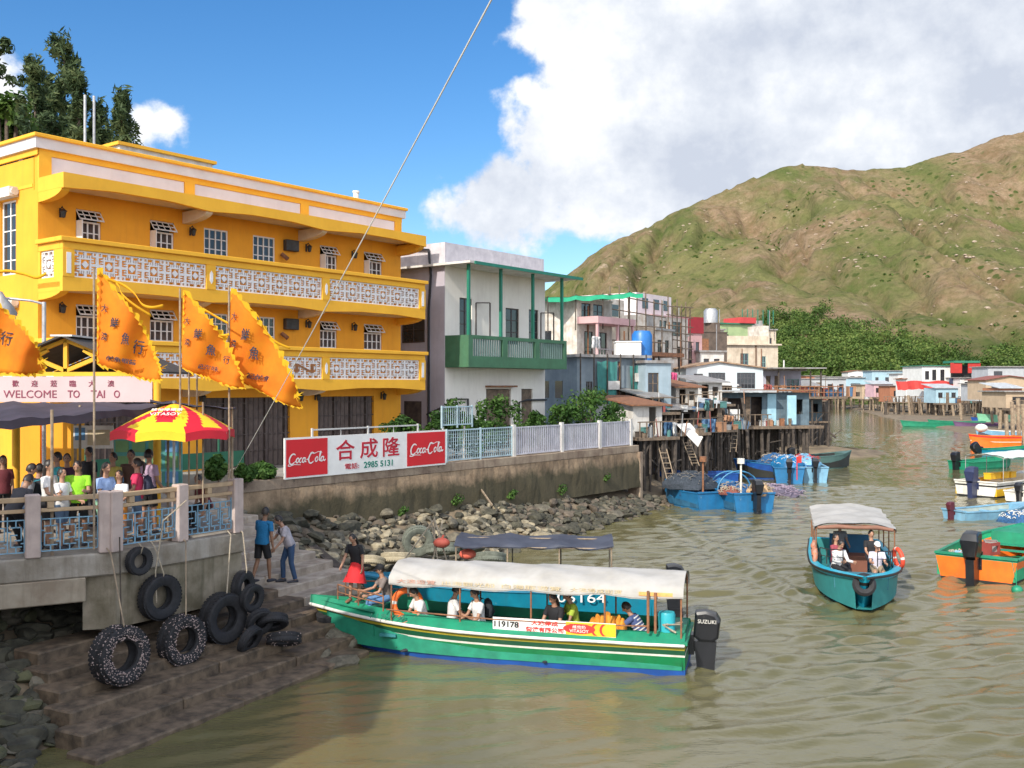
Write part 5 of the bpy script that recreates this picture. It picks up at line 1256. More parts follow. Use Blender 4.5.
def hull(r, L, B, D, bands, inner, gun, bow_rise=.35, stern_w=.86, fine=2.2, flare=.16, draft=.3, floor=.12, coam=0.0, coamw=.0, rail=None, rake=.5, fl2=None):
    """open hull lying along x (bow +x), waterline at z=0; bands = [(fraction up the topside, material)]"""
    ns = 22; xs = [-L/2+L*i/ns for i in range(ns+1)]
    def hw(x):
        t = (x+L/2)/L; w = B/2*(stern_w+(1-stern_w)*min(1, t/.35)); 
        if t > .5: w *= max(0.0, 1-((t-.5)/.5)**fine)
        return max(w, .035)
    def sheer(x): t = (x+L/2)/L; return D+bow_rise*max(0, (t-.35)/.65)**2
    mats_ = [b[1] for b in bands]
    vs = [0]+[b[0] for b in bands]
    ob = MB()
    def pt(x, v, sgn):
        t = (x+L/2)/L; w = hw(x); z = -.03+v*(sheer(x)+.03); wl = max(.02, w*(1-flare)-(.0 if t < .5 else .10*B*(t-.5))); 
        yy = wl+(w-wl)*v; xx = x+rake*max(0, t-.6)/.4*(v-.5)*.8*(max(0, (t-.6)/.4))
        return Vector((xx, sgn*yy, z))
    for sgn in (1, -1):
        for bi in range(len(bands)):
            rows = [[pt(x, v, sgn) for x in xs] for v in (vs[bi], vs[bi+1])]
            if sgn == 1: rows.reverse()
            ob.sheet(rows, mi=bi)
        bot = [[Vector((pt(x, 0, 1).x, 0, -draft)) for x in xs], [pt(x, 0, sgn) for x in xs]]
        if sgn == 1: bot.reverse()
        ob.sheet(bot, mi=0)
        # transom and stem
    for bi in range(len(bands)):
        for x in (xs[0], xs[-1]):
            a, b, c, d = pt(x, vs[bi], 1), pt(x, vs[bi], -1), pt(x, vs[bi+1], -1), pt(x, vs[bi+1], 1)
            ob.add([a, b, c, d], [(0,1,2,3) if x > 0 else (3,2,1,0)], bi)
    a, b = pt(xs[0], 0, 1), pt(xs[0], 0, -1); ob.add([a, b, Vector((xs[0], 0, -draft))], [(0,1,2)], 0)
    ho = ob.build('hull', mats_, r, smooth=35)
    # inner skin, floor
    ib = MB(); tk = .05
    for sgn in (1, -1):
        rows = []
        for v in (1.0, .0):
            row = []
            for x in xs[:-1]:
                p = pt(x, 1, sgn); w = max(.012, abs(p.y)-tk-(.06*(1-v))); row.append(Vector((p.x+(.06 if x == xs[0] else 0), sgn*w, floor+(p.z-floor)*v)))
            rows.append(row)
        if sgn == -1: rows.reverse()
        ib.sheet(rows)
    rowp = [pt(x, 1, 1) for x in xs[:-1]]
    fl = [[Vector((p.x+(.06 if i == 0 else 0), s_*max(.01, abs(p.y)-tk-.06), floor)) for i, p in enumerate(rowp)] for s_ in (-1, 1)]
    ib.sheet(fl)
    p = rowp[0]; w = abs(p.y)-tk; ib.add([(p.x+.06, -w, floor), (p.x+.06, w, floor), (p.x+.06, w, p.z), (p.x+.06, -w, p.z)], [(3,2,1,0)])
    ib.build('inside', inner, r, smooth=35)
    gb = MB()
    for sgn in (1, -1):
        pp = [pt(x, 1, sgn) for x in xs]; 
        if coamw: 
            rows = [[q+Vector((0, sgn*.02, 0)) for q in pp], [Vector((q.x, sgn*max(0, abs(q.y)-coamw*min(1, abs(q.y)/.5)), q.z+coam)) for q in pp], [Vector((q.x, sgn*max(0, abs(q.y)-coamw*min(1, abs(q.y)/.5)), q.z-.05)) for q in pp], [q+Vector((0, sgn*.02, -.05)) for q in pp]]
            rows.append(rows[0])
            if sgn == -1: rows.reverse()
            gb.sheet(rows)
        else: gb.tube([q-Vector((0, sgn*.02, 0)) for q in pp], .045, 6)
    q1, q2 = pt(xs[0], 1, 1), pt(xs[0], 1, -1); gb.beam(q1, q2, .11, .07)
    gb.build('gunwale', gun, r, smooth=40)
    if rail:
        rb = MB()
        for sgn in (1, -1): rb.tube([pt(x, 1, sgn)+Vector((0, sgn*.035, -.035)) for x in xs], .035, 6)
        rb.build('rubbing_strake', rail, r, smooth=60)
    return pt, xs, sheer
def bowdeck(r, pt, xs, frac, m_, dz=.0, n0=None):
    d = MB(); xx = [x for x in xs if (x-xs[0])/(xs[-1]-xs[0]) >= frac]
    d.sheet([[pt(x, 1, -1)+Vector((0, .03, dz)) for x in xx], [pt(x, 1, 1)+Vector((0, -.03, dz)) for x in xx]]); a, b = pt(xx[0], 1, -1), pt(xx[0], 1, 1)
    d.add([a+Vector((0, .04, dz)), b+Vector((0, -.04, dz)), b+Vector((0, -.06, -.45)), a+Vector((0, .06, -.45))], [(0,1,2,3)])
    return d.build('bow_deck', m_, r)
def outboard(r, x, z, s=1.0, word=None, m_=None, tilt=0, y=0):
    m_ = m_ or mat('engine_black', (.012, .013, .017), (.008, .009, .012), 4, .35, coat=.15)
    e = MB(); c = [(-.02, .52), (-.22, .55), (-.42, .50), (-.50, .36), (-.46, .02), (-.36, -.06), (-.10, -.06), (.02, .04)]
    n = len(c); secs = [(-.19, .80), (-.16, .96), (0, 1.0), (.16, .96), (.19, .80)]
    rows = []
    cx = sum(p[0] for p in c)/n; cz = sum(p[1] for p in c)/n
    for yy, k in secs: rows.append([(cx+(p[0]-cx)*k, yy*(.62+.38*min(1, max(0, (p[1]+.06)/.36)))*(1-.25*max(0, (p[1]-.40)/.15)), cz+(p[1]-cz)*k) for p in c+[c[0]]])
    e.sheet(rows); e.add(rows[0][:-1], [tuple(range(n))]); e.add(rows[-1][:-1], [tuple(range(n-1, -1, -1))])
    M0 = Matrix.Translation((x, y, z)) @ Matrix.Rotation(R(tilt), 4, 'Y') @ Matrix.Scale(s, 4)
    def tr(mb): mb.v = [tuple(M0 @ Vector(v)) for v in mb.v]; return mb
    o = tr(e).build('outboard_motor', m_, r, smooth=32)
    q = MB(); q.prism([(.0, -.05), (-.42, -.05), (-.38, -.62), (-.42, -.86), (-.12, -.86), (-.06, -.6)], -.085, .085, 'y'); q.box(-.42, -.11, -.64, -.06, .11, -.60)
    q.box(.0, -.13, -.30, .10, .13, .08); q.box(-.14, -.05, -.25, .04, .05, -.1); q.lathe((-.46, 0, -.76), (-1, 0, 0), [(0, 0), (.06, 0), (.05, -.12), (0, -.14)], 10, closed=False)
    for k in range(3):
        a = R(120*k); q.beam((-.44, 0, -.76), (-.44, .14*math.cos(a), -.76+.14*math.sin(a)), .02, .07)
    tr(q).build('drive_leg', m_, o)
    if word:
        for sy in (1, -1):
            tx = text(word, o, M0 @ Vector((-.25, sy*.205, .36)), .10*s, M_bwhite, rot=(R(90), 0, R(180) if sy > 0 else 0), width=.34*s, ext=.003)
    return o
def lifebuoy(label, loc, rot, r0=.30, m1=None, parent=None):
    m1 = m1 or mat('lifebuoy_orange', (.85, .16, .02), None, 4, .6)
    t = MB(); n = 28; k = 10; R0, r1 = r0, r0*.24
    for i in range(n):
        a0, a1 = 2*math.pi*i/n, 2*math.pi*(i+1)/n; mi = 1 if (i % 7) == 0 else 0
        vs = []
        for a in (a0, a1):
            for j in range(k): b = 2*math.pi*j/k; q = R0+r1*math.cos(b); vs.append((q*math.cos(a), r1*math.sin(b), q*math.sin(a)))
        t.add(vs, [(j, (j+1) % k, k+(j+1) % k, k+j) for j in range(k)], mi)
    o = t.build('lifebuoy', [m1, M_bwhite], parent, loc=loc, rot=rot, smooth=60)
    if label: tag(o, label, 'lifebuoy')
    return o
def frame_rail(r, pts, h, rad=.018, m_=None, name='rail', mid=True):
    m = MB(); pts = [Vector(p) for p in pts]
    for p in pts: m.cyl(p, p+Vector((0, 0, h)), rad, 6)
    m.tube([p+Vector((0, 0, h)) for p in pts], rad, 6)
    if mid: m.tube([p+Vector((0, 0, h*.5)) for p in pts], rad*.8, 6)
    return m.build(name, m_ or M_rust, r)

def gb(x, y, z): # boat-local to world
    return Matrix.Translation((-.25, 22.45, 0)) @ Matrix.Rotation(R(165.8), 4, 'Z') @ Vector((x, y, z))
def gx(px, y=.4):
    o = gb(0, y, 0); u = (math.cos(R(165.8)), math.sin(R(165.8))); return onray(px, o, u)
# --- the green sightseeing boat in front
GB = thing('tour_boat', 'long green sightseeing boat with white canvas canopy and black outboard', 'boat', (-.25, 22.45, 0), R(165.8))
pt, xs, sheer = hull(GB, 8.3, 2.05, .70, [(.22, M_bblue), (.60, M_bgreen), (.66, M_bwhite), (.80, mat('hull_deep_green', (.008, .085, .04), None, 3, .45)), (.87, mat('stripe_olive_yellow', (.42, .34, .03), None, 3, .5)), (1.0, mat('hull_deep_green', (0, 0, 0)))],
    mat('inside_green', (.02, .28, .17), (.015, .19, .12), 3, .6), M_bgreen2, bow_rise=.22, stern_w=.92, fine=2.6, coam=.17, coamw=.26, rail=M_bwhite, rake=1.2)
bowdeck(GB, pt, xs, .80, M_bgreen2, .10); 
mb = MB(); mb.box(-4.12, -.75, .3, -3.55, .75, .86); mb.build('stern_deck', M_bgreen2, GB)
for x in (-2.6, -1.6, -.6, .4, 1.4, 2.2):
    for sg in (-1, 1):
        mb = MB(); mb.box(x, sg*.3-.0, .42, x+.38, sg*.82, .48); mb.box(x+.1, sg*.5-.1, .12, x+.28, sg*.5+.1, .42); mb.build('bench', mat('bench_blue_green', (.03, .2, .22), None, 4, .6), GB)
def canopy(r, x0, x1, w, z0, z1, m_, post, nseg=16, sag=.03, valance=.12, posts=4, floorz=.6, seed=1, val_m=None, inset=.05):
    rr = random.Random(seed); rows = []
    prof = []
    for j in range(13):
        a = -1+2*j/12; prof.append((a*w/2, z0+(z1-z0)*(1-abs(a)**2.6)))
    prof = [(-w/2-.01, z0-valance)]+prof+[(w/2+.01, z0-valance)]
    for i in range(nseg*3+1):
        t = i/(nseg*3); x = x0+(x1-x0)*t; sg = sag*abs(math.sin(t*math.pi*(posts-1)))
        rows.append([(x, y*(1+.012*math.sin(i*.9)), z-(sg if 0 < j < 14 else sg*.6)+rr.uniform(-.006, .006)+.02*math.sin(i*.5+j)) for j, (y, z) in enumerate(prof)])
    mb = MB(); mb.sheet(rows); mb.sheet([[(x, y*.985, z-.025) for (x, y, z) in reversed(row)] for row in rows])
    o = mb.build('canopy', m_, r, smooth=60)
    f = MB()
    for k in range(posts):
        x = x0+inset+(x1-x0-2*inset)*k/(posts-1); pts = [(x, y*.96, z-.065) for (y, z) in prof[1:-1]]; f.tube(pts, .018, 6)
    for y in (-w/2*.96, w/2*.96, 0): f.tube([(x0+inset, y, (z0 if y else z1)-.075), (x1-inset, y, (z0 if y else z1)-.075)], .018, 6)
    f.build('canopy_frame', post, r)
    for k in range(posts):
        x = x0+inset+(x1-x0-2*inset)*k/(posts-1)
        for sg in (-1, 1):
            f = MB(); f.cyl((x, sg*w/2*.95, floorz), (x, sg*w/2*.95, z0-.03), .02, 8); f.build('canopy_post', post, r)
    return o
canopy(GB, -4.12, 2.35, 1.72, 1.78, 2.02, M_canv, M_rust, posts=5, floorz=.74, valance=.16)
# faded print along the canopy edge
M_fp = mat('faded_tan_print', (.62, .50, .30), None, 3, .8); M_fr = mat('faded_red_print', (.62, .34, .26), None, 3, .8)
for x, w_, b_, m_ in ((1.7, .9, '大澳遊覽', M_fr), (.5, 1.2, '出海觀光船', M_fp), (-.9, 1.3, '白海豚遊覽', M_fp), (-2.3, 1.1, '大澳得成街渡', M_fp)):
    text(b_, GB, (x, .877, 1.69), .12, m_, (R(90), 0, R(180)), width=w_, height=.09, ext=.002, name='canopy_print')
mb = MB(); mb.box(-3.9, .875, 1.64, -3.2, .879, 1.72); mb.build('canopy_band', mat('red_yellow_print', (.70, .30, .10), (.75, .5, .15), 6, .8), GB)
BX0, BX1 = gx(616, .92), gx(493, .92); BS = (BX1-BX0)/3.25; n_b = len(bpy.data.objects)
mb = MB(); mb.box(-3.0, .90, .74, .25, .925, 1.03); mb.build('banner', M_white, GB)
bn = [o for o in kids(GB) if o.name.startswith('banner')][0]
mb = MB(); mb.box(-3.0, .926, .75, -1.70, .930, 1.02); 
swm = mat('banner_yellow', (.85, .50, .02), None, 3, .5)
mb.build('banner_print', swm, bn)
mb = MB(); mb.lathe((-2.0, .928, .885), (0, 1, 0), [(0, .006), (.001, .006), (.0011, .006)], 8, closed=False)
el = [(-2.05+.42*math.cos(2*math.pi*k/24), .885+.105*math.sin(2*math.pi*k/24)) for k in range(24)]
mb = MB(); mb.prism(el, .931, .935, 'y'); mb.build('banner_oval', M_red, bn)
mb = MB()
for k in range(2):
    c = (-2.62-.22*k); arc = [(c+.20*math.cos(R(a)), .885+.14*math.sin(R(a))) for a in range(60, -61, -15)]+[(c+.10+.16*math.cos(R(a)), .885+.14*math.sin(R(a))) for a in range(-60, 61, 15)]
    arc = [(x, min(1.018, max(.752, z))) for x, z in arc]; mb.prism(arc, .931, .934, 'y')
mb.build('banner_swirl', M_red, bn)
TB = (R(90), 0, R(180))
text('維他奶', bn, (-2.05, .936, .925), .09, M_white, TB, width=.34, height=.07)
text('VITASOY', bn, (-2.05, .936, .84), .09, M_white, TB, width=.5, height=.065)
text('119178', bn, (-.12, .927, .89), .2, M_black, TB, width=.66, height=.13, offset=.006)
text('大澳得成', bn, (-1.14, .927, .955), .12, M_red, TB, width=.72, height=.105, offset=.004)
text('街渡有限公司', bn, (-1.14, .927, .82), .12, M_red, TB, width=1.0, height=.105, offset=.004)
mb = MB(); mb.box(-.455, .927, .75, -.450, .929, 1.02); mb.build('banner_line', M_red, bn)
bn.scale = (BS, 1, 1); bn.location = (BX0+3.0*BS, .012, -.0)
ho = [o for o in kids(GB) if o.name.startswith('gunwale')][0]
text('119178', ho, (2.35, .93, .90), .15, mat('dull_paint_text', (.02, .14, .09), None, 3, .6), (R(40), 0, R(180)), width=.8, height=.12)
outboard(GB, -4.28, .62, 1.12, 'SUZUKI')
frame_rail(GB, [(2.5, .80, .98), (3.2, .55, 1.02), (3.85, .22, 1.06)], .34); frame_rail(GB, [(2.5, -.80, .98), (3.2, -.55, 1.02), (3.85, -.22, 1.06)], .34)
mb = MB(); mb.tube([(-3.4, .92, 1.02), (-2.0, .93, .98), (.0, .93, .98), (2.4, .86, 1.04)], .016, 6); mb.tube([(-3.4, .92, .88), (-3.4, .92, 1.75)], .03, 6); mb.tube([(-3.55, .92, .88), (-3.55, .90, 1.72)], .03, 6, mi=0); mb.build('side_rail', M_rust, GB)
mb = MB(); mb.lathe((-3.75, .55, .86), (0, 0, 1), [(0, 0), (.17, 0), (.18, .35), (.16, .40), (0, .40)], 16, closed=False); tb = mb.build('barrel', mat('turquoise_plastic', (.03, .42, .50), None, 3, .4), smooth=40); tb.matrix_world = Matrix.Translation((-.25, 22.45, 0)) @ Matrix.Rotation(R(165.8), 4, 'Z'); tag(tb, 'turquoise plastic barrel on the stern of the green tour boat', 'barrel')
mb = MB()
for i, q in enumerate([(-.1, .10), (.1, -.02)]): mb.tube([(-4.05, .4+q[0], 1.0), (-3.7, .85, 1.05), (-3.95, .8, .9), (-3.6, .5, .92)], .02, 6)
rp = mb.build('rope', M_rope); rp.matrix_world = tb.matrix_world.copy(); tag(rp, 'tan rope coiled on the stern of the green tour boat', 'rope')
mb = MB(); mb.lathe((4.2, 0, .55), (0, .3, 1), [(.10, -.14), (.26, -.14), (.26, .14), (.10, .14)], 16); b_ = mb.build('bow_fender', M_black, GB, smooth=40)
BZ = .12
person('woman in black top and long red skirt standing on the bow of the green boat', gb(gx(357, .0), .0, 1.0), -20, 1.58, lean=16, hips=(18, 6), knees=(10, 8), sh=(20, -10), el=(20, 20), abd=(12, 8), top=C('black', (0,0,0)), bottom=C('red_skirt', (.62, .02, .025)), bk='skirt', hair='long', female=True, headlean=15, shoes=M_skin2)
person('man in black cap and taupe shirt sitting at the bow of the green boat', gb(gx(388, .0), .0, .42), -70, 1.66, sit=.60, lean=16, hips=(88, 82), knees=(80, 70), sh=(38, 30), el=(40, 46), top=C('taupe', (.20, .165, .15)), bottom=C('jeans_blue', (.10, .22, .42)), bk='long', cap=C('black', (0,0,0)), hair='short')
SEAT = [
 ('passenger in white t-shirt leaning forward with navy shorts under the canopy', 424, .35, -60, 18, C('white', (0,0,0)), C('navy', (0,0,0)), 'short', -.02),
 ('passenger in white t-shirt and grey trousers with a dark bag under the canopy', 452, .25, 100, 6, C('white', (0,0,0)), C('brown', (0,0,0)), 'short', .0),
 ('passenger in white t-shirt wearing a black backpack mid boat', 480, .35, -60, 8, C('white', (0,0,0)), C('denim_short', (0,0,0)), 'short', .0),
 ('woman with long hair in black top seated mid boat', 557, .35, -40, 10, C('black', (0,0,0)), C('grey', (0,0,0)), 'long', .0),
 ('man in yellow green t-shirt seated near the stern of the green boat', 575, .0, -75, 12, C('lime', (.42, .55, .06)), C('black', (0,0,0)), 'short', .0),
]
for lab, px, y, rz, ln, tp, bt, hr, dz in SEAT:
    person(lab, gb(gx(px, y), y, BZ), rz, 1.72, sit=.50, lean=ln, hips=(84, 78), knees=(84, 80), sh=(28, 22), el=(35, 45), top=tp, bottom=bt, bk='shorts', hair=hr, headlean=12)
backpack('black backpack on the passenger in the middle of the green boat', None, gb(gx(480, .35), .35, BZ), -60, C('black3', (0,0,0)), .95, .98)
person('boatman in navy and white striped shirt bending near the outboard', gb(gx(644, .25), .25, BZ), -110, 1.68, sit=.44, lean=34, hips=(80, 60), knees=(90, 60), sh=(40, 50), el=(30, 20), top=C('stripe_navy', (.07, .10, .24)), bottom=C('black', (0,0,0)), bk='long', hair='short', extra=lambda o, j: [
    (lambda t: (t.tube([j['pel']+j['up']*(.06+.07*k), j['pel']+j['up']*(.085+.07*k)], [(.175, .132)]*2, 16, side=(1, 0, 0)), t.build('stripe', C('white', (0,0,0)), o, smooth=60)))(MB()) for k in range(6)])
lifebuoy('orange lifebuoy leaning inside the bow end of the green boat', gb(gx(408, .5), .55, 1.12), (R(15), R(0), R(165.8+25)), .30)
# orange life jackets heap
t = MB(); rr = random.Random(2)
for k in range(7): t.tube([(-.35+.11*k, rr.uniform(-.08, .08), 0), (-.33+.11*k, rr.uniform(-.08, .08), .28), (-.33+.11*k, 0, .50-abs(k-3)*.05)], [(.06, .20), (.09, .24), (.05, .13)], 10)
o = t.build('life_jackets', mat('life_jacket_amber', (.70, .30, .03), (.55, .2, .02), 8, .8), loc=gb(gx(608, .3), .3, .6), rot=(0, 0, R(165.8)), smooth=60); tag(o, 'heap of amber life jackets stacked beside the lime shirted man', 'life jackets')

# --- second sightseeing boat moored behind it
B2 = thing('tour_boat', 'teal boat with dark grey tarpaulin roof moored behind the green boat', 'boat', (-.1, 26.0, 0), R(176))
pt, xs, sheer = hull(B2, 7.4, 2.0, .88, [(.3, M_bteal), (1.0, M_bteal)], M_bgreen2, mat('gun_blue', (.03, .22, .36), None, 3, .5), bow_rise=.2, stern_w=.9, coam=.05, coamw=.15)
text('05164', B2, (-1.9, 1.025, .74), .35, M_white, TB, width=1.2, height=.24)
canopy(B2, -2.7, 1.3, 1.9, 2.02, 2.12, M_tarp, M_woodl, posts=4, floorz=.9, sag=.08, valance=.03, seed=3)
outboard(B2, -4.05, .9, 1.0)
for q, (x, y, z) in enumerate([(1.2, .3, 2.2), (.5, .5, 1.95)]):
    t = MB(); t.ball((0, 0, 0), .17, 12, sc=(1.3, 1, .8)); t.tube([(0, 0, .1), (.05, 0, .2)], .03, 6); w_ = B2.matrix_basis
    o = t.build('float_buoy', mat('coral_float', (.80, .16, .10), None, 4, .6), loc=Matrix.Translation((-.1, 26, 0)) @ Matrix.Rotation(R(176), 4, 'Z') @ Vector((x+.5, y, z-.25)), smooth=60); tag(o, ['round coral float standing highest on the teal moored boat', 'lower coral float beside the first on the teal moored boat'][q], 'float')
t = MB(); 
for (a_, b_) in (((1.9, .2, .9), (1.9, .2, 2.6)), ((1.9, .2, 2.55), (2.9, .2, 1.2)), ((1.9, .2, 2.55), (1.4, .4, 1.0)), ((1.7, .1, 2.5), (1.95, .3, 1.4)), ((2.0, .1, 2.5), (1.8, .3, 1.5))): t.tube([a_, b_], .022, 6)
t.build('rope_pole', M_rope, B2)

# --- teal boat coming towards us
TR = math.atan2(-.965, -.26)
TBt = thing('tour_boat', 'teal sightseeing boat with white roof motoring towards the viewer', 'boat', (10.33, 30.3, 0), TR)
pt, xs, sheer = hull(TBt, 8.4, 2.5, .74, [(.75, M_bteal), (.84, M_bdark), (1.0, mat('hull_turquoise', (.01, .40, .56), None, 3, .42))], mat('inside_teal', (.03, .24, .24), None, 3, .6), mat('hull_turquoise', (0,0,0)), bow_rise=.32, stern_w=.9, fine=2.9, coam=.02, coamw=.18, rail=M_bdark, rake=1.0, flare=.2)
bowdeck(TBt, pt, xs, .82, mat('bow_deck_blue', (.05, .20, .26), (.03, .12, .16), 8, .7), .0)
canopy(TBt, -4.0, .95, 2.3, 1.84, 1.98, M_canv, M_rust, posts=4, floorz=.8, valance=.10, seed=5)
t = MB(); t.lathe((4.28, 0, .80), (1, 0, .35), [(.13, -.09), (.24, -.11), (.30, -.05), (.30, .05), (.24, .11), (.13, .09)], 20); t.build('bow_tyre', M_black, TBt, smooth=40)
t = MB(); t.tube([(.95, -1.05, 1.80), (1.0, -.5, 1.86), (1.0, 0, 1.84), (1.0, .6, 1.87), (.95, 1.05, 1.80)], [.05, .07, .05, .07, .05], 8); t.build('rolled_blind', mat('brown_canvas', (.25, .12, .08), None, 5, .8), TBt, smooth=60)
t = MB(); t.box(-1.9, -.6, .12, -1.8, .6, 1.25); t.build('bulkhead', mat('bulkhead_blue', (.02, .13, .26), None, 3, .6), TBt); t = MB(); t.box(-1.3, -.45, .12, -.5, .45, .75); t.build('engine_box', mat('box_redbrown', (.22, .08, .05), None, 3, .7), TBt)
for sg in (-1, 1): frame_rail(TBt, [(1.3, sg*1.0, .85), (2.2, sg*.85, .95), (2.9, sg*.45, 1.05)], .42, .016, M_lead)
def tb_(x, y, z): return Matrix.Translation((10.33, 30.3, 0)) @ Matrix.Rotation(TR, 4, 'Z') @ Vector((x, y, z))
# local +y is to the viewer's right here
person('passenger in white shirt with camera on the left bow of the teal boat', tb_(2.05, -.58, .15), 20, 1.66, sit=.62, lean=14, hips=(84, 80), knees=(84, 80), sh=(35, 30), el=(60, 60), top=C('white', (0,0,0)), bottom=C('black', (0,0,0)), bk='long', hair='short', sleeve='long', headlean=10)
person('passenger in pale shirt and white hat on the right bow of the teal boat', tb_(2.0, .50, .15), -10, 1.60, sit=.62, lean=10, hips=(84, 80), knees=(84, 80), sh=(35, 30), el=(60, 60), top=C('pale_lilac', (.60, .58, .68)), bottom=C('khaki', (0,0,0)), bk='shorts', hair='short', cap=C('white', (0,0,0)))
person('passenger in black standing behind the hatted one on the teal boat', tb_(.9, .45, .15), 0, 1.62, sit=.75, hips=(70, 60), knees=(60, 60), top=C('black', (0,0,0)), bottom=C('black2', (0,0,0)), bk='long', hair='short', sh=(30, 20), el=(40, 40))
person('passenger in tan top seated behind the white shirted one on the teal boat', tb_(1.1, -.55, .15), 30, 1.62, sit=.62, hips=(84, 80), knees=(84, 80), top=C('wine', (.28, .05, .07)), bottom=C('black2', (0,0,0)), bk='long', hair='long', sh=(30, 20), el=(40, 40), female=True)
person('boatman in grey standing deep under the roof of the teal boat', tb_(-1.4, -.3, .15), 0, 1.55, top=C('grey', (0,0,0)), bottom=C('black2', (0,0,0)), bk='long', hair='short', sh=(30, 20), el=(40, 40), sit=.7, hips=(70, 70), knees=(70, 70))
lifebuoy('orange red lifebuoy hung on the right side of the teal boat', tb_(1.25, 1.16, 1.05), (R(8), 0, TR+R(20)), .26, mat('lifebuoy_red', (.75, .07, .03), None, 4, .6))
for k, (x, z) in enumerate([(.9, 1.0), (.4, .98), (-.2, 1.05)]):
    t = MB(); t.tube([(0, 0, -.22), (.03, 0, -.1), (-.03, 0, .05), (0, .02, .18)], [(.16, .06), (.20, .09), (.15, .10), (.10, .05)], 10, side=(1, 0, 0)); t.beam((-.18, -.08, -.05), (.18, -.08, -.02), .02, .03, 1); o = t.build('life_jacket', [mat('life_jacket_coral', (.60, .18, .08), (.4, .25, .2), 14, .8), M_bdark], loc=tb_(x, -1.13, z), rot=(0, 0, TR), smooth=60); tag(o, 'coral life jacket hung %s along the left side of the teal boat' % ['foremost', 'second', 'rearmost'][k], 'life jacket')

# --- small work boats
def skiff(label, px, py, L, B, rzdeg, out, gun, inner, D=.55, bow=.3, motor=True, clutter=0, seed=1, floor=.1, bowfirst=False, bands=None, canopy_=None, msc=.9, cat='boat', fine=2.2, mm=None, stern_w=.86, tilt=0):
    p = G(px, py, 0); r = thing('motor_boat' if motor else 'rowing_boat', label, cat, p, R(rzdeg))
    pt, xs, sh_ = hull(r, L, B, D, bands or [(.5, out), (1.0, out)], inner, gun, bow_rise=bow, floor=floor, fine=fine, coam=.0, coamw=.09, stern_w=stern_w)
    for f in (-.28, .02, .25):
        w = abs(pt(f*L, 1, 1).y)-.06; mb = MB(); mb.box(f*L-.12, -w, D-.20, f*L+.12, w, D-.16); mb.build('thwart', gun, r)
    bowdeck(r, pt, xs, .80, gun, -.02)
    if motor: outboard(r, -L/2-.02, D+.02, msc, tilt=tilt, m_=mm)
    return r, pt
# green and orange boat, stern to the viewer
def net_heap(label, loc, sx, sy, sz, m_, seed=1, cat='fishing net', name='fishing_net', n=60, mi2=None):
    rr = random.Random(seed); t = MB()
    rows = []
    for i in range(9):
        th = math.pi*.5*i/8; rows.append([(sx*math.sin(th)*math.cos(2*math.pi*j/18)*(1+.16*math.sin(j*2.3+i)), sy*math.sin(th)*math.sin(2*math.pi*j/18)*(1+.16*math.cos(j*1.7+i)), sz*math.cos(th)*(1+.15*rr.uniform(-1, 1))) for j in range(18)]); rows[-1].append(rows[-1][0])
    t.sheet(rows)
    for k in range(n):
        a = rr.uniform(0, 6.28); b = rr.uniform(.3, 1); p = Vector((sx*b*math.cos(a), sy*b*math.sin(a), sz*math.sqrt(max(0, 1-b*b*.9)))); q = p+Vector((rr.uniform(-.3, .3)*sx, rr.uniform(-.3, .3)*sy, rr.uniform(-.1, .15)*sz)); t.tube([p, (p+q)/2+Vector((0, 0, .05)), q], .018, 5, mi=1)
    o = t.build(name, [m_, mi2 or M_rope], loc=loc, smooth=50); return tag(o, label, cat)
M_netb = mat('blue_net', (.03, .12, .28), (.02, .06, .14), 14, .9, bump=.8, bscale=30); M_netp = mat('purple_grey_net', (.17, .14, .19), (.08, .07, .10), 14, .9, bump=.8, bscale=30); M_netg = mat('green_net', (.03, .18, .10), (.02, .09, .06), 14, .9, bump=.8, bscale=30); M_netr = mat('red_brown_net', (.28, .09, .06), (.14, .05, .04), 14, .9, bump=.8, bscale=30); M_nett = mat('tan_net', (.52, .36, .20), (.36, .22, .12), 14, .9, bump=.8, bscale=30)
r, pt = skiff('green open boat with orange sides and large black outboard', 1000, 569, 5.6, 2.6, 50, M_borange, M_bgreen2, mat('inside_bright_green', (.02, .36, .16), (.015, .26, .12), 3, .5), D=.80, bow=.4, msc=1.45, bands=[(.12, M_bdark), (.88, M_borange), (1.0, M_bgreen2)], stern_w=.92)
gobw = r.location
net_heap('crumpled pale blue tarpaulin in the stern of the green and orange boat', Vector((gobw.x-1.75, gobw.y-1.0, .45)), .55, .45, .3, mat('pale_blue_tarp', (.12, .34, .52), (.3, .42, .5), 5, .7), 3, 'tarpaulin', 'tarpaulin')
for k, (dx, dy, m_, lab) in enumerate([(-.5, -.4, mat('dark_red_crate', (.3, .05, .04), None, 4, .7), 'dark red crate amidships in the green and orange boat'), (-.1, -.1, M_tin, 'grey crate amidships in the green and orange boat')]):
    t = MB(); t.wall(0, .5, 0, .4, 0, .03, [(.08, .1, .42, .3)]); t.box(0, .03, 0, .03, .4, .4); t.box(.47, .03, 0, .5, .4, .4); t.box(.03, .37, 0, .47, .4, .4); t.box(.03, .03, 0, .47, .37, .03)
    o = t.build('crate', m_, loc=(gobw.x+dx, gobw.y+dy, .5), rot=(0, 0, R(30+40*k))); tag(o, lab, 'crate')
mb = MB(); mb.ball((0, 0, 0), .16, 12, sc=(1, 1, .9)); mb.tube([(0, 0, .1), (-.1, .1, .8)], .012, 5); o = mb.build('float_buoy', M_bgreen2, loc=G(1017, 590, .05), smooth=60); tag(o, 'green float hanging by the orange boat at the right edge', 'float')
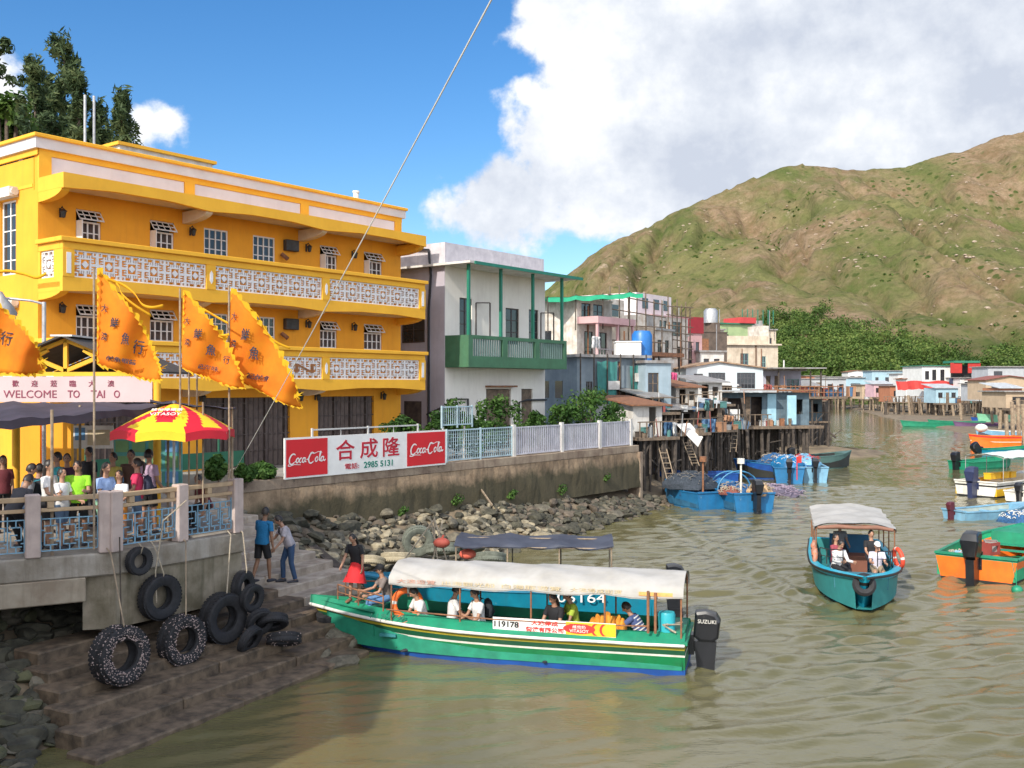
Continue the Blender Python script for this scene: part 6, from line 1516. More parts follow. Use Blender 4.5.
skiff('slim pale blue boat lying beside the green and orange one', 992, 517, 4.6, 1.6, 22, M_bsky2, M_bsky2, mat('inside_pale', (.35, .42, .40), (.25, .3, .28), 3, .6), D=.42, bow=.22, msc=.7, mm=mat('engine_maroon', (.10, .02, .03), None, 4, .4))
net_heap('bundle of navy and white nets beyond the pale blue boat', G(1018, 522, .3), .8, .6, .45, M_netb, 4, mi2=M_bwhite)
# white boats on the right bank
r, pt = skiff('white boat with yellow deck, awning and dark outboard on the right', 1005, 493, 6.6, 2.5, 38, M_bwhite, M_bwhite, M_byel, D=.85, bow=.3, msc=1.5, bands=[(.15, M_bdark), (.7, M_bwhite), (.8, M_bdark), (1.0, M_bwhite)], stern_w=.95, mm=mat('engine_navy', (.03, .04, .10), None, 3, .4))
canopy(r, -2.4, 2.4, 2.2, 2.15, 2.30, mat('pale_green_awning', (.60, .68, .62), (.5, .56, .5), 1, .7), M_metal, posts=3, floorz=.6, valance=.04, seed=8)
c0 = r.location
for k, (dx, dy) in enumerate([(-1.0, -.3), (-.5, .1), (.1, .4), (.7, .8)]):
    t = MB(); t.box(-.3, -.2, 0, .3, .2, .3, 0); t.box(-.32, -.22, .3, .32, .22, .36); o = t.build('crate', M_byel, loc=(c0.x+dx, c0.y+dy, .80), rot=(0, 0, R(38)), bevel=.02); tag(o, 'yellow box %s on the white boat at the right' % ['nearest the stern', 'second from the stern', 'third from the stern', 'nearest the bow'][k], 'box')
skiff('second white boat cut by the right edge of the view', 1040, 500, 4.6, 2.0, 40, M_bwhite, M_bwhite, M_bwhite, D=.6, msc=.9, bands=[(.15, M_bdark), (1.0, M_bwhite)])
skiff('green boat lying just beyond the white awning boat', 985, 468, 6, 2.1, 30, M_bgreen2, M_bgreen2, M_bgreen2, D=.6, msc=1.3, mm=mat('engine_black', (0,0,0)))
skiff('teal boat with tilted black outboard behind the awning boat', 1008, 455, 5.6, 2.0, 15, M_bteal, M_bgreen2, M_bgreen2, D=.6, msc=1.5, tilt=-35)
r, pt = skiff('bright orange boat broadside with white stem at the right bank', 994, 449, 4.4, 2.0, 178, M_borange, M_borange, M_borange, D=1.25, bow=.2, motor=False, bands=[(.55, M_borange), (.6, M_bwhite), (.85, M_borange), (1.0, M_red)], fine=3)
mb = MB(); mb.ball((0, 0, 0), .5, 12, sc=(1.2, 1, .8)); o = mb.build('float_buoy', M_bwhite, loc=(r.location.x-1.2, r.location.y, 2.0), smooth=60); tag(o, 'large white float lying on the orange boat', 'float')
skiff('grey covered boat lying behind the orange boat', 1003, 441, 5.5, 1.8, 175, M_bsky2, M_white, M_tarp, D=1.1, motor=False)
# boats at the mud in front of the far jetty
for k, (px, py, L_, m_, lab) in enumerate([(930, 427, 8, M_bgreen2, 'long green punt on the mud below the far jetty'), (956, 426, 8, M_bgreen2, 'green net laden punt next to the long punt'), (975, 428, 6, mat('plum_hull', (.14, .07, .16), None, 3, .6), 'plum coloured boat below the far jetty'), (992, 423, 7, M_bblue, 'dark blue boat pulled up near the right bank'), (1003, 424, 9, mat('mint_tarp', (.22, .55, .35), None, 2, .7), 'upturned mint green boat on the right mudbank')]):
    r, pt = skiff(lab, px, py, L_, 2.0, 172+k*5, m_, m_, m_, D=.7 if k != 4 else 1.4, motor=False, seed=k)
skiff('green and red fishing boat moored at the river bend', 841, 405, 8, 5.0, 250, M_red, M_bgreen2, M_bgreen2, D=1.9, bow=1.6, motor=False, bands=[(.4, M_red), (.55, M_bwhite), (1.0, M_bgreen2)], msc=1.2)
# blue boats on the left bank
r, pt = skiff('bright blue boat with outboard facing us by the stilts', 737, 507, 4.2, 2.2, 100, M_bsky, M_bsky, mat('inside_blue', (.03, .14, .26), (.02, .08, .15), 4, .6), D=.9, bow=.35, msc=1.25, stern_w=.95)
b1 = r.location
M_hoop = mat('blue_hoop', (.05, .22, .40), None, 3, .5)
t = MB(); t.tube([(-.2, -1.1*math.cos(R(a)), .8+1.0*math.sin(R(a))) for a in range(0, 181, 15)], .04, 6); t.build('hoop', M_hoop, r)
t = MB(); t.tube([(.9, -1.1*math.cos(R(a)), .8+.9*math.sin(R(a))) for a in range(0, 181, 15)], .04, 6); t.build('hoop', M_hoop, r)
t = MB(); t.cyl((-1.2, .3, .6), (-1.2, .3, 2.3), .05, 8); t.cyl((-1.2, .3, 2.25), (-1.2, .3, 2.5), .18, 12); t.build('lamp_mast', M_bwhite, r)
net_heap('heap of tan floats and net on the stern of the bright blue boat', b1+Vector((.75, -1.5, .75)), .6, .5, .6, M_nett, 7)
net_heap('red and brown net bundle in the bright blue boat', b1+Vector((-.6, -1.0, .75)), .55, .6, .35, M_netr, 8)
net_heap('dark blue net pile amidships in the bright blue boat', b1+Vector((.0, .5, .6)), .9, .9, .55, M_netb, 9)
r, pt = skiff('duller blue boat full of nets left of the bright blue boat', 690, 505, 4.2, 2.1, 112, M_bsky, M_bsky, mat('inside_blue', (0,0,0)), D=.85, bow=.3, motor=False)
b1 = r.location
net_heap('blue and teal net pile in the duller blue boat', b1+Vector((0, -.6, .6)), .8, .7, .5, M_netb, 10, mi2=M_bsky2)
net_heap('dark green net pile in the duller blue boat', b1+Vector((-.2, .7, .6)), .6, .6, .45, M_netg, 11, mi2=M_red)
t = MB(); t.cyl((-1.5, .2, .5), (-1.5, .2, 2.4), .05, 8); t.cyl((-1.5, .2, 2.3), (-1.5, .2, 2.55), .17, 12); t.build('lamp_mast', M_rust, r)
skiff('dark blue boat with arched frame moored close to the stilts', 695, 490, 4.6, 2.0, 190, M_bblue, M_bblue, M_bblue, D=1.0, motor=False)
net_heap('domed dark net under the stilts behind the blue boats', G(690, 488, .9), 1.3, 1.0, .8, mat('dark_net', (.05, .06, .08), (.02, .03, .04), 12, .9), 13, n=50, mi2=mat('grey_cord', (.16, .15, .14), None, 5, .9))
net_heap('low purple grey net floating beside the bright blue boat', G(775, 492, -.05), 1.3, 3.0, .35, M_netp, 14, n=160, mi2=mat('lilac_cord', (.35, .28, .36), None, 5, .8))
for k, (px, py, an, m_, lab) in enumerate([(774, 478, 165, M_bblue, 'dark blue fishing boat piled with nets, left of its row'), (789, 480, 75, M_bsky, 'turquoise boat in the middle of the moored cluster'), (806, 479, 85, M_bsky2, 'pale blue boat at the right of the moored cluster'), (822, 468, 20, mat('green_grey_hull', (.08, .16, .15), None, 3, .6), 'grey green skiff pointing right at the end of the cluster')]):
    r, pt = skiff(lab, px, py, 4.8, 2.1, an, m_, m_ if k else M_bsky, M_bdark, D=.95, motor=(k in (1, 2, 3)), msc=1.1)
    if k < 3: net_heap(['navy net heap on the dark blue boat', 'turquoise and white net heap on the middle boat', 'pale blue cover over the right boat of the cluster'][k], r.location+Vector((0, .3, .8)), 1.0, 1.0, .75, [M_netb, M_bsky, M_bsky2][k], 20+k, cat='fishing net', mi2=[M_rope, M_bwhite, M_red][k])
t = MB(); t.cyl((0, 0, 0), (0, 0, 1.3), .03, 6); t.box(0, -.01, .95, .25, .01, 1.3); tag(t.build('flag_marker', M_red, loc=G(797, 480, .8)), 'small red marker flag on the moored boat cluster', 'flag')
# ================================================================ railing of the platform
M_prail = mat('tan_handrail', (.50, .36, .22), (.36, .25, .15), 3, .7, streak=.2)
M_ppost = mat('pink_concrete_post', (.52, .42, .38), (.40, .32, .29), 2.5, .85, streak=.35, stain=(.2, .16, .14))
M_bluir = mat('pale_blue_iron', (.20, .38, .52), (.13, .26, .36), 4, .6, streak=.3, stain=(.2, .14, .1))
rr = random.Random(5)
def railing(label, A, B, postpx, name='railing'):
    Ld = (B-A); L_ = Ld.length; u = Ld.normalized(); r = thing(name, label, 'railing', A, math.atan2(u.y, u.x))
    xs = [onray(px, A, u) if px is not None else None for px in postpx]
    for x in xs:
        mb = MB(); mb.box(x-.13, -.03, 0, x+.13, .21, 1.18); mb.build('post', M_ppost, r, bevel=.02)
    mb = MB(); mb.box(0, .03, 1.04, L_, .15, 1.13); mb.build('handrail', M_prail, r, bevel=.01)
    mb = MB(); mb.box(0, .05, .84, L_, .13, .91)
    k = .35
    while k < L_: mb.box(k-.06, .04, .91, k+.06, .14, 1.04); k += .95
    mb.build('mid_rail', M_prail, r, bevel=.01)
    xs2 = sorted(xs)
    if xs2[0] > 1.5: xs2 = [0]+xs2
    for a, b in zip(xs2[:-1], xs2[1:]):
        a += .14; b -= .14
        if b-a < .3: continue
        m = MB(); t = .022
        m.box(a, .07, .70, b, .09, .72); m.box(a, .07, .10, b, .09, .12)
        n = max(2, int((b-a)/.28)); w = (b-a)/n
        for i in range(n+1): m.box(a+w*i-t/2, .07, .12, a+w*i+t/2, .09, .70 if i % 2 else .78)
        for i in range(n):
            x = a+w*i; o_ = (i % 2)*.10
            for (x0, z0, x1, z1) in ((.18,.22,.82,.22),(.18,.22,.18,.44),(.82,.34,.82,.58),(.18,.58,.82,.58),(.18,.44,.55,.44),(.45,.34,.82,.34),(0,.5,.18,.5),(.82,.28,1,.28),(.5,.12,.5,.22),(.5,.58,.5,.70)):
                m.box(x+w*x0-t/2, .072, z0-t/2, x+w*x1+t/2, .088, z1+t/2)
        m.build('iron_panel', M_bluir, r)
    return r
d12 = (P2-P1).normalized()
A = PM+Vector((0, .0, 0)); railing('pale blue iron railing with tan handrail along the left front edge', A, P1-d01*.1, [33, 106])
railing('pale blue iron railing with tan handrail sloping away to the right corner', P1+d12*.02, P2-d12*.02, [117, 183, 238.5])

# ================================================================ tyres and their ropes
def tyre_mesh(R0, w, barn=0, seed=1):
    rr = random.Random(seed); t = MB(); ri = R0*.52
    prof = [(ri, -w*.36), (R0*.72, -w*.52), (R0*.92, -w*.5), (R0, -w*.34), (R0*1.01, -w*.1), (R0*.985, 0), (R0*1.01, w*.1), (R0, w*.34), (R0*.92, w*.5), (R0*.72, w*.52), (ri, w*.36), (ri*.99, w*.22), (R0*.80, w*.1), (R0*.8, -w*.1), (ri*.99, -w*.22)]
    t.lathe((0, 0, 0), (0, 1, 0), prof, 36, 0)
    n = 40
    for k in range(n):
        a = 2*math.pi*k/n
        for sy in (-1, 1):
            c = Vector((math.cos(a)*R0*1.0, sy*w*.27, math.sin(a)*R0*1.0)); d = Vector((math.cos(a), 0, math.sin(a))); tt = Vector((-math.sin(a), sy*.5, math.cos(a))).normalized()
            t.beam(c-tt*R0*.05, c+tt*R0*.05, w*.30, R0*.03, up=d)
    for k in range(barn):
        a = rr.uniform(0, 6.28); b = rr.uniform(.55, 1.0)*R0; yy = -w*(.5 if b < R0*.9 else .4)
        if rr.random() < .25: b = R0; yy = rr.uniform(-.45, .45)*w
        c = Vector((math.cos(a)*b, yy, math.sin(a)*b)); q = rr.uniform(.008, .018)
        t.add([c+Vector((q, 0, 0)), c+Vector((0, -.0, q)), c+Vector((-q, 0, 0)), c+Vector((0, 0, -q)), c+Vector((0, -q*1.3, 0)), c+Vector((0, q, 0))], [(0,1,4),(1,2,4),(2,3,4),(3,0,4),(1,0,5),(2,1,5),(3,2,5),(0,3,5)], 1)
    return t
M_barn = mat('barnacle', (.50, .40, .38), (.32, .24, .22), 30, .9)
WROT = math.atan2(d12.y, d12.x)
def wallpt(px, py):
    """point on the retaining wall (runs under P1-P2) at this pixel"""
    t = onray(px, P1, d12); p = P1+d12*t; return Vector((p.x, p.y, EYE-(py-HY)/FPX*p.y))
def tyre(label, px, py, rpx, off=.14, rz=None, tilt=0, barn=0, base=None, w=.24, mat_=None, seed=1, ropes=0, pos=None):
    n_ = Vector((d12.y, -d12.x, 0))
    if pos is None: q0 = P1+n_*off; q0 = q0+d12*onray(px, q0, d12); p = Vector((q0.x, q0.y, EYE-(py-HY)/FPX*q0.y))
    else: p = pos
    R0 = rpx/FPX*p.y; o = tyre_mesh(R0, w*R0/.42, barn, seed).build('tyre', [mat_ or M_black, M_barn], loc=p, rot=(R(tilt), 0, (WROT if rz is None else R(rz))), smooth=35); tag(o, label, 'tyre')
    return p, R0
tyl = []
tyl.append(tyre('small black tyre highest on the wall below the middle railing post', 139, 561, 14, seed=1))
tyl.append(tyre('large clean black tyre hanging below the small one', 160, 597, 22.5, seed=2))
tyl.append(tyre('barnacle crusted tyre hanging lowest on the left', 120, 655, 29, off=.95, barn=700, seed=3, w=.32, tilt=-4))
tyl.append(tyre('barnacle speckled tyre hanging on the wall, second from the left at the steps', 182, 640, 25, off=.6, barn=460, seed=4, w=.3))
tyl.append(tyre('large black tyre on the wall right of the barnacled pair', 223, 618, 25, off=.42, seed=5, w=.3))
tyl.append(tyre('black tyre at the corner of the wall behind the big right one', 243, 588, 17, off=.2, rz=75, seed=6))
def pl_t(label, px, py, z, rpx, rz, tilt, seed, mat_=None, barn=0): 
    p = G(px, py, z); return tyre(label, px, py, rpx, pos=p, rz=rz, tilt=tilt, seed=seed, mat_=mat_, barn=barn)
pl_t('tyre leaning at the left of the pile on the steps', 260, 622, 1.0, 14, 40, 20, 7); pl_t('tyre lying tilted on top of the pile on the steps', 272, 622, .95, 16, 20, 55, 8)
pl_t('tyre lying at the lower right of the pile on the steps', 284, 639, .62, 17, 10, 66, 9, barn=60); pl_t('half hidden tyre at the back of the pile on the steps', 250, 640, .7, 15, 70, 25, 10)
pl_t('tyre standing against the corner of the wall above the pile', 252, 598, 1.5, 14, 60, 5, 11)
mbl = lambda pts, m_, lab, rad=.014: tag((lambda t: (t.tube(pts, rad, 6), t.build('rope', m_))[1])(MB()), lab, 'rope')
for (p, R0), (px, ty), lab in zip(tyl[:6], [(140, 545), (152, 548), (108, 553), (183, 540), (228, 535), (240, 533)], ['rope holding the small highest tyre', 'rope holding the large clean tyre', 'rope holding the lowest barnacled tyre', 'rope holding the second barnacled tyre', 'rope holding the large right tyre', 'rope holding the corner tyre']):
    n_ = Vector((d12.y, -d12.x, 0)); t = wallpt(px, ty)+n_*.06; t.z = PL+.1
    e = Vector((t.x, t.y, PL))+n_*.03; ins = p+Vector((0, 0, R0*.55)); top_ = p+Vector((0, 0, R0*1.04))+n_*.12
    mbl([t-n_*.1, e, (e+top_)/2, top_, ins+n_*.05, p+Vector((0, 0, R0*.55))-n_*.1], M_rope if 'barn' not in lab else M_woodl, lab)
mbl([wallpt(116, 552)+Vector((.1, -.08, .3)), wallpt(118, 600)+Vector((.1, -.12, 0)), wallpt(121, 640)+Vector((.1, -.25, 0))], M_woodd, 'dark double rope hanging at the corner between the two railings')
mbl([wallpt(183, 500)+Vector((.1, -.1, 0)), wallpt(160, 520)+Vector((.1, -.1, 0)), wallpt(154, 570)+Vector((.1, -.2, 0)), wallpt(156, 600)+Vector((.1, -.25, 0))], M_rope, 'pale rope knotted loosely on the middle railing')

# grey tyres among the rocks
M_tg = mat('dusty_grey_tyre', (.17, .185, .15), (.09, .10, .08), 5, .9, bump=.4); M_tt = mat('tan_silted_tyre', (.42, .36, .25), (.28, .24, .16), 5, .9, bump=.4)
for (px, py, z, rpx, rz, tilt, m_, lab) in [(418, 541, 1.0, 15.5, 15, 10, M_tg, 'grey tyre standing upright among the rubble'), (470, 545, .85, 15, 0, 62, M_tg, 'grey tyre tilted behind the pole of the moored boat'), (443, 549, .8, 17, 10, 74, M_tg, 'greenish tyre lying flat between the two grey ones'),
        (370, 562, .75, 15, 0, 68, M_tt, 'tan silted tyre lying left, near the bow of the green boat'), (398, 558, .8, 17, 0, 76, M_tt, 'tan silted tyre lying just right of the first tan one'), (490, 558, .6, 16, 0, 72, M_tg, 'dull tyre lying right of the rope pole')]:
    pl_t(lab, px, py, z, rpx, rz, tilt, int(px), m_)

# ================================================================ rubble bank
M_rockw = [mat('brown_rock', (.17, .15, .11), (.07, .062, .045), 2.5, .9, bump=.8, bscale=8), mat('pale_rock', (.36, .31, .21), (.18, .15, .10), 3, .9, bump=.8, bscale=9), mat('dark_rock', (.085, .08, .055), (.035, .033, .024), 3, .9, bump=.8, bscale=9), mat('ruddy_rock', (.15, .12, .09), (.07, .055, .04), 3, .9, bump=.8, bscale=9)]
def rock_shape(seed):
    bm = bmesh.new(); bmesh.ops.create_icosphere(bm, subdivisions=2, radius=1)
    rr = random.Random(seed); planes = [(Vector((rr.gauss(0, 1), rr.gauss(0, 1), rr.gauss(0, 1))).normalized(), rr.uniform(.55, .85)) for _ in range(9)]
    for v in bm.verts:
        c = v.co.copy()
        for n_, d in planes:
            k = c.dot(n_)
            if k > d: c -= n_*(k-d)
        c *= 1+.10*mnoise.noise(c*2.2+Vector((seed, 0, 0))); v.co = Vector((c.x, c.y*.80, c.z*.52))
    me = bpy.data.meshes.new('rock'); bm.to_mesh(me); bm.free(); return me
RS = [rock_shape(s) for s in range(7)]; RM = []
for me in RS:
    for m_ in M_rockw: q = me.copy(); q.materials.append(m_); q.shade_smooth(); q.set_sharp_from_angle(angle=R(28)); RM.append(q)
def zg1(x, y): return float(zground(np.array([float(x)]), np.array([float(y)]))[0])
rr = random.Random(77); cand = []
WN = Vector((WU.y, -WU.x, 0))
for i in range(6500):
    t = rr.uniform(-.5, QL+3.5); o_ = rr.uniform(.25, 9.5); p = WA+WU*t+WN*o_
    if p.x-shore(XL, p.y) > .35: continue
    if p.dot(ND) > -17.6 and p.dot(SD) < 22.4 : continue
    if p.y < 23: continue
    cand.append(p)
stuffv = MB(); nb_ = 0
for i, p in enumerate(cand):
    edge = (shore(XL, p.y)-p.x); z = zg1(p.x, p.y); big = rr.random() < .05 and nb_ < 150
    s = rr.uniform(.26, .46) if big else rr.uniform(.10, .27)
    rot = Matrix.Rotation(rr.uniform(0, 6.28), 4, 'Z') @ Matrix.Rotation(rr.uniform(-.5, .5), 4, 'X')
    mi = rr.choice([0, 2, 2, 2, 3]) if edge > 3.0 or p.y > 40 else rr.choice([0, 1, 1, 2, 0]); me = rr.choice(range(7))
    if big:
        o = bpy.data.objects.new('boulder', RM[me*4+mi]); col.objects.link(o); o.location = (p.x, p.y, z+s*.18+rr.uniform(0, .12)); o.rotation_euler = rot.to_euler(); o.scale = (s*rr.uniform(.8, 1.3), s, s*rr.uniform(.7, 1.1)); nb_ += 1
        tag(o, 'angular boulder of the rubble bank below the quay wall', 'rock', 'boulders of the rubble bank')
    else:
        vs = [Matrix.Translation((p.x, p.y, z+s*.25)) @ rot @ (v.co*s) for v in RS[me].vertices]; stuffv.add(vs, [tuple(f.vertices) for f in RS[me].polygons], mi)
o = stuffv.build('rubble', M_rockw, smooth=28); tag(o, 'loose grey and brown rubble between the boulders', 'rubble', kind='stuff')
# rocks in the dark hollow under the deck and at the far banks
for k, (px, py, z, s) in enumerate([(60, 640, .75, .55), (28, 655, .6, .5), (12, 700, .1, .6), (34, 735, -.1, .5), (5, 745, -.1, .55), (20, 625, .9, .6), (95, 628, .9, .45), (-12, 715, 0, .7), (50, 760, -.25, .5), (12, 665, .4, .5), (338, 665, .0, .5), (330, 640, .2, .55), (318, 655, .1, .4), (345, 640, .2, .45)]):
    o = bpy.data.objects.new('boulder', RM[(k % 7)*4+(2 if k < 10 else 0)]); col.objects.link(o); o.location = G(px, py, z); o.scale = (s, s*.9, s*.7); o.rotation_euler = (k*.3, .2, k)
    tag(o, 'dark damp boulder in the hollow under the platform' if k < 10 else 'damp boulder beside the lower right end of the steps', 'rock', 'boulders under the platform' if k < 10 else 'boulders beside the steps')
st2 = MB(); rr = random.Random(8)
for i in range(2600):
    y = rr.uniform(11.5, 21.5); x = rr.uniform(-16, -7.5)
    if Vector((x, y, 0)).dot(ND) > -14.4 and Vector((x, y, 0)).dot(SD) > 10.8: continue
    s = rr.uniform(.10, .36); z = max(zg1(x, y), -.1); me = RS[rr.randrange(7)]; rot = Matrix.Rotation(rr.uniform(0, 6.28), 4, 'Z')
    st2.add([Matrix.Translation((x, y, z+s*.2)) @ rot @ (v.co*s) for v in me.vertices], [tuple(f.vertices) for f in me.polygons], rr.choice([0, 1, 1, 2, 1]))
o = st2.build('shingle', [M_rockw[0], M_rockw[2], mat('mossy_rock', (.10, .10, .05), (.05, .05, .03), 3, .9, bump=.6)], smooth=28); tag(o, 'dark shingle under the platform and around the lowest steps', 'shingle', kind='stuff')
# planks and poles on the rubble
for (a, b, w, lab, m_) in [((311, 545, 1.2), (352, 578, .75), .28, 'dark plank leaning down the rubble beside the steps', M_woodd), ((279, 497, 2.0), (312, 521, 1.4), .04, 'thin pole with a green rag leaning on the quay wall', M_woodl), ((318, 560, 1.1), (362, 590, .6), .2, 'second dark plank at the foot of the rubble', M_concd), ((478, 485, 2.0), (492, 505, 1.5), .05, 'short pale stick against the quay wall', M_woodl)]:
    mb = MB(); mb.beam(G(*a), G(*b), w, .06); tag(mb.build('plank' if w > .1 else 'stick', m_), lab, 'plank' if w > .1 else 'stick')

# ================================================================ sign on the quay wall
a = G(280, 475.5, 3.02); 
sg = thing('shop_sign', 'long red and white shop sign with cursive drink logos at both ends', 'sign', WA+WU*onray(280, WA, WU)+WN*.22+Vector((0, 0, 3.02)), math.atan2(WU.y, WU.x))
sO = sg.location; Ls = onray(446, sO, WU); f1 = onray(327.5, sO, WU); f2 = onray(407, sO, WU); SH = 1.32
M_cred = mat('drink_red', (.62, .012, .02), (.55, .012, .018), 1, .45)
mb = MB(); mb.box(0, 0, 0, Ls, .05, SH); mb.build('panel', M_white, sg)
mb = MB(); mb.box(.06, -.006, .06, f1, -.001, SH-.06); mb.build('red_panel', M_cred, sg); mb = MB(); mb.box(f2, -.006, .06, Ls-.06, -.001, SH-.06); mb.build('red_panel', M_cred, sg)
for x in (.4, Ls*.35, Ls*.65, Ls-.4): 
    mb = MB(); mb.box(x, .06, -.1, x+.07, .13, SH*.9); mb.build('bracket', M_metal, sg)
def script_logo(par, cx, cz, w, m_):
    """a cursive two word drink logo drawn as pen strokes"""
    def E(x0, z0, rx, rz, a0, a1, n=14, sl=.28): return [(x0+rx*math.cos(R(a0+(a1-a0)*k/n))+sl*(rz*math.sin(R(a0+(a1-a0)*k/n))), z0+rz*math.sin(R(a0+(a1-a0)*k/n))) for k in range(n+1)]
    S = []
    S.append((E(.0, .0, .62, .80, 50, 320), .13)); S.append(([(.45, -.45), (.8, -.35)], .08))
    S.append(([(-.75, -.75), (-.9, -1.0), (-.5, -1.05), (.3, -.85), (1.6, -.95)], .06))
    x = 1.0
    for ch in 'oca': 
        if ch == 'o': S.append((E(x, -.25, .26, .36, 0, 360), .11)); x += .66
        elif ch == 'c': S.append((E(x, -.25, .26, .36, 60, 320), .11)); x += .60
        else: S.append((E(x, -.25, .26, .36, 0, 360), .11)); S.append(([(x+.34, .12), (x+.26, -.45), (x+.48, -.55)], .11)); x += .62
    S.append(([(x+.0, -.2), (x+.28, -.12)], .10)); x += 1.05
    S.append((E(x, .0, .62, .82, 55, 320), .13)); S.append(([(x+.35, .62), (x+.1, .95), (x-.3, .75), (x+.6, .70), (x+1.4, .95), (x+2.2, .75)], .05))
    x += 1.0; S.append((E(x, -.25, .26, .36, 0, 360), .11)); x += .55
    S.append(([(x-.05, -.4), (x+.3, .5), (x+.42, .88), (x+.25, .92), (x+.08, .2), (x+.05, -.5), (x+.3, -.58)], .10)); x += .62
    S.append((E(x, -.25, .26, .36, 0, 360), .11)); S.append(([(x+.34, .12), (x+.26, -.45), (x+.5, -.55), (x+.7, -.35)], .11)); x += .6
    k = w/(x+.9); mb = MB(); sh_ = (x-.6)/2
    for pts, wd in S:
        P3 = [Vector((cx+(px_-sh_)*k, -.0095, cz+pz_*k)) for px_, pz_ in pts]
        n = len(P3); rad = [wd*k*(.55+.45*math.sin(math.pi*min(1, max(0, (i+.6)/(n)))))*1.0 for i in range(n)]
        for i in range(n-1):
            a_, b_ = P3[i], P3[i+1]; d = (b_-a_); 
            if d.length < 1e-6: continue
            nn = Vector((-d.z, 0, d.x)).normalized(); e_ = d.normalized()*rad[i]*.35; yo = Vector((0, -.0012*(i % 3), 0))
            q = [a_-e_-nn*rad[i]+yo, b_+e_-nn*rad[i+1]+yo, b_+e_+nn*rad[i+1]+yo, a_-e_+nn*rad[i]+yo]; mb.add(q, [(0,1,2,3)])
    return mb.build('logo', m_, par)
script_logo(sg, f1*.52, SH*.48, f1*.86, M_white); script_logo(sg, (f2+Ls)/2, SH*.5, (Ls-f2)*.84, M_white)
mid = (f1+f2)/2; TF = (R(90), 0, 0)
M_cr2 = mat('sign_crimson', (.50, .012, .03), None, 2, .5)
for k, ch in enumerate('合成隆'): text(ch, sg, (mid+(k-1)*(f2-f1)*.29, -.004, SH*.62), .9, M_cr2, TF, width=(f2-f1)*.225, height=SH*.52, offset=.012)
text('電話:', sg, (mid-(f2-f1)*.21, -.004, SH*.19), .3, M_cr2, TF, width=(f2-f1)*.17, height=.20, offset=.004); text('2985 5131', sg, (mid+(f2-f1)*.12, -.004, SH*.19), .3, mat('sign_green', (.0, .19, .13), None, 2, .5), TF, width=(f2-f1)*.37, height=.22, offset=.006)

# fences on the quay wall
def quay_fence(label, px0, px1, h_, m_, style, zb=3.06, cat='fence', off=.02):
    x0, x1 = onray(px0, WA, WU), onray(px1, WA, WU); r = thing('fence', label, cat, WA+WU*x0+Vector((0, 0, zb)), math.atan2(WU.y, WU.x)); L_ = x1-x0
    mb = MB(); mb.box(0, 0, h_-.05, L_, .05, h_); mb.box(0, 0, .05, L_, .05, .10); mb.build('rails', m_, r)
    if style == 'slat':
        mb = MB(); n = int(L_/.16)
        for i in range(n): mb.box(L_*i/n+.02, .01, .1, L_*(i+.72)/n, .04, h_-.05)
        mb.build('slats', m_, r)
        for x in (0, L_*.37, L_*.7, L_): 
            mb = MB(); mb.box(x-.1, -.04, -.05, x+.1, .09, h_+.1); mb.build('post', M_whited, r)
    else:
        mb = MB(); n = int(L_/(.13 if style != 'sparse' else 1.1))
        for i in range(n+1): mb.box(L_*i/n-.012, .012, .1, L_*i/n+.012, .036, h_-.05)
        if style == 'net':
            for j in range(1, 8): mb.box(0, .016, .1+(h_-.15)*j/8, L_, .03, .115+(h_-.15)*j/8)
            for i in range(0, n-2, 3): mb.box(L_*(i+.5)/n, .0, .3, L_*(i+2.2)/n, .012, .34); mb.box(L_*(i+.8)/n, .0, .6, L_*(i+2)/n, .012, .64)
        mb.build('bars', m_, r)
        for x in (0, L_*.5, L_): 
            mb = MB(); mb.box(x-.03, -.01, -.05, x+.03, .05, h_+.03); mb.build('post', m_, r)
    return r
quay_fence('white slatted fence panel along the right half of the quay wall', 514, 631, 1.22, mat('lilac_white_slats', (.58, .57, .62), (.44, .43, .48), 2, .7, streak=.4), 'slat')
quay_fence('pale blue and white iron gate fence right of the shop sign', 447, 512, 1.25, mat('pale_blue_bars', (.42, .56, .62), (.32, .42, .46), 3, .6), 'net')
r = quay_fence('upper white fence section standing behind the shop sign end', 452, 482, .8, mat('pale_blue_bars', (0,0,0)), 'bar', zb=4.4); r.location += Vector((-.4, .3, 0)); mb = MB(); mb.box(.1, .05, -1.4, .16, .1, 0); mb.box(1.4, .05, -1.4, 1.46, .1, 0); mb.build('post', M_whited, r)
quay_fence('thin white railing above the sign in front of the brown shutters', 335, 440, 1.45, mat('thin_white_bars', (.6, .6, .58), None, 3, .6), 'sparse', off=.5).location += Vector((-.9, .7, 0))
# low planter wall and green railing on the forecourt
x0 = onray(241, WA, WU)
pw_ = thing('planter', 'low planter wall with green netting left of the shop sign', 'planter', WA+WU*(-.6)+Vector((-.6, .5, 3.0)), math.atan2(WU.y, WU.x))
mb = MB(); mb.box(-3, 0, 0, 4.6, .8, .35); mb.build('planter_box', M_conc, pw_, bevel=.02); mb = MB()
for i in range(5): mb.box(-3+1.5*i, .75, .35, -2.95+1.5*i, .8, 1.5)
mb.box(-3, .76, .4, 4, .775, .9); mb.build('green_screen', mat('green_screen', (.02, .12, .07), None, 3, .8), pw_)

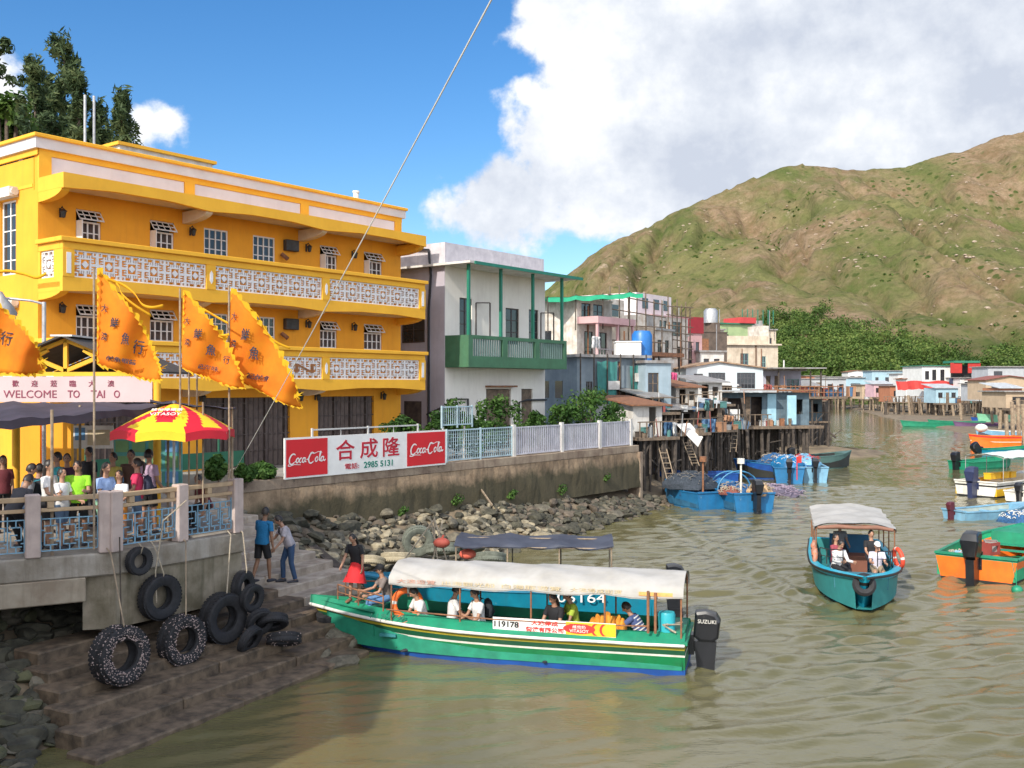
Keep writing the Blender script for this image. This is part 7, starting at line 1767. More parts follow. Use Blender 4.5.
# ================================================================ welcome gate
GO = P(-60, HY, 22.5); gz = PL
gt = thing('welcome_gate', 'yellow gate with white welcome board under a small gabled roof', 'gate', (P(157, HY, 23.2).x, 23.2, gz), R(0))
gO = gt.location; D_ = gO.y; GW = (157+60)/FPX*D_
def gxp(px): return (px-CX)/FPX*D_-gO.x
def gzp(py): return EYE-(py-HY)/FPX*D_-gz
for px in (157, 16, -60):
    mb = MB(); mb.cyl((gxp(px), 0, 0), (gxp(px), 0, gzp(371)), .085, 14); mb.build('column', M_yel2, gt, smooth=40)
mb = MB(); mb.box(gxp(-60), -.05, gzp(376), gxp(156), .05, gzp(372)); mb.build('beam', M_yel2, gt)
mb = MB(); mb.box(gxp(-60), -.09, gzp(402), gxp(153.5), -.052, gzp(376.5)); sb = mb.build('welcome_board', mat('board_pale_pink', (.58, .45, .45), (.52, .40, .40), 1, .6), gt)
M_ink = mat('dull_crimson_ink', (.26, .05, .09), None, 2, .7)
text('WELCOME', sb, (gxp(32), -.096, gzp(394)), .3, M_ink, TF, width=53/FPX*D_, height=.175); text('TO', sb, (gxp(75.5), -.096, gzp(394)), .3, M_ink, TF, width=12/FPX*D_, height=.175, offset=.003)
text('TAI', sb, (gxp(99.5), -.096, gzp(394)), .3, M_ink, TF, width=14/FPX*D_, height=.175, offset=.003); text('O', sb, (gxp(118.5), -.096, gzp(394)), .3, M_ink, TF, width=6/FPX*D_, height=.175, offset=.003)
for k, ch in enumerate('歡迎蒞臨大澳'): text(ch, sb, (gxp(17.5+k*19), -.096, gzp(383.5)), .2, M_ink, TF, width=6.5/FPX*D_, height=.15, offset=.002)
# gable truss and roof
ridx = gxp(66)
mb = MB()
for (a, b) in (((gxp(-10), gzp(371)), (ridx, gzp(340))), ((ridx, gzp(340)), (gxp(142), gzp(371))), ((ridx, gzp(342)), (ridx, gzp(372))), ((ridx, gzp(371)), (gxp(28), gzp(355))), ((ridx, gzp(371)), (gxp(104), gzp(355))), ((gxp(10), gzp(371)), (gxp(48), gzp(350))), ((gxp(120), gzp(371)), (gxp(84), gzp(350)))): mb.beam((a[0], 0, a[1]), (b[0], 0, b[1]), .09, .09, up=(0, 1, 0))
mb.build('truss', M_yel2, gt)
M_dkr = mat('dark_roof_sheet', (.075, .06, .055), (.04, .035, .03), 3, .8)
mb = MB()
for (xa, za, xb, zb_) in ((gxp(-18), gzp(373), ridx, gzp(337)), (ridx, gzp(337), gxp(150), gzp(373))):
    n = 1
    mb.add([(xa,-.25,za),(xb,-.25,zb_),(xb,3.2,zb_),(xa,3.2,za),(xa,-.25,za+.05),(xb,-.25,zb_+.05),(xb,3.2,zb_+.05),(xa,3.2,za+.05)], [(3,2,1,0),(4,5,6,7),(0,1,5,4),(1,2,6,5),(2,3,7,6),(3,0,4,7)])
mb.prism([(gxp(-10), gzp(371)), (gxp(142), gzp(371)), (ridx, gzp(340))], 3.1, 3.18, 'y')
mb.build('roof', M_dkr, gt)
mb = MB(); mb.beam((ridx, -.26, gzp(336)), (ridx, 3.2, gzp(336)), .5, .04); mb.build('ridge_cap', M_whited, gt)
# orange notice pillars and board behind the crowd
for (px0, px1, yt, lab) in ((13, 40, 420, 'orange painted pillar behind the crowd, left one'), (43, 71, 419, 'orange painted pillar behind the crowd, right one')):
    d = 25.5; a = P(px0, HY, d); b = P(px1, HY, d); zt = EYE-(yt-HY-20)/FPX*d; mb = MB(); mb.box(a.x, d, PL, b.x, d+.8, zt+.3); mb.box(a.x-.05, d-.05, PL, b.x+.05, d+.85, PL+.2); tag(mb.build('pillar', M_yel), lab, 'pillar')
nb2 = thing('notice_board', 'green and blue picture notice board under the umbrella', 'board', P(128, HY, 26)*1.0); nb2.location.z = PL
mb = MB(); mb.box(-.4, 0, .6, 1.4, .06, 1.9); mb.build('board', mat('board_teal', (.06, .26, .24), None, 2, .6), nb2); rr = random.Random(3); mb = MB()
for i in range(4):
    for j in range(3): mb.box(-.32+i*.43, -.012, .68+j*.4, .02+i*.43, -.002, .98+j*.4, rr.randrange(3))
mb.build('pictures', [mat('pic_blue', (.1, .25, .45), None, 5, .6), mat('pic_sand', (.5, .42, .28), None, 5, .6), mat('pic_green', (.12, .25, .1), None, 5, .6)], nb2)
for x in (-.3, 1.3): bx(nb2, 'leg', M_metal, (x-.03, .061, 0, x+.03, .12, 1.9))
po = thing('notice_sheet', 'white printed notices hanging below the tarpaulin', 'notice', P(90, HY, 24)); po.location.z = PL
mb = MB(); mb.box(-.4, 0, 1.7, .55, .02, 2.25); mb.build('sheet', M_whited, po); mb = MB(); mb.box(-.36, -.006, 1.9, -.12, -.001, 2.2, 0); mb.box(-.06, -.006, 1.78, .48, -.001, 2.15, 1); mb.build('pictures', [mat('pic_blue', (0,0,0)), mat('pic_sand', (0,0,0))], po)
for x in (-.4, .5): bx(po, 'leg', M_woodl, (x, .021, 0, x+.05, .07, 2.3))
# street lamp with wide shade
sl = thing('street_lamp', 'grey lamp post with angled wide lamp head beside the gate', 'lamp', P(44, HY, 25)); sl.location.z = PL
def lz(py): return EYE-(py-HY)/FPX*25-PL
mb = MB(); mb.cyl((0, 0, 0), (0, 0, lz(302)), .05, 10); mb.tube([(0, 0, lz(304)), (-.3, -.1, lz(301)), (-.85, -.2, lz(299))], .03, 8); mb.build('pole', M_metal, sl)
mb = MB(); mb.lathe((-.85, -.25, lz(318)), (-.1, -.2, 1), [(.28, 0), (.30, .06), (.22, .28), (.12, .45), (.06, .62), (.0, .66)], 18, closed=False); mb.build('lamp_head', M_tin, sl, smooth=50)
mb = MB(); mb.lathe((-.85, -.25, lz(318)), (-.1, -.2, 1), [(0, -.14), (.14, -.12), (.27, 0.01)], 18, closed=False); mb.build('lamp_glass', M_white, sl, smooth=50)

# ================================================================ tarpaulin, umbrella
M_pt = mat('purple_grey_tarp', (.05, .042, .065), (.028, .024, .038), 1.2, .8, bump=.6, bscale=3)
tp = thing('tarpaulin', 'dark purple grey tarpaulin awning stretched over the crowd', 'tarpaulin', (0, 0, 0))
def bil(a, b, c, d, nu, nv, sag):
    rows = []
    for j in range(nv+1):
        row = []
        for i in range(nu+1):
            u_, v_ = i/nu, j/nv; p = (a*(1-u_)+b*u_)*(1-v_)+(d*(1-u_)+c*u_)*v_; p = p-Vector((0, 0, sag*math.sin(math.pi*((u_*3) % 1))*(.4+.6*math.sin(math.pi*v_))+.02*math.sin(i*2+j))); row.append(p)
        rows.append(row)
    return rows
A_, B_, C_, D2 = P(-70, 426, 18.6), P(178, 404, 21.7), P(176, 401, 23.4), P(-70, 402, 22.8)
rows = bil(A_, B_, C_, D2, 24, 8, .10)
mb = MB(); mb.sheet(rows); mb.sheet([[p-Vector((0, 0, .015)) for p in reversed(r_)] for r_ in rows]); mb.sheet([rows[0], [p-Vector((0, -.02, .16+.03*math.sin(i))) for i, p in enumerate(rows[0])]]); mb.build('sheet', M_pt, tp, smooth=60)
for (px, y0, d) in ((52, 415, 18.9),): mb = MB(); q = P(px, y0, d); mb.cyl((q.x, q.y, PL), (q.x, q.y, q.z+.1), .03, 8); mb.build('pole', M_woodl, tp)
for (px, d) in ((-60, 19), (80, 22.4), (168, 22.0)): mb = MB(); q = P(px, 405, d); mb.cyl((q.x, q.y, PL), (q.x, q.y, q.z), .03, 8); mb.build('pole', M_woodl, tp)
t2 = thing('tarpaulin', 'thin dark tarpaulin edge reaching right behind the umbrella top', 'tarpaulin', (0, 0, 0))
rows = bil(P(150, 401.5, 20.6), P(237, 408.5, 21.8), P(225, 407, 23.0), P(150, 400, 22.6), 8, 4, .05); mb = MB(); mb.sheet(rows); mb.sheet([[p-Vector((0, 0, .015)) for p in reversed(r_)] for r_ in rows]); mb.build('sheet', M_pt, t2, smooth=60)
for (px, d) in ((232, 21.8),): mb = MB(); q = P(px, 407, d); mb.cyl((q.x, q.y, PL), (q.x, q.y, q.z), .03, 8); mb.build('pole', M_woodl, t2)
UC = P(174, HY, 21.0); UC.z = PL
um = thing('parasol', 'round red and yellow drink parasol over the crowd', 'umbrella', UC)
def uz(py): return EYE-(py-HY)/FPX*21.0-PL
zt, ze = uz(403)+.0, uz(431); Ru = 1.26; nS = 8; M_uy = mat('parasol_yellow', (.82, .55, .015), (.76, .48, .012), 2, .6); M_ur = mat('parasol_red', (.62, .012, .03), (.54, .01, .025), 2, .6)
mb = MB(); rotu = R(-90-22.5+6)
def up_(a, t):  # canopy surface point: panel angle a, radius fraction t
    seg = 2*math.pi/nS; k = math.floor((a-rotu)/seg); f = ((a-rotu)/seg-k); r_ = Ru*t*(math.cos(seg/2)/math.cos((f-.5)*seg))*(1-.0); z = zt-(zt-ze)*(t**1.35)+.05*t*math.sin(math.pi*f)*t
    return Vector((r_*math.cos(a), r_*math.sin(a), z))
seg = 2*math.pi/nS
for k in range(nS):
    na, nt = 12, 12
    for i in range(na):
        for j in range(nt):
            a0, a1 = rotu+seg*(k+i/na), rotu+seg*(k+(i+1)/na); t0, t1 = j/nt, (j+1)/nt
            f = (i+.5)/na; tm = (j+.5)/nt
            # swirl of red over yellow on every panel, a plain yellow front panel
            sw = (abs((f-.5)*1.0+(tm-.62)*.9) < .23) or (tm > .88 and k % 2) or tm < .1
            mi = 1 if sw else 0
            if k == 0: mi = 1 if (((f-.5)/.40)**2+((tm-.52)/.24)**2 < 1) else 0
            e0, e1 = a0+1e-6, a1-1e-6
            mb.add([up_(e0, t0+1e-4), up_(e1, t0+1e-4), up_(e1, t1), up_(e0, t1)], [(0,1,2,3)], mi)
    # hanging flap
    for i in range(6):
        a0, a1 = rotu+seg*(k+i/6)+1e-6, rotu+seg*(k+(i+1)/6)-1e-6; p, q = up_(a0, 1), up_(a1, 1); mb.add([p, q, q-Vector((0, 0, .17)), p-Vector((0, 0, .17))], [(0,1,2,3)], 0 if k % 3 == 0 else 1)
mb.build('parasol_canopy', [M_uy, M_ur], um)
mb = MB(); mb.cyl((0, 0, .05), (0, 0, zt+.05), .03, 10); mb.build('parasol_pole', M_metal, um)
for k in range(nS): a = rotu+seg*k; mb = MB(); mb.tube([(0, 0, zt-.06), up_(a+1e-5, .5)-Vector((0, 0, .03)), up_(a+1e-5, 1)-Vector((0, 0, .03))], .01, 5); mb.build('rib', M_metal, um)
mb = MB(); mb.lathe((0, 0, 0), (0, 0, 1), [(0, 0), (.32, 0), (.32, .06), (.08, .12), (0, .12)], 16, closed=False); mb.build('parasol_base', M_concd, um)
a = rotu+seg*.5; p0 = up_(a, .36); p1 = up_(a, .68); nrm_ = (p1-p0).normalized(); slope = math.atan2(-(p1.z-p0.z), math.hypot(p1.x-p0.x, p1.y-p0.y))
for (w_, s_, t_) in (('維他檸檬茶', .13, .46), ('VITASOY', .13, .60)):
    p = up_(a, t_); text(w_, um, p+Vector((math.cos(a)*.02, math.sin(a)*.05, .07)), s_, M_white, (slope, 0, a+R(90)), width=.62, height=.115)

# ================================================================ flags
M_fo = mat('flag_orange', (.87, .23, .012), (.87, .36, .015), 1.3, .8); M_fy = mat('flag_yellow', (.90, .58, .02), (.88, .5, .02), 3, .8); 
for m_ in (M_fo, M_fy):
    N = m_.node_tree.nodes; L = m_.node_tree.links; t = N.new('ShaderNodeBsdfTranslucent'); L.new(N['Principled BSDF'].inputs['Base Color'].links[0].from_socket, t.inputs['Color']); x = N.new('ShaderNodeMixShader'); x.inputs[0].default_value = .45
    L.new(N['Principled BSDF'].outputs[0], x.inputs[1]); L.new(t.outputs[0], x.inputs[2]); L.new(x.outputs[0], N['Material Output'].inputs[0])
M_fk = mat('flag_ink', (.03, .03, .05), None, 3, .8)
def flag(label, d, polepx, poletop, polebot, pts, chars, small, seed=1, ribbons=(), plbl=None, pmat=None):
    """pts: pixel outline of hoist top, hoist bottom, fly tip"""
    rr = random.Random(seed); r = thing('flag', label, 'flag', P(polepx, polebot, d)); o = r.location
    def L_(px, py, dd=0): return P(px, py, d+dd)-o
    mb = MB(); mb.tube([(0, 0, 0), L_(polepx+.2, (poletop+polebot)/2), L_(polepx, poletop)], .022, 8); mb.build('flagpole', pmat or M_woodl, r)
    (x0, y0), (x1, y1), (x2, y2) = pts; n, m_ = 26, 12
    a, b, c = Vector((x0, y0)), Vector((x1, y1)), Vector((x2, y2))
    ct, cb = Vector((x2-(x2-x0)*.10, y2-(y2-y0)*.20)), Vector((x2, y2+3)); kx = (x2-x0)
    def cp(u_, v_):  # u along the fly, v down the hoist
        top = a.lerp(ct, u_)+Vector((.10*kx*math.sin(math.pi*u_), -.05*kx*math.sin(math.pi*u_)*(-1))); bot = b.lerp(cb, u_)+Vector((0, .05*kx*math.sin(u_*2.6)))
        q = top.lerp(bot, v_); q.y += 1.8*math.sin(u_*8+v_*2)*u_; q.x += 1.2*math.sin(v_*9+u_*3+seed)*u_; return q
    def fp(u_, v_): q = cp(u_, v_); return L_(q.x, q.y, .16*math.sin(u_*9+v_*2.0+seed)*(.3+u_))
    rows = [[fp(i/n*.985, j/m_) for i in range(n+1)] for j in range(m_+1)]
    mb = MB(); mb.sheet(rows)
    o1 = mb.build('cloth', M_fo, r, smooth=70); o1.modifiers.new('s', 'SOLIDIFY').thickness = .008
    # ragged yellow border: leaf shaped scallops along the top and bottom edges
    mb = MB()
    for j, sg in ((0, -1), (1, 1), (2, 0)):
        k = 13 if j < 2 else 6; u_at = 0.0; i = 0
        while u_at < .97:
            stp = rr.uniform(.05, .11) if j < 2 else rr.uniform(.15, .28); u0, u1 = u_at, min(u_at+stp*1.25, .99); u_at += stp; w = rr.uniform(1.5, 4.6)
            if j < 2: p0, p1 = cp(u0, j), cp(u1, j); out = Vector((1.0+rr.uniform(0, 3), sg*w))
            else: p0, p1 = cp(.985, u0), cp(.985, u1); out = Vector((w*.9, rr.uniform(0, 3)))
            mid = (p0+p1)/2; tip = mid+out; inn = mid-out.normalized()*rr.uniform(1, 3.4); uu = (u0+u1)/2 if j < 2 else .98; vv = j if j < 2 else (u0+u1)/2
            dd = .16*math.sin(uu*9+vv*2+seed)*(.3+uu)
            mb.add([L_(p0.x, p0.y, dd-.015), L_(inn.x, inn.y, dd-.015), L_(p1.x, p1.y, dd-.02), L_(tip.x*.75+p1.x*.25+rr.uniform(-1, 1), tip.y*.8+p1.y*.2, dd-.03), L_(tip.x, tip.y, dd-.03), L_(tip.x*.7+p0.x*.3+rr.uniform(-1, .5), tip.y*.6+p0.y*.4, dd-.03)], [(0,1,2,3,4,5)])
    for v_ in range(12):
        p0, p1 = cp(0.0, v_/12), cp(0, (v_+1)/12); w = rr.uniform(1, 3.2); mb.add([L_(p0.x, p0.y, -.016), L_(p1.x, p1.y, -.016), L_(p1.x+w, (p0.y+p1.y)/2+1, -.02)], [(0,1,2)])
    q = cp(.97, .5); 
    for s2 in range(4): mb.add([L_(q.x-2, q.y-3+s2*1.5, -.02), L_(q.x-2, q.y+s2*1.5, -.02), L_(q.x+3+s2*2, q.y+9-s2*4, -.03)], [(0,1,2)])
    mb.build('scalloped_border', M_fy, r)
    # characters follow the cloth
    def onflag(ch, u0, v0, wpx, hpx, tilt=0):
        q = cp(u0, v0); dd = .16*math.sin(u0*9+v0*2+seed)*(.3+u0)
        du = .16*9*math.cos(u0*9+v0*2+seed)*(.3+u0); ang = math.atan2(du, max(.3, (c-a).x/FPX*d))*.0
        t = text(ch, r, L_(q.x, q.y, dd-.07), .5, M_fk, (R(90), R(tilt), ang), width=wpx/FPX*d, height=hpx/FPX*d, ext=.003, offset=.006)
    for (ch, u0, v0, w, h_) in chars: onflag(ch, u0, v0, w, h_, 8)
    for (ch, u0, v0, w, h_) in small: onflag(ch, u0, v0, w, h_, 10)
    for rb in ribbons:
        mb = MB(); pp = [L_(x, y, .1*math.sin(i*1.3)) for i, (x, y) in enumerate(rb)]
        # smooth the ribbon
        sm = []
        for i in range(len(pp)-1):
            p_1, p0, p1, p2 = pp[max(0, i-1)], pp[i], pp[i+1], pp[min(len(pp)-1, i+2)]
            for k in range(5):
                t = k/5; sm.append(.5*((2*p0)+(p1-p_1)*t+(2*p_1-5*p0+4*p1-p2)*t*t+(3*p0-p_1-3*p1+p2)*t**3))
        sm.append(pp[-1])
        mb.sheet([sm, [p+Vector((.005, .01, -.055)) for p in sm]]); ro = mb.build('streamer', M_fy, r, smooth=60); ro.modifiers.new('s', 'SOLIDIFY').thickness = .004
    return r
chr4 = [('大', .10, .34, 6, 8), ('澳', .10, .66, 6, 8), ('鮮', .24, .40, 8, 10), ('魚', .40, .50, 8, 12), ('行', .60, .46, 12, 14)]
flag('nearest orange triangular flag with black characters on the left pole', 18.0, 94, 268, 549, ((97, 268), (97, 364), (163, 376)), chr4, [('鹹魚蝦醬', .36, .84, 30, 5)], 1, [[(97, 272), (108, 277), (118, 284), (122, 293), (135, 304), (151, 314)], [(106, 277), (122, 283), (134, 292), (142, 303), (152, 306), (163, 304)]])
flag('middle orange triangular flag with black characters above the parasol', 20.6, 180, 288, 470, ((183, 290), (182, 368), (245, 384)), [('大', .06, .34, 5, 7), ('澳', .07, .62, 5, 7), ('鮮', .22, .38, 8, 10), ('魚', .42, .48, 10, 11), ('行', .68, .4, 7, 8)], [('財記海味', .34, .84, 30, 5)], 2, [[(183, 292), (196, 303), (212, 313), (228, 322)], [(196, 318), (208, 330), (222, 334), (229, 333)]])
flag('right orange triangular flag with long torn tail', 20.9, 229, 286, 478, ((231, 288), (230, 376), (302, 404)), [('大', .04, .28, 5, 8), ('澳', .04, .6, 5, 8), ('鮮', .18, .36, 8, 12), ('魚', .30, .50, 10, 13)], [('財記鹹魚', .34, .82, 34, 6)], 3, [[(231, 290), (244, 302), (258, 315), (265, 328), (275, 340), (290, 347)]])
flag('orange flag cut by the left edge of the view', 18.3, -28, 280, 560, ((-26, 282), (-26, 372), (46, 366)), [('行', .42, .42, 12, 14), ('魚', .22, .4, 12, 14)], [], 4, [[(-26, 284), (0, 270), (22, 272), (36, 276), (46, 272)]])
for (px, yt, yb_, d, lab) in ((189, 372, 470, 21.2, 'thin bare pole beside the middle flag'), (197, 371, 468, 21.4, 'slim bare pole between the middle and right flags'), (203, 402, 476, 20.9, 'short white pole right of the parasol')):
    mb = MB(); mb.tube([P(px, yb_, d)-Vector((0, 0, .6)), P(px, yt, d)], .02, 6); tag(mb.build('pole', M_woodl), lab, 'pole')

# ================================================================ mooring line across the view
pts = [(235, 470, 21.6), (281, 390, 19.0), (327.5, 312, 16.4), (365, 243, 14.2), (400, 180, 12.2), (429, 120, 10.4), (462, 60, 8.8), (490, 0, 7.4), (520, -80, 6.2), (560, -200, 5.0)]
mb = MB(); mb.tube([P(235, 470, 21.6).lerp(P(534, -80, 6.0), k/16)-Vector((0, 0, .22*k/16*(1-k/16))) for k in range(17)], .0075, 6); tag(mb.build('mooring_line', mat('pale_line', (.80, .78, .74), None, 3, .7)), 'thin pale line running from the railing up out of the picture', 'rope')

# ================================================================ off to the side of the view: footbridge and an unseen house added to shade the landing
fb = thing('footbridge', 'grey footbridge over the creek', 'bridge', (0, 0, 0))
mb = MB(); mb.box(-24, -1.8, 3.9, 30, .8-1.2, 4.2); mb.build('deck', M_conc, fb)
mb = MB()
for i in range(55): mb.cyl((-24+i, -.45, 4.2), (-24+i, -.45, 5.2), .02, 6)
mb.tube([(-24, -.45, 5.2), (30, -.45, 5.2)], .03, 6); mb.build('rail', M_metal, fb)
r, W, H, F_, Z_ = house('house', 'unseen cream house added to shade the landing and the green boat bow', 'house', -900, -300, 0, 8.5, R(0), PL-1.2, 5, M_wh, [], 'flat')
r.location = (-18.6, 7.2, -.5); r.scale = (1, 1, 1)
for c_ in list(kids(r)): bpy.data.objects.remove(c_)
mb = MB(); mb.wall(0, 9.6, 0, 9.2, 0, .2, [(1.2, 4, 2.4, 5.4), (4.2, 4, 5.4, 5.4), (7.2, 4, 8.4, 5.4), (1.2, 7, 2.4, 8.3), (4.2, 7, 5.4, 8.3)]); mb.box(0, .2, 0, .2, 6.0, 9.2); mb.box(9.4, .2, 0, 9.6, 6.0, 9.2); mb.box(.2, 5.8, 0, 9.4, 6.0, 9.2); mb.build('wall', M_wh, r)
bx(r, 'roof', M_conc, (-.2, -.2, 9.2, 9.8, 6.2, 9.4))
# ================================================================ clutter of the stilt quarter
rr = random.Random(41)
CL = [mat('clutter_red', (.30, .07, .06), None, 6, .7), mat('clutter_blue', (.06, .14, .26), None, 6, .6), mat('clutter_white', (.66, .66, .64), (.4, .4, .4), 6, .7), mat('clutter_orange', (.38, .20, .11), None, 6, .7), mat('clutter_teal', (.08, .22, .21), None, 6, .7), M_woodd, M_rust, M_wood, mat('clutter_grey', (.25, .26, .27), None, 6, .7)]
def ladder(label, a, b, w=.4):
    a, b = Vector(a), Vector(b); x = (b-a).cross(Vector((0, 1, 0))); x = Vector((1, .2, 0)).normalized()*w/2; mb = MB()
    mb.tube([a-x, b-x], .03, 6); mb.tube([a+x, b+x], .03, 6); n = 9
    for k in range(1, n): q = a.lerp(b, k/n); mb.tube([q-x, q+x], .022, 5)
    tag(mb.build('ladder', M_woodl), label, 'ladder')
ladder('wooden ladder down to the blue boats by the quay corner', P(672, 484, 51), P(660, 438, 53)); ladder('short ladder beside the tilted white board', P(696, 466, 55), P(686, 440, 56)); ladder('ladder at the dark shack further right', P(733, 452, 63), P(736, 415, 65))
mb = MB(); c = [P(676, 424, 54), P(690, 423, 55), P(703, 437, 54), P(698, 447, 53.6)]; mb.add([*c, *[q+Vector((0, .06, 0)) for q in c]], [(0,1,2,3),(7,6,5,4),(0,4,5,1),(1,5,6,2),(2,6,7,3),(3,7,4,0)]); tag(mb.build('board', M_whited), 'tilted white board leaning on the stilts above the blue boats', 'board')
def cloth_sheet(label, px0, px1, y0, y1, d, m_, cat='tarpaulin', name='hanging_cloth'):
    a, b = P(px0, y0, d), P(px1, y0+1, d+.8); H = (y1-y0)/FPX*d; mb = MB(); n = 10
    rows = [[a.lerp(b, i/n)+Vector((rr.uniform(-.03, .03), .12*math.sin(i*1.9+j*.4), -H*j/5-.06*math.sin(i*2.3)*j/5)) for i in range(n+1)] for j in range(6)]
    mb.sheet(rows); o = mb.build(name, m_, smooth=60); md = o.modifiers.new('s', 'SOLIDIFY'); md.thickness = .02; tag(o, label, cat)
for a in [('blue and white cloth hanging from the shack rail at the quay corner', 664, 673, 421, 436, 53.6, CL[1]), ('white cloth hanging next to the blue one', 673, 677, 422, 436, 53.5, CL[2]), ('dark blue tarpaulin slung under the middle shack', 702, 716, 418, 428, 58, CL[1]),
          ('teal cloth hanging on the shack front', 705, 709, 400, 410, 58, CL[4]), ('pink parasol cloth hanging on the balcony before the pale blue house', 668, 677, 372, 386, 66, mat('clutter_pink', (.6, .08, .2), None, 4, .7)), ('tan cloth draped over the shack rail', 724, 734, 415, 421, 62, CL[3]),
          ('grey tarpaulin hanging over the edge of the porch', 779, 792, 388, 396, 84, CL[8]), ('white laundry sheet on the terrace of the weathered house', 592, 600, 336, 348, 60, CL[2]), ('rust red cloth on the porch railing', 764, 772, 384, 391, 82, CL[0])]: cloth_sheet(*a)
def crates(par, W, y, z, n, seed, s=.5, yr=.6):
    q = random.Random(seed)
    for i in range(n):
        k = q.random(); x = W*q.random(); m_ = q.choice(CL); w = s*q.uniform(.5, 1.1); h_ = s*q.uniform(.5, 1.3); yy = y+q.uniform(0, yr); mb = MB()
        if k < .45: mb.box(x, yy, z, x+w, yy+w*.8, z+h_); mb.box(x-.02, yy-.02, z+h_, x+w+.02, yy+w*.8+.02, z+h_+.04); nm = 'box'
        elif k < .75: mb.lathe((x, yy, z), (0, 0, 1), [(0, 0), (w*.36, 0), (w*.42, h_*.9), (w*.46, h_), (0, h_)], 12, closed=False); nm = 'bucket'
        else: mb.tube([(x, yy, z), (x+q.uniform(-.2, .2), yy, z+h_*2.2)], .03, 5); nm = 'pole'
        mb.build(nm, m_, par)
for o in list(bpy.data.objects):
    if o.parent is None and o.name.startswith('stilt_shack'): crates(o, 4.0, -.9, 0, 14, hash(o['label']) % 97 if False else len(o['label']), .45)
    if o.parent is None and o.name.startswith('porch_house'): crates(o, 8, -2.9, -.15, 14, 5, .7); crates(o, 6, -2.9, -.15, 6, 6, .8)
    if o.parent is None and o.name.startswith('stilt_house'): crates(o, 5.5, -1.0, 0, 16, 7, .42, .5)
    if o.parent is None and o.name.startswith('village_house'): crates(o, 8, -2.2, 0, 7, len(o['label']), 1.0, 1.0)
# thin uprights between the shacks
for k in range(46):
    px = rr.uniform(648, 752); d = 54+(px-648)/104*18+rr.uniform(-1, 1); y0 = rr.uniform(404, 432); yb_ = HY+6000/d+rr.uniform(-6, 4)
    mb = MB(); mb.tube([P(px+rr.uniform(-3, 3), yb_, d-.5), P(px, y0, d)], rr.uniform(.035, .07), 6); tag(mb.build('mooring_pole', rr.choice([M_woodd, M_woodd, M_wood])), 'thin timber upright standing among the stilt shacks', 'pole', 'uprights among the stilt shacks')
for a in [('rusty roofed lean-to shack above the blue boats', 676, 698, 386, 408, 60, R(28), 3, M_ww, M_rust, 61), ('white plank shack with grey roof behind the dark shack', 698, 722, 381, 404, 67, R(22), 3, M_whited, M_tin, 62), ('small blue shack tucked under the pale blue tin shed', 646, 664, 396, 412, 56.5, R(30), 2.5, M_bg, M_tin, 63),
          ('brown shack with pale roof left of the stilt house with blue doors', 714, 732, 384, 398, 76, R(14), 3, M_wood, M_whited, 64), ('narrow rust coloured shack at the end of the porch', 801, 818, 385, 400, 97, R(8), 3, M_rust, M_tin, 65)]:
    shack(*a[:-1], a[-1], nx=4); o = next(q for q in bpy.data.objects if q.get('label') == a[0]); crates(o, 3.5, -.9, 0, 8, a[-1], .42)
for a in [('small white house with flat roof behind the blue water tank', 655, 672, 330, 78, TH, M_ww), ('grey house squeezed between the pink house and the scaffold', 672, 686, 336, 88, R(40), M_bg), ('tan block behind the cream weathered block', 752, 776, 330, 130, R(12), M_crm), ('white roof house in front of the brown block house', 700, 724, 352, 92, R(20), M_whited), ('lilac house left of the green half hidden house', 712, 724, 330, 122, R(20), M_ww)]:
    r, W, H, F_, Z_ = house('house', a[0], 'house', a[1], a[2], a[3], a[4], a[5], 3.0, 5, a[6], [(.15, .72, .38, .9), (.58, .72, .82, .9), (.2, .4, .4, .6)], 'flat', M_tin, fm=M_brf, edge=.2)
    bx(r, 'roof_shed', rr.choice([M_tin, M_rust, M_whited]), (W*.1, 1, H+.17, W*.6, 3, H+1.3)); bx(r, 'antenna', M_metal, (W*.8, .5, H+.17, W*.8+.06, .56, H+2.6))
# windows, pipes and coolers on house fronts
for lab, sets in {'cream house with open terrace behind the blue water tank': [(.1, .30), (.8, .40)], 'white terraced house with roof terrace and bamboo scaffold': [(.3, .34), (.62, .36)], 'weathered white house with pink balconies under green roof netting': [(.05, .25)], 'cream weathered two storey block with stained parapet': [(.5, .45), (.12, .5)], 'low blue grey house draped with teal netting beside the white house': [(.4, .6), (.8, .7)]}.items():
    o = next(q for q in bpy.data.objects if q.get('label') == lab); wl_ = [k for k in kids(o) if k.name.startswith('wall')][0]; W = max(v.co.x for v in wl_.data.vertices); H = max(v.co.z for v in wl_.data.vertices)
    for (a, b) in sets:
        mb = MB(); mb.box(a*W, -.35, b*H, a*W+.8, -.002, b*H+.5); mb.lathe((a*W+.4, -.352, b*H+.25), (0, -1, 0), [(0, 0), (.2, 0), (.2, .01), (0, .01)], 12, closed=False); mb.build('air_conditioner', M_whited, o)
        mb = MB(); mb.tube([(a*W+1.0, -.06, .2), (a*W+1.0, -.06, H*.95)], .05, 6); mb.build('drain_pipe', M_rust, o)
shack('small dark hut at the end of the stilt row', 796, 822, 398, 421, 92, R(8), 4, mat('slate_blue_wall', (0,0,0)), M_rust, 31, nx=5)
# mud spit under the stilt houses
mb = MB(); c = G(786, 452, 0); rows = []
for i in range(8):
    th = math.pi*.5*i/7; rows.append([(c.x+9*math.sin(th)*math.cos(2*math.pi*j/24)*(1+.12*math.sin(j*3.1)), c.y+9*math.sin(th)*math.sin(2*math.pi*j/24), -.35+.95*math.cos(th)+.06*math.sin(j*2+i*3)) for j in range(25)])
mb.sheet(rows); tag(mb.build('mud_bank', M_mud, smooth=60), kind='structure')
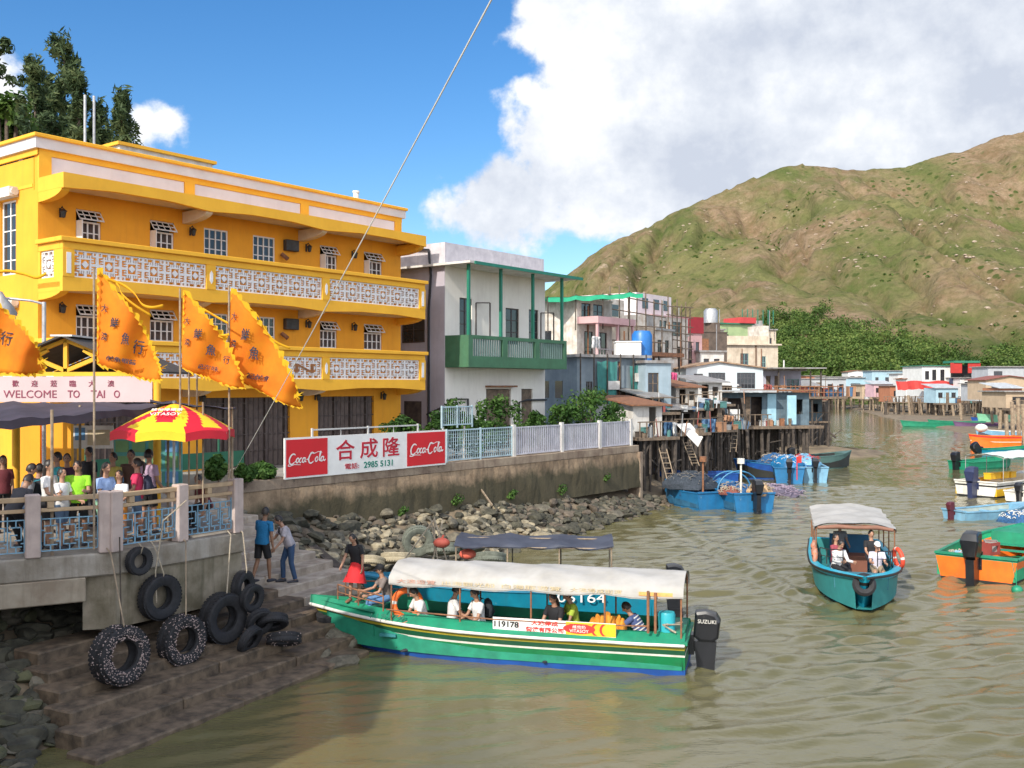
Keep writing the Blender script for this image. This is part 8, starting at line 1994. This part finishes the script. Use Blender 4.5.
# ================================================================ vegetation
def leafmat(name, c1, c2, c3, ns=.8):
    m = bpy.data.materials.new(name); m.use_nodes = True; N = m.node_tree.nodes; L = m.node_tree.links; b = N['Principled BSDF']
    g = N.new('ShaderNodeNewGeometry'); r = N.new('ShaderNodeValToRGB'); e = r.color_ramp.elements; e[0].color = (*c1, 1); e[1].color = (*c3, 1); q = e.new(.5); q.color = (*c2, 1)
    tc = N.new('ShaderNodeTexCoord'); nz = N.new('ShaderNodeTexNoise'); nz.inputs['Scale'].default_value = ns; nz.inputs['Detail'].default_value = 2; L.new(tc.outputs['Object'], nz.inputs['Vector'])
    ma = N.new('ShaderNodeMath'); ma.operation = 'MULTIPLY_ADD'; L.new(nz.outputs[0], ma.inputs[0]); ma.inputs[1].default_value = 2.4; ma.inputs[2].default_value = -1.2; mb_ = N.new('ShaderNodeMath'); mb_.operation = 'MULTIPLY_ADD'; L.new(g.outputs['Random Per Island'], mb_.inputs[0]); mb_.inputs[1].default_value = .7; mb_.inputs[2].default_value = .15
    mc = N.new('ShaderNodeMath'); mc.operation = 'ADD'; mc.use_clamp = True; L.new(ma.outputs[0], mc.inputs[0]); L.new(mb_.outputs[0], mc.inputs[1]); L.new(mc.outputs[0], r.inputs[0]); L.new(r.outputs[0], b.inputs['Base Color']); b.inputs['Roughness'].default_value = .65; b.inputs['Specular IOR Level'].default_value = .25
    t = N.new('ShaderNodeBsdfTranslucent'); L.new(r.outputs[0], t.inputs['Color']); mx = N.new('ShaderNodeMixShader'); mx.inputs[0].default_value = .25
    o = N['Material Output']; L.new(b.outputs[0], mx.inputs[1]); L.new(t.outputs[0], mx.inputs[2]); L.new(mx.outputs[0], o.inputs[0]); return m
LF_conf = leafmat('casuarina_leaf', (.03, .055, .022), (.065, .10, .038), (.13, .16, .06))
LF_broad = leafmat('broad_leaf', (.035, .075, .012), (.065, .13, .02), (.12, .19, .035))
LF_bush = leafmat('bush_leaf', (.025, .065, .012), (.05, .115, .02), (.10, .18, .04))
LF_wood = leafmat('hill_wood_leaf', (.032, .065, .012), (.075, .132, .024), (.16, .21, .05), .06)
def leaf_obj(name, centres, radii, per, size, m_, parent=None, seed=1, flat=1.0, long=1.0, droop=0.0, up=.3):
    """leaf-sized faces spread in the volume of many clumps"""
    rs = np.random.RandomState(seed); C_ = np.array(centres, 'f'); Rr = np.array(radii, 'f'); K = len(C_); n = K*per
    c = np.repeat(C_, per, 0); r = np.repeat(Rr, per); d = rs.normal(size=(n, 3)); d /= np.linalg.norm(d, axis=1)[:, None]
    rad = r*rs.uniform(.35, 1.0, n)**.6; p = c+d*rad[:, None]*np.array([1, 1, flat]); p[:, 2] -= droop*rs.rand(n)*r
    nr = d+rs.normal(size=(n, 3))*.55; nr[:, 2] += up; nr /= np.linalg.norm(nr, axis=1)[:, None]
    t = np.cross(nr, rs.normal(size=(n, 3))); t /= np.linalg.norm(t, axis=1)[:, None]; b = np.cross(nr, t); s = size*rs.uniform(.6, 1.4, n)[:, None]
    t = t*s*long; b = b*s*.55
    V_ = np.stack([p-t, p+b, p+t, p-b], 1).reshape(-1, 3).astype('f')
    me = bpy.data.meshes.new(name); me.vertices.add(n*4); me.vertices.foreach_set('co', V_.ravel()); me.loops.add(n*4); me.loops.foreach_set('vertex_index', np.arange(n*4, dtype='i')); me.polygons.add(n); me.polygons.foreach_set('loop_start', np.arange(0, n*4, 4)); me.update(calc_edges=True); me.materials.append(m_)
    o = bpy.data.objects.new(name, me); col.objects.link(o)
    if parent: o.parent = parent
    return o
M_bark = mat('bark', (.16, .12, .09), (.08, .06, .045), 6, .9, bump=.6)
def conifer(label, px, ytop, ybase, d, wpx, seed, lean=0):
    """tall feathery casuarina: whorls of drooping limbs on a thin trunk"""
    rr = random.Random(seed); b = P(px, HY, d); zt = EYE-(ytop-HY)/FPX*d; z0 = 3.0; r = thing('pine_tree', label, 'tree', (b.x, b.y, z0), 0); H = zt-z0; Wd = wpx/FPX*d
    mb = MB(); mb.tube([(0, 0, 0), (lean*.3, 0, H*.35), (lean*.7, .1, H*.7), (lean, 0, H*.97)], [.28, .22, .12, .03], 8); cs = []; rd = []
    n = 46
    for i in range(n):
        t = .28+.72*(i/n); z = H*t; a = rr.uniform(0, 6.28); w = Wd/2*(1.05-t)**.55*rr.uniform(.45, 1.15)*1.2; x0 = lean*t
        tip = Vector((x0+math.cos(a)*w, math.sin(a)*w, z+w*rr.uniform(.1, .6))); mb.tube([(x0, 0, z-.3), ((x0+tip.x)/2, tip.y/2, z), tip], [.05, .035, .015], 5)
        for k in range(5):
            q = Vector((x0, 0, z-.3)).lerp(tip, .35+.65*k/4); cs.append((q.x+rr.uniform(-.25, .25), q.y+rr.uniform(-.25, .25), q.z+rr.uniform(-.2, .3))); rd.append(rr.uniform(.22, .50)*(1.15-t*.5))
    cs.append((lean, 0, H)); rd.append(.4)
    mb.build('trunk', M_bark, r); leaf_obj('crown', cs, rd, 40, .085, LF_conf, r, seed, flat=1.5, long=2.4, droop=.7, up=-.2); return r
conifer('tallest dark feathery tree behind the yellow guesthouse', 64, 34, 0, 52, 62, 1)
conifer('slim dark feathery tree just left of the tallest one', 35, 58, 0, 54, 42, 2); conifer('feathery tree between the tallest tree and the antenna poles', 79, 74, 0, 50, 50, 3)
conifer('right hand dark feathery tree leaning over the guesthouse roof', 118, 94, 0, 50, 62, 4, .3); conifer('short dark feathery tree left of the slim one', 46, 76, 0, 56, 46, 5); conifer('low feathery tree right of the antenna poles', 101, 105, 0, 53, 40, 6)
def broad(label, px, ytop, d, wpx, hfrac, m_, seed, leaf=.16, per=60, nclump=60, name='tree', z0=3.0, trunk=True, sp=.55):
    rr = random.Random(seed); b = P(px, HY, d); zt = EYE-(ytop-HY)/FPX*d; r = thing(name, label, 'tree' if trunk else 'shrub', (b.x, b.y, z0), 0); H = zt-z0; Wd = wpx/FPX*d/2; cs = []; rd = []; ch = H*hfrac
    mb = MB(); mb.tube([(0, 0, -.1), (.1, 0, (H-ch)*.8), (0, 0, H-ch*.5)], [.035*H*.5+.02, .03*H*.4+.015, .02], 7)
    for i in range(nclump):
        a = rr.uniform(0, 6.28); q = rr.random()**.5; zz = rr.uniform(-1, 1); w = math.sqrt(max(0, 1-zz*zz)); c = Vector((math.cos(a)*w*Wd*q, math.sin(a)*w*Wd*q, H-ch/2+zz*ch/2*.9)); cs.append(tuple(c)); rd.append(rr.uniform(.6, 1.2)*Wd*sp*.5)
        if i % 4 == 0: mb.tube([(0, 0, (H-ch)*.7+ch*.1), (c.x*.5, c.y*.5, c.z*.7+.1), tuple(c)], [.012*H, .008*H, .004*H+.004], 5)
    mb.build('trunk', M_bark, r); leaf_obj('crown', cs, rd, per, leaf, m_, r, seed, up=.4); return r
broad('broadleaf tree at the far upper left with open twigs', 2, 22, 44, 52, .7, LF_conf, 11, .13, 50, 46, sp=.5)
broad('bright green round tree behind the left end of the roof', 8, 88, 46, 84, .6, LF_broad, 12, .17, 110, 70)
broad('low green tree just above the roofline behind the poles', 60, 108, 58, 110, .5, LF_conf, 13, .16, 90, 60)
broad('small tree tip behind the guesthouse penthouse', 213, 165, 62, 30, .5, LF_bush, 14, .14, 60, 30)
# shrubs on the forecourt
for k, (px, yt, d, w, lab, hf) in enumerate([(455, 402, 42, 36, 'dark leafy shrub in front of the shade-tinted side wall', .8), (438, 412, 41, 26, 'low shrub between the sign and the shade-tinted side wall', .8), (497, 398, 43.5, 44, 'tall shrub before the brown door of the white house', .8), (475, 415, 41, 30, 'small round shrub behind the iron gate fence', .9),
        (592, 393, 50, 60, 'broad green shrub in front of the blue grey house', .85), (566, 402, 49, 34, 'smaller shrub left of the broad green one', .85), (616, 404, 51.5, 30, 'shrub against the tin shed', .9), (534, 412, 47, 26, 'low plants behind the white slatted fence', .9),
        (400, 418, 39.5, 36, 'potted fern before the yellow column', .5), (216, 457, 30, 22, 'leafy potted plant left of the shutters', .7), (262, 466, 31.5, 26, 'low planter greenery behind the line', .6), (245, 466, 30.5, 20, 'greenery at the end of the railing', .7)]):
    broad(lab, px, yt, d, w, hf, LF_bush, 30+k, .085, 60, 34, name='shrub', trunk=False, sp=.75)
# weeds on the quay wall
for k, (px, py, s) in enumerate([(450, 500, .4), (505, 495, .35), (555, 490, .45), (600, 478, .35), (395, 512, .3)]):
    t = onray(px, WA, WU); p = WA+WU*t+WN*.35; p.z = EYE-(py-HY)/FPX*p.y; o = leaf_obj('weed', [(0, 0, 0), (.1, .05, .1), (-.12, 0, -.08)], [s*.5]*3, 60, .05, LF_bush, None, 50+k); o.location = p; tag(o, 'small weed clump growing out of the stained quay wall', 'plant', 'weeds on the quay wall')
# ---- wooded foot of the hill
rs = random.Random(3); cs = []; rd = []; tries = 0
def wtop(px): return np.interp(px, [560, 640, 700, 740, 780, 830, 880, 930, 980, 1024, 1200], [372, 368, 350, 330, 312, 318, 335, 348, 352, 354, 356])
while len(cs) < 2300 and tries < 60000:
    tries += 1; Y = rs.uniform(325, 560); px = rs.uniform(500, 1120); X = (px-CX)/FPX*Y
    z = float(zhill(np.array([X]), np.array([Y]))[0]) if Y > 290 else 1.5
    z = max(z, 1.5); py = HY-(z+3-EYE)/Y*FPX
    if py < wtop(px)+rs.uniform(-12, 8)+22*(float(fbm(np.array([X*.02]), np.array([Y*.02]), 3)[0])-.5): continue
    if rs.random() < .12: continue
    tl = rs.random()**3; cs.append((X, Y, z+rs.uniform(0, 2.5)+tl*4)); rd.append(rs.uniform(1.6, 3.6)*(1+.5*tl))
o = leaf_obj('hillside_woods', cs, rd, 95, .46, LF_wood, None, 5, flat=.8, up=.5); tag(o, 'dense green wood covering the foot of the hill', 'woods', kind='stuff')
# trees one can tell apart at the front of the wood
for k, (px, yt, d, w) in enumerate([(770, 350, 310, 24), (800, 362, 330, 26), (838, 358, 335, 30), (862, 366, 320, 22), (915, 360, 330, 28), (948, 362, 335, 26), (985, 358, 330, 30), (1015, 362, 320, 28), (745, 342, 330, 26), (890, 362, 322, 22)]):
    broad('round crowned tree at the front edge of the hillside wood', px, yt, d, w, .8, LF_wood, 60+k, .5, 60, 30, z0=1.4); 
for o in bpy.data.objects:
    if o.get('label') == 'round crowned tree at the front edge of the hillside wood': o['group'] = 'trees at the front of the hillside wood'
# scrub patches on the slope
cs = []; rd = []; tries = 0
while len(cs) < 200 and tries < 20000:
    tries += 1; Y = rs.uniform(400, 745); px = rs.uniform(560, 1060); X = (px-CX)/FPX*Y
    if float(fbm(np.array([X*.02+5]), np.array([Y*.011]), 3)[0]) < .63: continue
    z = float(zhill(np.array([X]), np.array([Y]))[0]); cs.append((X, Y, z+.2)); rd.append(rs.uniform(.5, 1.5))
o = leaf_obj('hill_scrub', cs, rd, 22, .6, LF_wood, None, 9, flat=.6); tag(o, 'low scrub scattered over the slope of the hill', 'scrub', kind='stuff')
# scattered boulders on the slope, too many and too small to count
sv = MB()
for i in range(900):
    Y = rs.uniform(420, 755); px = rs.uniform(570, 1060); X = (px-CX)/FPX*Y; z = float(zhill(np.array([X]), np.array([Y]))[0]); s = rs.uniform(.4, 1.5)
    if float(fbm(np.array([X*.015+50]), np.array([Y*.012]), 3)[0]) < .5: continue
    me = RS[i % 7]; sv.add([Vector((X, Y, z))+v.co*s for v in me.vertices], [tuple(f.vertices) for f in me.polygons], 0)
o = sv.build('hill_boulders', [mat('hill_rock', (.38, .30, .23), (.25, .19, .14), .5, .9)]); tag(o, 'small pale rocks scattered over the hillside', 'rocks', kind='stuff')
